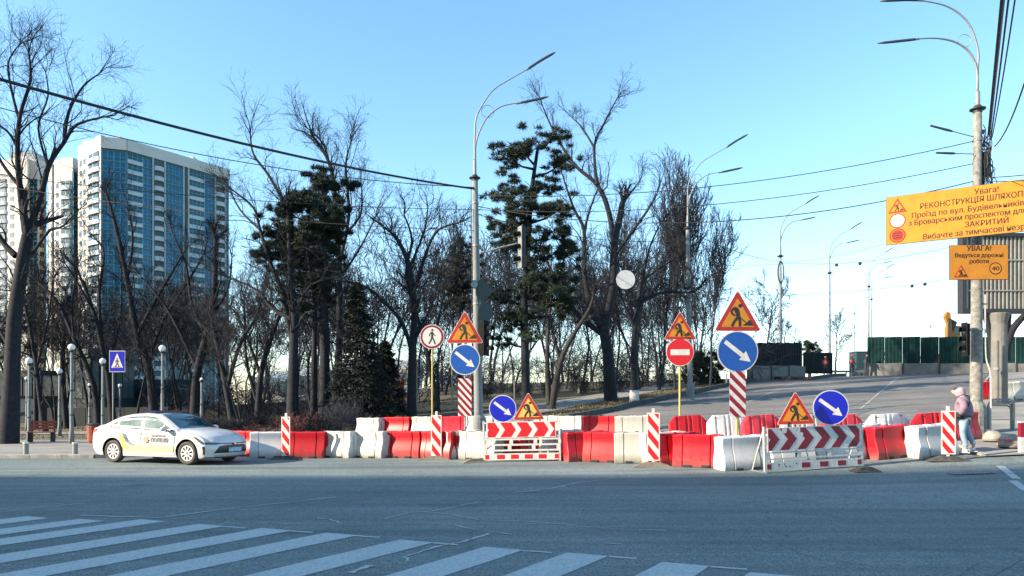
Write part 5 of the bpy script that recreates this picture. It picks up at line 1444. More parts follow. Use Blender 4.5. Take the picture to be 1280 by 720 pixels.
# smaller board
DS = 20.9
HS = 42.5 * DS / F
xl2 = (1187 - CX) / F * DS
s2 = thing('information_board', 'small orange board reading roadworks with 40 limit under the big board', 'sign board', (xl2, DS, vz(349.5, DS)), math.radians(-2))
WS = 70.5 * DS / F
mb = MB().use('sign_yellow').box(0, WS, -.03, 0, 0, HS); mb.use('dark_metal').box(-.01, WS + .01, -.02, .01, -.01, HS + .01); mb.build('panel', s2)
mb = MB().use('sign_redorange').plate([(a + .30, b + .06) for a, b in tri_pts(.40, .03)], -.034, -.0301); mb.use('sign_yellow').plate(scaled([(a + .30, b + .06) for a, b in tri_pts(.40, .02)], (.30, .06 + .115), .78), -.037, -.0341); mb.use('brown_print'); worker(mb, .30, .065, .40, -.041, -.0371)
mb.use('brown_print').disc(WS - .34, .30, .17, -.034, -.0301, 28); mb.use('sign_yellow').disc(WS - .34, .30, .145, -.037, -.0341, 28); mb.build('pictogram', s2)
for txt, sz, xx, zz, yy, ww, bb_ in (('УВАГА!', .2, WS / 2, .80, -.0325, .66, .004), ('Ведуться дорожні', .16, WS / 2, .62, -.0325, 1.32, .003), ('роботи', .16, WS / 2, .45, -.0325, .52, .003), ('40', .17, WS - .34, .24, -.0385, .2, .004)):
    mb = MB().use('brown_print'); text_mesh(mb, txt, sz, xx, zz, yy, width=ww, bold=bb_); mb.build('text_line', s2)

# ================================================================ STREET LAMPS
ARM1 = [(0, .50), (0, 1.57), (.06, 2.16), (.31, 2.66), (.67, 3.14), (1.18, 3.47), (1.88, 3.87)]
HEAD1 = [(1.88, 3.87), (2.07, 4.0), (2.38, 4.2), (2.88, 4.48)]
ARM2 = [(0.02, .50), (.03, 1.15), (.17, 1.65), (.45, 2.16), (.87, 2.5), (1.23, 2.62), (1.55, 2.66)]
HEAD2 = [(1.55, 2.66), (2.0, 2.75), (2.63, 2.89)]
ARM1R = [(0, .5), (.0, 1.5), (.05, 1.9), (.2, 2.35), (.55, 2.75), (1.1, 3.05), (1.6, 3.2)]
def smooth_pts(p, k=4):
    out = []
    for i in range(len(p) - 1):
        p0 = Vector(p[max(0, i - 1)]); p1 = Vector(p[i]); p2 = Vector(p[i + 1]); p3 = Vector(p[min(len(p) - 1, i + 2)])
        for j in range(k):
            t = j / k; out.append(.5 * ((2 * p1) + (p2 - p0) * t + (2 * p0 - 5 * p1 + 4 * p2 - p3) * t * t + (3 * p1 - p0 - 3 * p2 + p3) * t ** 3))
    out.append(Vector(p[-1])); return out
def lamp(label, px, d, flange_py, top_sc, side=1, rbase=.17, px_top=None, mt='post_concrete', collars=True, arms=None, az=0, base=True, ring=True, peel=False, upper='galv', group='double-armed street lamps'):
    b = P(px, d); h = zrel(flange_py, d, b)
    r = thing('street_lamp', label, 'street lamp', b, 0, group)
    tx = 0 if px_top is None else (px_top - px) / F * d
    n = 6; mb = MB()
    mb.tube([(tx * i / n, 0, -.3 + (h + .3) * i / n) for i in range(n + 1)], [rbase * (1 - .38 * i / n) for i in range(n + 1)], 14)
    mb.build('pole', r, mt, smooth=True)
    if base:
        mb = MB(); mb.lathe([(rbase * 1.5, -.2), (rbase * 1.5, .75), (rbase * 1.35, .9), (rbase * 1.02, 1.0)], 14); mb.build('base_sleeve', r, mt, smooth=False)
    if collars:
        for f in (.32, .52, .74, .9):
            mb = MB(); mb.T = Matrix.Translation((tx * f, 0, h * f)); mb.cyl((0, 0, 0), rbase * (1 - .38 * f) * 1.13, .07, 14); mb.build('band', r, 'galv')
    mb = MB(); mb.T = Matrix.Translation((tx, 0, h)); q = rbase * .62 * (1.7 if d > 60 else 1)
    if d > 60: upper = 'post_concrete'
    mb.lathe([(q * 1.1, -.12), (q * 1.15, -.06), (q * 1.9, -.03), (q * 1.95, .0), (q * 1.2, .02), (q * .8, .1)], 14); mb.build('flange', r, 'dark_metal')
    k = top_sc
    def T(p): return Vector((tx + p.x * k * side * math.cos(az), p.x * k * math.sin(az), h + p.y * k))
    mb = MB(); mb.tube([(tx, 0, h), (tx, 0, h + .6 * k)], [q * .62, q * .55], 10); mb.build('upper_pole', r, upper)
    A1, H1, A2, H2 = arms if arms else (ARM1, HEAD1, ARM2, HEAD2)
    for A in (A1, A2):
        MB().tube([T(p) for p in smooth_pts(A)], [q * .34 * (1 - .5 * i / (4 * (len(A) - 1))) for i in range(4 * (len(A) - 1) + 1)], 8).build('arm', r, upper, smooth=True)
    for Hh in (H1, H2):
        pts = smooth_pts(Hh, 3); e = len(pts)
        P3 = [T(p) for p in pts]
        # flat luminaire with a slim body and clamp
        mb = MB(); rr = [.03 * k, .045 * k] + [.05 * k] * (e - 4) + [.045 * k, .02 * k]
        mb.tube(P3, rr, 8); mb.build('luminaire', r, 'lamp_head', smooth=True)
        mb = MB(); mb.tube([P3[0] + (P3[0] - P3[1]) * .6, P3[1]], .042 * k, 8); mb.build('clamp', r, 'galv')
    if ring:
        c = Vector((.46, 2.37)); pr = [T(c + Vector((math.cos(a), math.sin(a))) * .22) for a in [2 * PI * i / 20 for i in range(21)]]
        MB().tube(pr, .012 * k, 5, False).build('ring', r, upper)
    return r, b, h, tx
lampL, bL, hL, txL = lamp('silver double-armed street lamp behind the left chevron board', 599, 26.6, 222, 1.0, 1, .17, 593.5)
lampR, bR, hR, txR = lamp('grey street lamp post with cable tangle carrying the orange boards', 1220, 22.3, 136, .86, -1, .185, 1222, mt='post_peel',
                     arms=([(0, .5), (0, 1.3), (-.02, 2.0), (.22, 2.8), (.62, 3.3), (1.2, 3.62), (2.0, 3.78)], [(2.0, 3.78), (2.5, 3.8), (3.4, 3.75)], [(0.02, .55), (.02, 1.35), (.27, 1.95), (.72, 2.3), (1.25, 2.44), (1.72, 2.46), (2.1, 2.43)], [(2.1, 2.43), (2.55, 2.38), (3.5, 2.28)]))
lamp('silver street lamp with a coil beside the no entry sign', 863, 40.6, 285, 1.14, 1, .16, 859.5)
lamp('thin street lamp with cable coil above the left green fence', 975.5, 66, 320, 1.2, 1, .15, base=False, ring=False)
lamp('thin street lamp over the dark gate panel', 1037, 80, 341, 1.22, 1, .15, base=False, ring=False, collars=False)
lamp('distant street lamp left edge of the green fence', 1086, 98, 358, 1.15, 1, .14, base=False, ring=False, collars=False)
lamp('distant lamp pole just right of the fence corner', 1089.5, 112, 374, 1.2, 1, .13, base=False, ring=False, collars=False)
lamp('farthest small lamp between the fence panels', 1068, 140, 392, 1.1, 1, .12, base=False, ring=False, collars=False)
lamp('pale far lamp above the right green fence', 1163, 150, 408, 1.0, -1, .12, base=False, ring=False, collars=False)
# things fixed to the left post
def signal_head(parent_label, loc, rz, n=3, face='dark', sz=.3, label=None):
    r = thing('traffic_light', label, 'traffic light', loc, rz)
    H = n * sz + .1
    MB().box(-.16, .16, 0, .22, 0, H).build('housing', r, 'signal_body' if face == 'dark' else 'dark_metal')
    MB().box(-.19, .19, -.012, -.001, -.03, H + .03).build('front_plate', r, 'signal_body' if face == 'dark' else 'post_concrete')
    for i in range(n):
        zc = .05 + sz * (i + .5)
        MB().tube([(0, -.013, zc), (0, -.03, zc)], .105, 16).build('lens', r, 'dark_fill')
        mb = MB(); vs = []; fs = []; m = 10
        for k in range(m + 1):
            a = math.radians(-20 + 220 * k / m)
            for (y, rr) in ((-.013, .125), (-.26, .12), (-.26, .112), (-.013, .117)): vs.append((rr * math.cos(a), y, zc + rr * math.sin(a) - (0.03 if y < -.1 else 0)))
        for k in range(m):
            for j in range(4): fs.append((k * 4 + j, k * 4 + (j + 1) % 4, k * 4 + 4 + (j + 1) % 4, k * 4 + 4 + j))
        mb.add(vs, fs); mb.build('visor', r, 'signal_body')
    return r
d = 26.3
signal_head('', ((650 - CX) / F * d, d, vz(334, d)), math.radians(-62), 3, 'white', .44, 'traffic light with grey-edged housing hung on the arm in front of the big pine').scale = (.75, .75, 1)
signal_head('', ((608 - CX) / F * d, d - .1, vz(444, d)), math.radians(62), 3, 'dark', .36, 'dark traffic light on the right side of the left lamp post')
ar = thing('signal_arm', 'thin bracket arm holding the traffic light out from the left lamp post', 'bracket', ((600 - CX) / F * d, d + .2, vz(314, d)))
MB().tube([(0, 0, 0), (.25, -.05, .02), (.75, -.1, .16), (1.3, -.15, .28)], .03, 8).build('tube', ar, 'galv')
MB().tube([(1.02, -.1, -.45), (1.05, -.1, -.75), (1.5, -.15, -.95)], .025, 6).build('brace', ar, 'signal_body')
x = (605 - CX) / F * d
r = thing('sign_back', 'dark diamond sign back on the right side of the left lamp post', 'sign', (x, d + .1, vz(362, d)), math.radians(35))
MB().plate([(-.1, -.42), (.42, 0.0), (-.1, .42), (-.35, .2), (-.35, -.2)], -.01, .01).build('plate', r, 'signback_dark')
r = thing('sign_back', 'dark round sign back under the diamond one on the left lamp post', 'sign', (x - .02, d + .1, vz(389, d)), math.radians(40))
MB().disc(0.08, 0, .34, -.01, .01, 28).build('plate', r, 'signback_dark')
r = thing('spot_lamp', 'small round spotlight clamped to the left lamp post', 'lamp', ((591.5 - CX) / F * d, d - .1, vz(357, d)), math.radians(20))
MB().tube([(0, 0, 0), (0, -.16, 0)], [.1, .15], 14).build('housing', r, 'signal_body'); MB().disc(0, 0, .125, -.17, -.161, 20).build('lens', r, 'glass_side'); MB().tube([(0, 0, 0), (.2, .15, 0)], .02, 6).build('bracket', r, 'galv')
# signal at the right post
signal_head('', ((1208 - CX) / F * 22, 22.1, vz(444, 22.1)), math.radians(-78), 3, 'dark', .28, 'dark traffic light on the left side of the right lamp post').scale = (.62, .5, 1)
r = thing('cable_tangle', 'knotted black cables wound down the right lamp post above the boards', 'cables', (bR.x + .33, bR.y, vz(205, 22.3)))
rg = random.Random(4); mb = MB()
for i in range(16):
    pts = []; z = rg.uniform(.3, 1.3); x_ = rg.uniform(-.18, .2)
    for k in range(9): pts.append((x_ + rg.gauss(0, .05), rg.uniform(-.12, .12), z - k * rg.uniform(.12, .3))); 
    mb.tube(smooth_pts([Vector(p) for p in pts], 3), .014, 4)
for i in range(5):
    cz_ = rg.uniform(-.8, .7); rr = rg.uniform(.12, .3); mb.tube([(rg.uniform(-.01, .01) + math.cos(a) * rr * .5, math.sin(a) * .12, cz_ + math.sin(a) * rr) for a in [2 * PI * k / 14 for k in range(15)]], .02, 5)
mb.build('cable_loop', r, 'cable'); MB().box(-.32, -.12, -.1, .1, .9, 1.0).build('strap', r, 'dark_metal'); MB().box(-.14, .06, -.1, .06, -.35, .35).build('cable_bundle', r, 'cable')
for px0, py0, px1, py1, lab in ((1163, 157, 1217, 171, 'thin floodlight arm high on the left side of the right lamp post'), (1170, 191, 1217, 192.5, 'lower thin floodlight arm on the right lamp post')):
    r = thing('floodlight', lab, 'lamp', ((px1 - CX) / F * 22.2, 22.2, vz(py1, 22.2)))
    e = Vector(((px0 - px1) / F * 22.2, 0, (py1 - py0) / F * 22.2))
    MB().tube([(0, 0, 0), e * .55], .016, 6).build('arm', r, 'galv'); MB().tube([e * .5, e * .6, e], [.03, .04, .03], 8).build('luminaire', r, 'lamp_head')
# coils on poles
for px, d_, py, rz_, lab in ((858, 40.4, 349, .52, 'black cable coil hung on the lamp beside the no entry sign'), (975, 65.8, 341, .9, 'black cable coil hung high on the thin lamp')):
    r = thing('cable_coil', lab, 'cable coil', ((px - CX) / F * d_, d_ - .25, vz(py, d_)))
    for k_ in range(3): MB().tube([(math.cos(a) * (.22 + .03 * k_) , .03 * k_, math.sin(a) * (rz_ + .04 * k_)) for a in [2 * PI * k / 20 for k in range(21)]], .035, 6).build('coil', r, 'cable')
# park globe lamps
for px, base_py, gy, rr, lab in ((36.5, 553, 451, 4.6, 'leftmost near globe lamp by the bench'), (74.5, 545, 464, 4.0, 'shorter globe lamp left of the tallest one'), (89.5, 556, 434, 4.8, 'tallest globe lamp with grey shade in the plaza'), (128.5, 549, 451.5, 4.3, 'globe lamp just left of the crosswalk sign'),
                                (203, 549, 435.5, 4.8, 'globe lamp rising behind the police car roof'), (150, 537, 482, 2.6, 'small distant globe lamp right of the crosswalk sign pole'), (112, 540, 481, 2.2, 'faint small globe lamp behind the tallest one'), (33.5, 540, 473, 2.6, 'small farther globe lamp beside the leftmost near one'), (252, 545, 474, 2.2, 'small globe lamp behind the car windscreen')):
    g0 = G(px, base_py) if base_py > 541 else P(px, 1.7 * F / (base_py - HZ))
    d_ = g0.y; k = d_ / F
    r = thing('globe_lamp', lab, 'park lamp', g0, 0, 'white globe lamps in the park')
    h = vz(gy, d_) - g0.z; R_ = rr * k * .88
    MB().lathe([(.1, 0), (.1, .5), (.075, .55), (.07, h * .5), (.055, h * .52), (.05, h - R_)], 10).build('pole', r, 'post_concrete', smooth=True)
    MB().lathe([(.08, h - R_ - .06), (.11, h - R_ - .02), (.09, h - R_ + .05)], 10).build('collar', r, 'dark_metal')
    MB().sphere((0, 0, h), R_, 16, 10).build('globe', r, 'globe', smooth=True)
    for zz in (h * .3, h * .55): MB().cyl((0, 0, zz), .085, .05, 10).build('band', r, 'dark_metal')
# plain thin posts seen in the grove
for px, d_, top, lab in ((521, 45, 452, 'thin grey park post left of the pedestrian ban sign'), (565, 46, 410, 'thin pale pole left of the striped panel'), (643, 45, 470, 'short thin pole between the lamp post and pine'), (908, 52, 468, 'thin pale pole left of the large blue arrow sign')):
    b = P(px, d_); r = thing('post', lab, 'post', b); MB().tube([(0, 0, -.1), (0, 0, vz(top, d_) - b.z)], .045, 8).build('shaft', r, 'galv'); MB().sphere((0, 0, vz(top, d_) - b.z), .07, 8, 6).build('cap', r, 'galv')

# ================================================================ CABLES
def cable(label, a, b, sag=.4, r=.012, n=24, group=None, beads=None, name='overhead_cable', bb=False):
    def W(q): return Vector(((q[0] - CX) / F * q[2], q[2], vz(q[1], q[2])))
    A = W(a); B = W(b); pts = []
    for i in range(n + 1):
        t = i / n; p = A.lerp(B, t); p.z -= sag * 4 * t * (1 - t); pts.append(p - A)
    o = MB().tube(pts, r, 5).build(name, None, 'cable'); o.location = A
    tag(o, label, 'cable', group)
    if beads:
        o.name = 'wire_run'
        root = thing(name, label, 'cable', A, 0, group)
        for k in ('label', 'category', 'group'):
            if k in o: del o[k]
        o.parent = root; o.location = (0, 0, 0)
        for t in beads:
            i = int(t * n); MB().sphere(pts[i] + Vector((0, 0, -.1)), .13, 8, 6).build('insulator', root, 'cable')
    return o
cable('thick black cable sweeping from the top left down to the left lamp post', (-60, 82, 14), (592, 236, 26.4), .25, .036)
cable('thin cable just under the thick one over the tower', (-60, 118, 20), (592, 234, 26.5), .5, .014)
cable('thin level cable crossing the tower and dark pine', (-60, 212, 22), (592, 262, 26.5), .25, .011)
cable('lowest thin cable from the left reaching the left lamp post', (-60, 222, 28), (592, 288, 26.5), .35, .012)
cable('upper long cable from the right post toward the left lamp post', (1219, 176, 22.3), (597, 244, 26.6), .55, .014)
cable('second long cable between the two lamp posts', (1219, 204, 22.3), (597, 262, 26.6), .55, .013)
cable('third long cable between the two lamp posts', (1219, 226, 22.3), (597, 258, 26.6), .9, .016)
cable('short cables running off right from the cable tangle', (1228, 222, 22.3), (1340, 210, 18), .05, .014)
cable('second short cable leaving the tangle to the right', (1228, 226, 22.3), (1340, 217, 18), .08, .012)
cable('cable from the left post to the lamp beside the no entry sign', (597, 268, 26.6), (862, 298, 40.6), .5, .014)
cable('cable linking the two thinner street lamps', (862, 290, 40.6), (975, 327, 66), .3, .02)
cable('cable with dark beads from the thin lamp to behind the big board', (975, 327, 66), (1240, 296, 40), .7, .016, beads=(.38, .5))
cable('far cable with small beads under the big board', (880, 365, 60), (1240, 338, 52), .8, .014, beads=(.76, .82))
cable('faint cable across the sky at mid height', (880, 330, 40.6), (1110, 303, 40), .5, .008)
cable('thickest bundle rising out at the top right', (1256, -30, 13), (1236, 168, 22.2), .0, .045)
cable('second cable of the top right bundle', (1264, -30, 13), (1238, 175, 22.2), .1, .02)
cable('third cable of the top right bundle', (1273, -30, 13), (1240, 172, 22.2), .15, .016)
cable('looping cable at the right edge below the bundle', (1300, 40, 13), (1243, 183, 22.2), .35, .018)
cable('thin wire along the left side of the left post', (589, 236, 26.3), (590, 440, 26.3), 0, .01)

# ================================================================ RIGHT SIDE: BILLBOARD, FENCES, CRASH BLOCKS
d = 31.0; b = P(1249, d)
r = thing('billboard', 'back of a large billboard with vertical ribs on a concrete column behind the boards', 'billboard', b)
x0 = (1202 - 1249) / F * d; zt = zrel(296, d, b); zb_ = zrel(391.5, d, b); WBB = 6.0
mb = MB().use('dark_metal').box(x0, x0 + WBB, -.08, .3, zb_ - .0, zb_ + .18).box(x0, x0 + .16, -.08, .3, zb_ + .18, zt).box(x0 + WBB - .16, x0 + WBB, -.08, .3, zb_ + .18, zt).box(x0, x0 + WBB, -.08, .3, zt, zt + .15); mb.build('frame', r)
MB().box(x0 + .16, x0 + WBB - .16, .12, .16, zb_ + .18, zt).build('sheet', r, 'rib_steel')
n = 34
for i in range(n):
    x_ = x0 + .24 + (WBB - .5) * i / (n - 1); MB().box(x_ - .035, x_ + .035, .0, .119, zb_ + .181, zt - .001).build('rib', r, 'rib_steel')
for zz in (.3, .7): MB().box(x0 + .17, x0 + WBB - .17, -.03, -.001, zb_ + (zt - zb_) * zz - .04, zb_ + (zt - zb_) * zz + .01).build('cross_rail', r, 'rib_steel')
MB().lathe([(.32, -.3), (.31, 1.0), (.29, zb_ - .45), (.31, zb_ - .35), (.42, zb_ - .05), (.42, zb_)], 16).build('column', r, 'concrete', smooth=False)
q = P(1242, 31); r = thing('downpipe', 'thin grey conduit beside the billboard column', 'pipe', (q.x - .2, 30.5, q.z)); MB().tube([(0, 0, 0), (0, 0, 2.6)], .09, 10).build('tube', r, 'concrete'); MB().cyl((0, 0, 1.4), .12, .1, 10).build('joint', r, 'galv')
r = thing('guy_pipe', 'white conduit bending down the right side of the right lamp post', 'pipe', (bR.x + .26, bR.y - .1, bR.z))
MB().tube(smooth_pts([Vector(p) for p in ((.12, 0, 0), (.12, 0, 1.4), (.1, 0, 1.9), (-.02, 0, 2.3), (-.05, 0, 3.0), (-.05, 0, 4.2))], 4), .025, 6).build('tube', r, 'white_metal')
MB().box(-.1, .02, -.03, .03, 3.9, 3.95).build('clip', r, 'galv')
# green hoarding on concrete blocks
def hoarding(px0, px1, d0, d1, top, bot, label, mt, conc=True, n=None, cb=None):
    root = thing('site_fence', label, 'fence', P((px0 + px1) / 2, (d0 + d1) / 2))
    o = root.location
    A = Vector(((px0 - CX) / F * d0, d0)); B = Vector(((px1 - CX) / F * d1, d1)); L = (B - A).length; t = (B - A) / L; nn = Vector((t.y, -t.x)); ang = math.atan2(t.y, t.x)
    n = n or max(1, int(L / 1.15))
    bot_l = cb if conc else bot
    for i in range(n):
        a = A + t * (L * i / n); dd = a.y
        w = L / n - .012
        z0 = vz(bot, dd) - o.z; z1 = vz(top, dd) - o.z + (i % 3) * .01
        mb = MB(); pts = []
        m = 10
        for k in range(m + 1):
            pts.append((w * k / m, -.02 if k % 2 else .01))
        vs = [(x, y, z0) for x, y in pts] + [(x, y, z1) for x, y in pts] + [(x, y + .012, z0) for x, y in pts] + [(x, y + .012, z1) for x, y in pts]
        q = m + 1; fs = [(k, k + 1, k + 1 + q, k + q) for k in range(m)] + [(k + 2 * q, k + 3 * q, k + 1 + 3 * q, k + 1 + 2 * q) for k in range(m)]
        mb.add(vs, fs); ob_ = mb.build('panel', root, mt); ob_.location = (a.x - o.x, a.y - o.y, 0); ob_.rotation_euler = (0, 0, ang)
    if conc:
        m = max(1, int(L / 2.4))
        for i in range(m):
            a = A + t * (L * i / m) + nn * .3; w = L / m - .05
            mb = MB(); zz0 = gz(a.x, a.y) - .3 - o.z; zz1 = vz(bot - 1, a.y) - o.z
            mb.box(0, w, 0, .5, zz0, zz1); ob_ = mb.build('concrete_block', root, 'concrete'); ob_.location = (a.x - o.x, a.y - o.y, 0); ob_.rotation_euler = (0, 0, ang)
            mb = MB(); mb.box(-.05, .05, -.06, -.001, zz0, zz1 + .9 * 0); ob_ = mb.build('post', root, 'dark_metal'); ob_.location = (a.x - o.x, a.y - o.y, 0); ob_.rotation_euler = (0, 0, ang)
    return root
hoarding(936, 1003, 57, 62, 428, 457.5, 'dark hoarding with concrete footing left of the gap in the closure', 'fence_dark', cb=468)
hoarding(1004, 1041, 63, 66, 440.5, 467, 'lower dark gate panel beside the orange-vested men', 'fence_dark', conc=False)
hoarding(1084, 1320, 60, 55, 421.5, 455.5, 'long dark green hoarding on concrete blocks on the right side of the ramp', 'fence_green')
# low guard rail in the gap
r = thing('guard_rail', 'low grey rail across the gap between the hoardings', 'rail', P(1062, 66))
for x in (-1.3, -.3, .7, 1.7): MB().box(x - .04, x + .04, -.04, .04, -.2, .55).build('post', r, 'galv')
MB().box(-1.6, 2.0, -.06, -.041, .35, .55).build('rail', r, 'galv')
q = P(1081, 90); r = thing('site_container', 'small green-grey site cabin seen through the gap', 'cabin', q)
MB().box(-1, .6, 0, 2, -.3, vz(440, 90) - q.z).build('wall', r, 'pav_teal'); MB().box(-1.05, .65, -.05, 2.05, vz(440, 90) - q.z, vz(439, 90) - q.z).build('roof', r, 'pav_dark')
for k in (-.8, -.3, .2): MB().box(k, k + .3, -.03, -.001, .9, 1.7).build('window', r, 'glass_dark')
# excavator behind the hoarding
q = P(1190, 70); r = thing('excavator', 'yellow excavator arm and cab sticking up behind the green hoarding', 'excavator', q)
zt = lambda py: vz(py, 70) - q.z
MB().box(-1.4, 1.4, 0, 3, 0, .9).build('track', r, 'rubber'); MB().box(-1.3, 1.5, .3, 2.8, 1.0, 2.2).build('body', r, 'exc_yellow')
MB().box(.1, .95, .2, 1.4, 2.2, zt(407)).build('cab', r, 'exc_yellow'); MB().box(.3, .9, .17, .199, zt(417), zt(409)).build('cab_window', r, 'glass_dark')
MB().plate([(-.6, 1.2), (.0, 1.2), (-.15, zt(404)), (-.25, zt(391)), (-.55, zt(390)), (-.75, zt(396)), (-.5, zt(404))], -.2, .2).build('boom', r, 'exc_yellow')
MB().tube([(-.55, -.3, 1.5), (-.5, -.3, zt(398))], .08, 8).build('ram', r, 'dark_metal'); MB().plate([(-.3, zt(398)), (.35, zt(402)), (.4, zt(404)), (.1, zt(413)), (-.2, zt(411))], -.15, .15).build('stick', r, 'dark_metal')
# hoop rack, hemispheres
q = P(1252, 22.5); r = thing('bike_rack', 'silver tubular hoop rack on the right pavement', 'bike rack', (q.x, q.y, q.z + .1))
for k, (dy, hh) in enumerate(((0, .92), (.05, .86), (.10, .80), (.15, .74))):
    pts = [(-.38, dy, 0), (-.38, dy, hh - .15), (-.34, dy, hh - .04), (-.24, dy, hh), (.24, dy, hh), (.34, dy, hh - .04), (.38, dy, hh - .15), (.38, dy, 0)]
    MB().tube(pts, .024, 8).build('hoop', r, 'galv')
MB().tube([(-.38, 0, .3), (.38, 0, .3)], .012, 6).build('crossbar', r, 'galv')
for px, d_, R_, lab in ((1241, 20.6, .25, 'rear concrete hemisphere bollard on the right pavement'), (1263, 19.4, .30, 'front concrete hemisphere bollard with a painted red band')):
    q = P(px, d_); r = thing('hemisphere_bollard', lab, 'bollard', (q.x, q.y, q.z + .09), 0, 'concrete hemisphere bollards')
    MB().lathe([(R_ * 1.0, 0), (R_ * 1.0, .05), (R_ * .97, .10), (R_ * .88, R_ * .62), (R_ * .68, R_ * .86), (R_ * .4, R_ * 1.0), (.02, R_ * 1.06)], 20).build('dome', r, 'concrete_warm', smooth=True)
    if 'front' in lab:
        MB().lathe([(R_ * .985, .10), (R_ * .905, R_ * .60), (R_ * .86, R_ * .62)], 20).build('painted_band', r, mat('worn red paint', (0.34, 0.07, 0.07), .8, scale=7, col2=(0.3, .27, .22)))
    MB().lathe([(R_ * 1.08, -.02), (R_ * 1.08, .015)], 20).build('footing', r, 'concrete')
# plaza bollards, bench, bins
for px, lab in ((22, 'left short metal bollard at the plaza edge'), (84.5, 'right short metal bollard at the plaza edge')):
    q = G(px, 574); r = thing('bollard', lab, 'bollard', (q.x, q.y + .4, q.z + .05), 0, 'short bollards at the plaza edge')
    MB().cyl((0, 0, 0), .075, .4, 14).build('shaft', r, 'galv', smooth=False); MB().cyl((0, 0, .4), .09, .05, 14).build('cap', r, 'white_metal'); MB().cyl((0, 0, 0), .11, .02, 14).build('flange', r, 'galv')
q = G(52, 554); r = thing('park_bench', 'dark park bench with red-brown slats beside the near globe lamp', 'bench', (q.x, q.y, q.z + .04), math.radians(20))
for k in range(4): MB().box(-.5, .5, -.25 + k * .13, -.14 + k * .13, .42, .46).build('seat_slat', r, 'brick_red')
for k in range(3): MB().box(-.5, .5, .26, .30, .55 + k * .13, .65 + k * .13).build('back_slat', r, 'brick_red')
for s_ in (-.42, .42): MB().box(s_ - .04, s_ + .04, -.25, .3, 0, .419).build('leg', r, 'pav_dark'); MB().box(s_ - .03, s_ + .03, .301, .34, .0, .95).build('back_post', r, 'pav_dark')
q = P(117, 31); r = thing('litter_bin', 'dark red litter bin by the rear of the car', 'bin', (q.x, q.y, q.z + .04))
MB().lathe([(.2, 0), (.24, .1), (.26, .75), (.22, .78)], 14).build('body', r, 'brick_red'); MB().lathe([(.27, .76), (.28, .8), (.12, .86)], 14).build('rim', r, 'pav_dark')
# ================================================================ POLICE CAR (front towards +x, right flank towards -y)
LEN0, LEN1 = -2.32, 2.30
def interp(tab, x):
    if x <= tab[0][0]: return tab[0][1]
    for (a, va), (b, vb) in zip(tab[:-1], tab[1:]):
        if x <= b:
            i = tab.index((a, va)); t = (x - a) / (b - a)
            pa = tab[max(0, i - 1)]; pd = tab[min(len(tab) - 1, i + 2)]
            h = b - a; m0 = (vb - pa[1]) / (b - pa[0]) * h; m1 = (pd[1] - va) / (pd[0] - a) * h
            return (2*t**3 - 3*t*t + 1) * va + (t**3 - 2*t*t + t) * m0 + (-2*t**3 + 3*t*t) * vb + (t**3 - t*t) * m1
    return tab[-1][1]
ZT = [(-2.32, .98), (-2.22, 1.075), (-1.97, 1.115), (-1.74, 1.145), (-1.35, 1.305), (-1.05, 1.385), (-.7, 1.425), (-.3, 1.438), (.0, 1.43), (.28, 1.385), (.6, 1.25), (.95, 1.065), (1.10, 1.01), (1.5, .965), (1.85, .905), (2.1, .84), (2.22, .79), (2.30, .70)]
ZB = [(-2.32, .36), (-2.1, .27), (-1.8, .21), (1.7, .20), (2.0, .19), (2.30, .22)]
def belt(x): return interp([(-2.3, 1.0), (-1.7, 1.0), (-1.0, .965), (.8, .90), (1.2, .9), (2.3, .7)], x)
def Wd(x, z):
    w = .888 - .05 * max(0, (x - 1.5) / .8) ** 2 - .06 * max(0, (-1.5 - x) / .82) ** 2
    if z < .45: w -= .045 * ((.45 - z) / .25) ** 2
    b = belt(x)
    if z < b and z > .45: w -= .028 * ((z - .45) / (b - .45)) ** 3
    # shallow crease along the flank
    w -= .012 * math.exp(-((z - .63) / .06) ** 2) if -1.3 < x < 1.3 else 0
    if z >= b: w -= .028 + (z - b) * .29 + .02 * min(1, (z - b) / .05)
    return w
def Mcar(x, v, w):
    z0 = interp(ZB, x); zt = interp(ZT, x)
    z = z0 + w * (zt - z0)
    W_ = Wd(x, z)
    cab = 1.0 if -1.7 < x < 1.0 else .0
    crown = (.035 + .03 * (1 - cab)) * (abs(v) ** 3.0) * max(0, (w - .85) / .15)
    z -= crown + (.03 * (abs(v) ** 8)) * max(0, (w - .9) / .1)
    y = v * W_ * (1 - .05 * max(0, (w - .9) / .1) * abs(v) ** 6)
    # rounded nose and tail in plan and in profile
    xn = max(0, (x - 1.35) / .95); xt = max(0, (-1.6 - x) / .72)
    X = x - xn ** 2 * (.28 * abs(v) ** 2.6) + xt ** 2 * (.20 * abs(v) ** 2.8)
    X -= xn ** 3 * (.06 * ((z - .42) / .3) ** 2 if z > .42 else .10 * ((.42 - z) / .25) ** 2)
    X += xt ** 3 * (.10 * ((.6 - z) / .35) ** 2 if z < .6 else .04 * ((z - .6) / .4) ** 2)
    return Vector((X, y, z))
def side_pt(x, z, off=0.004):
    z0 = interp(ZB, x); zt = interp(ZT, x); w = min(1, max(0, (z - z0) / (zt - z0)))
    p = Mcar(x, -1, w); p.y -= off; return p
def front_pt(y, z, off=.004):
    x = 2.30; z0 = interp(ZB, x); zt = interp(ZT, x); w = (z - z0) / (zt - z0)
    v = y / Wd(x, z)
    p = Mcar(x, max(-1, min(1, v)), min(1, max(0, w))); p.x += off
    return p
def top_pt(x, v, off=.004):
    p = Mcar(x, v, 1.0); q = Mcar(x + .02, v, 1.0); t = (q - p).normalized(); n = Vector((-t.z, 0, t.x)); return p + n * off
cp = P(214, 21.85)
car = thing('police_car', 'white police sedan with blue light bar parked left of the barriers', 'car', (cp.x, cp.y, cp.z + .01), math.radians(-20))
NX, NY, NZ = 110, 18, 22
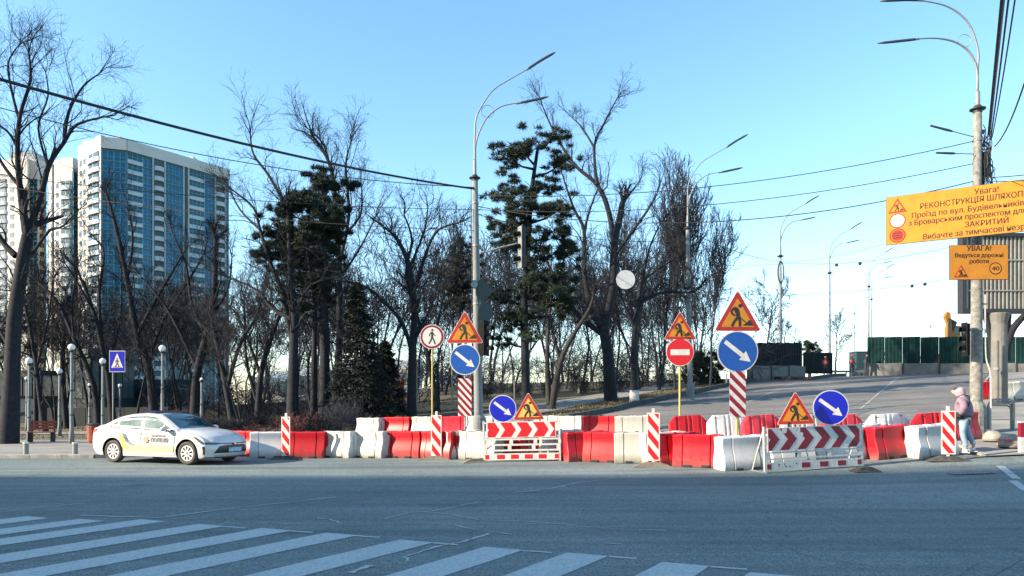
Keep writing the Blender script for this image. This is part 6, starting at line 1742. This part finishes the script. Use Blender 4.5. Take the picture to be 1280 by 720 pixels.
vid = {}; vsl = []; fsl = []
def vget(i, j, k):
    key = (i, j, k)
    if key not in vid:
        x = LEN0 + (LEN1 - LEN0) * i / NX; v = -1 + 2 * j / NY; w = k / NZ
        w = 1 - (1 - w) ** 1.15
        vid[key] = len(vsl); vsl.append(tuple(Mcar(x, math.sin(v * PI / 2) * .55 + v * .45, w)))
    return vid[key]
for i in range(NX):
    for k in range(NZ):
        for j, fl in ((0, 0), (NY, 1)):
            q = (vget(i, j, k), vget(i + 1, j, k), vget(i + 1, j, k + 1), vget(i, j, k + 1)); fsl.append(q if not fl else q[::-1])
    for j in range(NY):
        for k, fl in ((0, 1), (NZ, 0)):
            q = (vget(i, j, k), vget(i + 1, j, k), vget(i + 1, j + 1, k), vget(i, j + 1, k)); fsl.append(q if not fl else q[::-1])
for j in range(NY):
    for k in range(NZ):
        for i, fl in ((0, 1), (NX, 0)):
            q = (vget(i, j, k), vget(i, j + 1, k), vget(i, j + 1, k + 1), vget(i, j, k + 1)); fsl.append(q if not fl else q[::-1])
mb = MB().use('car_white'); mb.add(vsl, fsl)
bodyo = mb.build('body', car, 'car_white')
bm = bmesh.new(); bm.from_mesh(bodyo.data); bmesh.ops.recalc_face_normals(bm, faces=bm.faces); bm.to_mesh(bodyo.data); bm.free()
WX = (1.40, -1.30); WR = .325; WZ = .325
cut = MB()
for wx in WX:
    for s_ in (-1, 1):
        cut.tube([(wx, s_ * 1.1, WZ + .01), (wx, s_ * .52, WZ + .01)], .385, 40)
co = cut.build('cutter', None, 'car_black')
bm = bmesh.new(); bm.from_mesh(co.data); bmesh.ops.recalc_face_normals(bm, faces=bm.faces); bm.to_mesh(co.data); bm.free()
co.parent = car
bpy.context.view_layer.update()
md = bodyo.modifiers.new('b', 'BOOLEAN'); md.object = co; md.operation = 'DIFFERENCE'; md.solver = 'EXACT'
dg = bpy.context.evaluated_depsgraph_get(); nm = bpy.data.meshes.new_from_object(bodyo.evaluated_get(dg))
if len(nm.polygons) > 1000:
    bodyo.modifiers.clear(); bodyo.data = nm
else: bodyo.modifiers.clear()
bpy.data.objects.remove(co)
nm = bodyo.data; nm.polygons.foreach_set('use_smooth', [True] * len(nm.polygons)); nm.set_sharp_from_angle(angle=math.radians(35))
nm.materials.clear(); nm.materials.append(M['car_white']); nm.materials.append(M['car_black'])
for p_ in nm.polygons:
    c = p_.center; p_.material_index = 0
    for wx in WX:
        if abs(c.y) < .86 and math.hypot(c.x - wx, c.z - WZ - .01) < .392 and abs(c.y) > .5: p_.material_index = 1
    if c.z < .24 and p_.normal.z < -.7: p_.material_index = 1
def drape(name, poly, fn, mt, sub=14, parent=None, thick=0.0):
    """fill a 2-D outline, subdivide it, and lay it on the body surface"""
    bm = bmesh.new(); vv = [bm.verts.new((a, b, 0)) for a, b in poly]; bm.faces.new(vv)
    bmesh.ops.triangulate(bm, faces=bm.faces)
    for _ in range(4):
        es = [e for e in bm.edges if e.calc_length() > .07]
        if not es: break
        bmesh.ops.subdivide_edges(bm, edges=es, cuts=1); bmesh.ops.triangulate(bm, faces=bm.faces)
    for v in bm.verts: v.co = fn(v.co.x, v.co.y)
    me = bpy.data.meshes.new(name); bm.to_mesh(me); bm.free()
    me.materials.append(M[mt]); me.polygons.foreach_set('use_smooth', [True] * len(me.polygons))
    return link(name, me, parent or car)
S_ = lambda o: (lambda a, b: side_pt(a, b, o))
def Sm(o):
    def f(a, b):
        p = side_pt(a, b, o); p.y = -p.y; return p
    return f
for fn, sd in ((S_, -1), (Sm, 1)):
    # glass with black surround
    drape('window_surround', [(-1.62, 1.035), (-1.32, 1.20), (-.98, 1.315), (-.6, 1.362), (-.15, 1.372), (.12, 1.345), (.45, 1.215), (.92, .975), (.95, .925), (.4, .93), (-.9, .975), (-1.5, 1.0)], fn(.003), 'car_black')
    drape('side_window', [(-1.50, 1.03), (-1.28, 1.165), (-1.17, 1.215), (-1.12, .995), (-1.4, 1.012)], fn(.007), 'glass_side')
    drape('side_window', [(-1.09, 1.0), (-1.13, 1.235), (-.95, 1.293), (-.6, 1.335), (-.30, 1.348), (-.30, .955)], fn(.007), 'glass_side')
    drape('side_window', [(-.17, .95), (-.20, 1.348), (.08, 1.325), (.40, 1.205), (.52, 1.148), (.50, .94)], fn(.007), 'glass_side')
    drape('side_window', [(.54, .94), (.555, 1.125), (.86, .975), (.88, .94)], fn(.007), 'glass_side')
    drape('interior_strip', [(-1.45, 1.012), (-1.12, .992), (-.30, .953), (-.30, .985), (-1.12, 1.025), (-1.42, 1.035)], fn(.010), 'car_black')  # dark strip stands in for the dark cabin interior seen low in the glass
    drape('interior_strip', [(-.17, .948), (.50, .938), (.86, .938), (.84, .975), (.50, .972), (-.17, .985)], fn(.010), 'car_black')
    # doors: dark seams
    for pl in ([(-.235, 1.37), (-.235, .93), (-.24, .34), (-.225, .34), (-.22, .93), (-.22, 1.37)], [(.93, .93), (.98, .7), (.95, .34), (.965, .34), (.995, .7), (.945, .93)], [(-1.12, .98), (-1.0, .75), (-.93, .5), (-.9, .34), (-.885, .34), (-.915, .5), (-.985, .75), (-1.105, .98)]):
        drape('door_seam', pl, fn(.004), 'car_black')
    for hx in (-.42, -1.10 + .0): 
        drape('door_handle', [(hx - .0, .845), (hx + .2, .84), (hx + .2, .865), (hx, .872)], fn(.022), 'car_white')
    # livery
    drape('lower_livery', [(-.86, .345), (-.60, .50), (-.35, .555), (.0, .56), (.94, .54), (.95, .345)], fn(.0045), 'car_yellow')
    drape('yellow_stripe', [(-1.05, .80), (-.93, .80), (-.76, .52), (-.62, .44), (-.72, .40), (-.86, .40), (-.95, .52)], fn(.006), 'car_lime')
    drape('grey_stripe', [(-.92, .83), (-.80, .84), (-.70, .66), (-.56, .56), (-.36, .535), (-.5, .525), (-.64, .53), (-.78, .60)], fn(.0075), 'car_grey')
    drape('sill', [(-.9, .26), (.98, .255), (.98, .335), (-.9, .335)], fn(.006), 'car_white')
    # lettering
    for txt, sz, tx, tz, wdt in (('ПАТРУЛЬНА', .085, .42, .76, .52), ('ПОЛІЦІЯ', .155, .45, .615, .62)):
        vs_, fs_ = text_polys(txt, sz, 'CENTER', .004); w_ = max(v[0] for v in vs_) - min(v[0] for v in vs_); k = wdt / w_
        mb = MB().use('car_text'); mb.add([tuple(fn(.0085)(tx + sd * -1 * v[0] * k, tz + v[1])) for v in vs_], fs_); mb.build('lettering', car)
    pts = []
    for i in range(16):
        a = 2 * PI * i / 16; rr = .115 if i % 2 == 0 else .055; pts.append((-.03 + rr * math.cos(a), .68 + rr * math.sin(a)))
    drape('emblem', pts, fn(.0085), 'car_star')
# mirrors
for s_ in (-1, 1):
    mb = MB(); mb.sphere((0, 0, 0), .1, 12, 8); mb.v = [(x * .85 + .72, s_ * (1.0) + y * 1.1, z * .75 + .99) for x, y, z in mb.v]; mb.build('mirror', car, 'car_white', smooth=True)
    MB().tube([(.74, s_ * .84, .93), (.73, s_ * .98, .93)], .03, 8).build('mirror_stalk', car, 'car_black')
# windscreen, rear glass
T_ = lambda a, b: top_pt(a, b, .006)
drape('windscreen', [(.22, -.80), (.60, -.86), (1.02, -.90), (1.06, -.5), (1.09, 0), (1.06, .5), (1.02, .90), (.60, .86), (.22, .80), (.17, .4), (.16, 0), (.17, -.4)], T_, 'glass_ws')
drape('rear_window', [(-1.66, -.84), (-1.2, -.86), (-1.0, -.8), (-.97, 0), (-1.0, .8), (-1.2, .86), (-1.66, .84), (-1.7, 0)], T_, 'glass_ws')
# bonnet shut line and badge area
drape('bonnet_seam', [(1.12, -.82), (1.14, 0), (1.12, .82), (1.135, .82), (1.155, 0), (1.135, -.82)], lambda a, b: top_pt(a, b, .005), 'car_black')
F_ = lambda o: (lambda a, b: front_pt(a, b, o))
# front face details (a = y, b = z)
for s_ in (-1, 1):
    # headlamp wraps to the flank: front piece and side piece
    drape('headlight', [(s_ * .43, .585), (s_ * .45, .61), (s_ * .86, .64), (s_ * .84, .575), (s_ * .62, .56)], F_(.008), 'lamp_glass')
for fn in (S_, Sm):
    drape('headlight', [(1.62, .80), (1.78, .775), (2.0, .70), (2.28, .615), (2.29, .57), (2.12, .58), (1.92, .65), (1.74, .74)], fn(.007), 'lamp_glass')
    drape('fog_recess', [(2.10, .50), (2.28, .53), (2.29, .30), (2.14, .29), (2.16, .40)], fn(.007), 'car_black')
    drape('tail_light', [(-2.31, .82), (-2.31, .95), (-2.02, .97), (-1.88, .955), (-2.05, .88)], fn(.007), 'tail_red')
drape('grille', [(-.66, .33), (-.52, .515), (-.3, .545), (.3, .545), (.52, .515), (.66, .33), (.4, .305), (-.4, .305)], F_(.008), 'car_black')
drape('grille_frame', [(-.70, .30), (-.66, .325), (.66, .325), (.70, .30), (.5, .275), (-.5, .275)], F_(.012), 'car_white')
drape('upper_grille', [(-.44, .60), (.44, .60), (.44, .578), (.12, .572), (.06, .53), (-.06, .53), (-.12, .572), (-.44, .578)], F_(.010), 'car_black')
mb = MB(); mb.T = Matrix.Translation(front_pt(0, .57, .02)) @ Matrix.Rotation(PI / 2, 4, 'Z')
mb.plate([(-.05, .01), (0, -.025), (.05, .01), (.04, .03), (0, .002), (-.04, .03)], -.012, .0); mb.build('badge', car, 'chrome')
mb = MB(); c = front_pt(0, .41, .012); mb.box(c.x, c.x + .012, -.26, .26, .355, .47); mb.build('licence_plate', car, 'plate')
mb = MB(); mb.box(2.12, 2.26, -.62, .62, .19, .225); mb.build('splitter', car, 'car_black')
# wheels
def tyre():
    return [(.19, .0), (.225, -.085), (.29, -.1), (.318, -.08), (.325, 0), (.318, .08), (.29, .1), (.225, .085), (.19, .0)]
for wx in WX:
    for s_ in (-1, 1):
        w = link('wheel', None, car, (wx, s_ * .775, WZ)); 
        mb = MB(); n = 36; vs = []; fs = []; pr = tyre()
        for k in range(n):
            a = 2 * PI * k / n
            for (rr, yy) in pr: vs.append((rr * math.cos(a), yy, rr * math.sin(a)))
        m = len(pr)
        for k in range(n):
            for j in range(m - 1): fs.append((k * m + j, k * m + j + 1, ((k + 1) % n) * m + j + 1, ((k + 1) % n) * m + j))
        mb.add(vs, fs); mb.build('tyre', w, 'rubber', smooth=True)
        yo = s_ * .085
        mb = MB().use('hub'); mb.disc(0, 0, .215, min(yo, yo * .3), max(yo, yo * .3), 32)
        mb.use('car_black')
        for k in range(9):
            a = 2 * PI * k / 9 + .2
            def R2(r_, da): return (r_ * math.cos(a + da), r_ * math.sin(a + da))
            q = [R2(.085, -.16), R2(.185, -.19), R2(.195, 0), R2(.185, .19), R2(.085, .16)]
            y1 = yo + s_ * .004; mb.plate(q, min(yo, y1) - .0005, max(yo, y1) + .0005)
        mb.build('wheel_cover', w)
        MB().disc(0, 0, .045, yo + s_ * .006 - .004, yo + s_ * .006 + .004, 14).build('hub_cap', w, 'chrome')
# light bar
MB().box(-.32, -.02, -.55, .55, 1.43, 1.455).build('light_bar_base', car, 'car_black')
MB().box(-.30, -.04, .02, .56, 1.456, 1.495).build('light_bar_red', car, 'beacon_red'); MB().box(-.30, -.04, -.56, -.02, 1.456, 1.495).build('light_bar_blue', car, 'beacon_blue')
MB().tube([(-.4, -.3, 1.43), (-.75, -.3, 1.62)], .006, 5).build('aerial', car, 'car_black')

# ================================================================ PEOPLE
def skin_mesh(nodes, edges, sub=2, name='body'):
    """nodes: list of (xyz, r) ; grown with the skin modifier; vertex 0 is the root"""
    me = bpy.data.meshes.new(name); me.from_pydata([n[0] for n in nodes], edges, [])
    o = bpy.data.objects.new(name, me); COL.objects.link(o)
    o.modifiers.new('s', 'SKIN'); 
    bpy.context.view_layer.update()
    lay = me.skin_vertices[0] if me.skin_vertices else None
    if lay is None:
        bm = bmesh.new(); bm.from_mesh(me); bm.verts.layers.skin.verify(); bm.to_mesh(me); bm.free(); lay = me.skin_vertices[0]
    for i, n in enumerate(nodes):
        r = n[1]; lay.data[i].radius = (r, r) if not isinstance(r, tuple) else r
    lay.data[0].use_root = True
    s = o.modifiers.new('ss', 'SUBSURF'); s.levels = sub; s.render_levels = sub
    dg = bpy.context.evaluated_depsgraph_get(); nm = bpy.data.meshes.new_from_object(o.evaluated_get(dg))
    bpy.data.objects.remove(o); bpy.data.meshes.remove(me)
    nm.name = name; nm.polygons.foreach_set('use_smooth', [True] * len(nm.polygons))
    return nm
def put(me, name, parent, mt):
    me.materials.clear(); me.materials.append(M[mt]); return link(name, me, parent)
# walking woman: own space, walks towards -x (left), camera at -y. seen from her left-back
q = P(1205, 18.9)
wm_ = thing('person', 'woman in a pink hooded puffer jacket, pale jeans and black crossbody bag walking left', 'person', (q.x, q.y, q.z + .06), math.radians(-32))
H_ = 1.0
fin = []
def hand_nodes(nodes, edges, wi, wp, dirv, side):
    """palm and five unequal bent fingers"""
    d = Vector(dirv).normalized(); up = Vector((0, 0, 1)); s_ = d.cross(Vector((0, 1, 0))).normalized() if abs(d.y) < .9 else Vector((1, 0, 0))
    lat = Vector((0, 1, 0)) - d * d.y; lat.normalize()
    base = Vector(wp)
    pi_ = len(nodes); nodes.append((tuple(base + d * .05), .026)); edges.append((wi, pi_))
    for k, (o_, ln) in enumerate(((-.03, .062), (-.010, .072), (.010, .068), (.028, .052))):
        a = base + d * .085 + lat * o_; b = a + d * ln * .5 + s_ * .008 ; c = b + d * ln * .4 + s_ * .02
        i = len(nodes); nodes += [(tuple(a), .010), (tuple(b), .009), (tuple(c), .0075)]; edges += [(pi_, i), (i, i + 1), (i + 1, i + 2)]
    a = base + d * .04 + lat * -.035 + s_ * .02; b = a + d * .035 + lat * -.012 + s_ * .012; i = len(nodes); nodes += [(tuple(a), .011), (tuple(b), .009)]; edges += [(pi_, i), (i, i + 1)]
body_n = [((0, 0, .92), .13), ((-.01, 0, 1.08), .125), ((-.02, 0, 1.25), .14), ((-.03, 0, 1.38), .10), ((-.06, 0, 1.45), .055), ((-.10, 0, 1.53), .075), ((-.115, 0, 1.60), .085),
          ((0, -.09, .88), .09), ((-.03, -.10, .50), .058), ((.05, -.10, .12), .038), ((-.05, -.10, .05), .035),
          ((0, .09, .88), .09), ((.09, .10, .50), .058), ((.22, .10, .17), .038), ((.16, .10, .06), .034),
          ((-.03, -.17, 1.36), .055), ((.03, -.22, 1.12), .045), ((-.10, -.20, .95), .035), ((-.17, -.17, .93), .028),
          ((-.03, .17, 1.36), .055), ((.04, .22, 1.12), .045), ((-.08, .20, .93), .035), ((-.15, .18, .90), .028)]
body_e = [(0, 1), (1, 2), (2, 3), (3, 4), (4, 5), (5, 6), (0, 7), (7, 8), (8, 9), (9, 10), (0, 11), (11, 12), (12, 13), (13, 14), (3, 15), (15, 16), (16, 17), (17, 18), (3, 19), (19, 20), (20, 21), (21, 22)]
hand_nodes(body_n, body_e, 18, (-.17, -.17, .93), (-.9, .1, -.4), 1); hand_nodes(body_n, body_e, 22, (-.15, .18, .90), (-.9, -.1, -.4), 1)
put(skin_mesh(body_n, body_e, 1), 'body', wm_, 'skin')
jk = [((0, 0, .86), (.225, .19)), ((-.0, 0, 1.02), (.23, .19)), ((-.01, 0, 1.18), (.235, .195)), ((-.03, 0, 1.32), (.20, .17)), ((-.05, 0, 1.42), (.10, .09)),
      ((-.03, -.2, 1.33), .11), ((.02, -.27, 1.15), .10), ((-.04, -.265, 1.03), .09), ((-.13, -.21, .965), .068),
      ((-.03, .2, 1.33), .11), ((.05, .27, 1.15), .10), ((-.0, .265, 1.03), .09), ((-.10, .22, .955), .068)]
put(skin_mesh(jk, [(0, 1), (1, 2), (2, 3), (3, 4), (3, 5), (5, 6), (6, 7), (7, 8), (3, 9), (9, 10), (10, 11), (11, 12)], 2), 'jacket', wm_, 'jacket')
hd = [((-.05, 0, 1.42), .125), ((-.075, 0, 1.50), .135), ((-.11, 0, 1.575), .15), ((-.145, 0, 1.64), .10)]
ho = put(skin_mesh(hd, [(0, 1), (1, 2), (2, 3)], 2), 'hood', wm_, 'jacket_hood')
MB().sphere((-.205, 0, 1.56), .066, 12, 8, 1.25).build('face', wm_, 'skin', smooth=True)
MB().sphere((-.19, 0, 1.60), .074, 12, 8, .8).build('hair', wm_, 'hair', smooth=True)
mb = MB().use('skin').tube([(-.265, 0, 1.575), (-.282, 0, 1.55)], [.008, .013], 6); mb.build('nose', wm_)
mb = MB().use('black')
for s_ in (-1, 1): mb.sphere((-.264, s_ * .026, 1.58), .008, 8, 6)
mb.build('eye', wm_); MB().box(-.266, -.258, -.02, .02, 1.522, 1.528).build('mouth', wm_, 'sign_crimson')
MB().tube([(-.02, 0, .86), (-.02, 0, .925)], [.205, .21], 18).build('waistband', wm_, 'bag')
jn = [((0, 0, .90), (.15, .13)), ((0, -.085, .82), .115), ((-.02, -.10, .62), .092), ((-.03, -.10, .50), .08), ((.015, -.10, .30), .07), ((.05, -.10, .13), .068),
      ((0, .085, .82), .115), ((.05, .10, .62), .092), ((.09, .10, .50), .08), ((.16, .10, .32), .07), ((.22, .10, .19), .066)]
put(skin_mesh(jn, [(0, 1), (1, 2), (2, 3), (3, 4), (4, 5), (0, 6), (6, 7), (7, 8), (8, 9), (9, 10)], 2), 'jeans', wm_, 'jeans')
for (x, y, z, tl) in ((.06, -.10, 0, 0), (.22, .10, .045, .22)):
    s0 = [((x + .03, y, z + .055), .045), ((x - .07, y, z + .05 - tl * .05), .042), ((x - .16, y, z + .035 - tl * .12), .033)]
    put(skin_mesh(s0, [(0, 1), (1, 2)], 2, 'shoe'), 'shoe', wm_, 'shoe')
    MB().box(x - .19, x + .07, y - .04, y + .04, z - tl * .1, z + .02 - tl * .1).build('sole', wm_, 'sign_white')
MB().tube(smooth_pts([Vector(p) for p in ((-.05, .14, 1.44), (.10, .02, 1.44), (.12, -.12, 1.36), (.10, -.22, 1.2), (-.02, -.24, 1.05), (-.10, -.25, 1.0))], 4), .018, 6).build('bag_strap', wm_, 'bag')
mb = MB(); mb.box(-.26, -.06, -.30, -.20, .88, 1.03); bgo = mb.build('bag', wm_, 'bag'); bv = bgo.modifiers.new('b', 'BEVEL'); bv.width = .03; bv.segments = 3
# three distant workers
def worker_fig(px, d, h, label, vest, lean=0.0, rz=0.0):
    q = P(px, d); r = thing('person', label, 'person', q, rz); k = h / 1.75
    n = [((0, 0, .95), .12), ((lean * .2, 0, 1.2), .14), ((lean * .4, 0, 1.42), .10), ((lean * .5, 0, 1.5), .05), ((lean * .6, 0, 1.62), .085), ((lean * .6, 0, 1.69), .07), ((0, -.1, .9), .085), ((.03, -.12, .5), .06), ((-.02, -.12, .08), .045), ((.1, -.12, .04), .04), ((0, .1, .9), .085), ((-.04, .12, .5), .06), ((-.1, .12, .08), .045), ((.02, .12, .04), .04),
         ((lean * .4, -.2, 1.38), .055), ((.05, -.26, 1.12), .045), ((.2, -.2, .98), .032), ((.27, -.18, .95), .028), ((lean * .4, .2, 1.38), .055), ((.0, .27, 1.12), .045), ((.08, .24, .9), .032), ((.10, .24, .82), .028)]
    n = [(tuple(c * k for c in p), rr * k if not isinstance(rr, tuple) else rr) for p, rr in n]
    e = [(0, 1), (1, 2), (2, 3), (3, 4), (4, 5), (0, 6), (6, 7), (7, 8), (8, 9), (0, 10), (10, 11), (11, 12), (12, 13), (2, 14), (14, 15), (15, 16), (16, 17), (2, 18), (18, 19), (19, 20), (20, 21)]
    put(skin_mesh(n, e, 1), 'body', r, 'workwear')
    v = [((0, 0, .98 * k), (.15 * k, .18 * k)), ((lean * .2 * k, 0, 1.2 * k), (.165 * k, .19 * k)), ((lean * .38 * k, 0, 1.4 * k), (.13 * k, .15 * k))]
    put(skin_mesh(v, [(0, 1), (1, 2)], 2), 'vest', r, vest)
    MB().sphere((lean * .6 * k + .03, 0, 1.64 * k), .085 * k, 10, 8, 1.15).build('face', r, 'skin', smooth=True)
    MB().sphere((lean * .6 * k, 0, 1.70 * k), .1 * k, 10, 8, .75).build('cap', r, vest if vest != 'workwear' else 'dark_metal', smooth=True)
    return r
worker_fig(1064.5, 60, 1.75, 'man in an orange vest standing in the gap between the hoardings', 'vest', .05, .3)
worker_fig(1032, 61, 1.7, 'bending man in an orange vest in front of the dark gate panel', 'vest', .5, 1.2)
worker_fig(1082, 59.3, 1.75, 'man in dark clothes leaning at the corner of the green hoarding', 'workwear', .1, -.5)
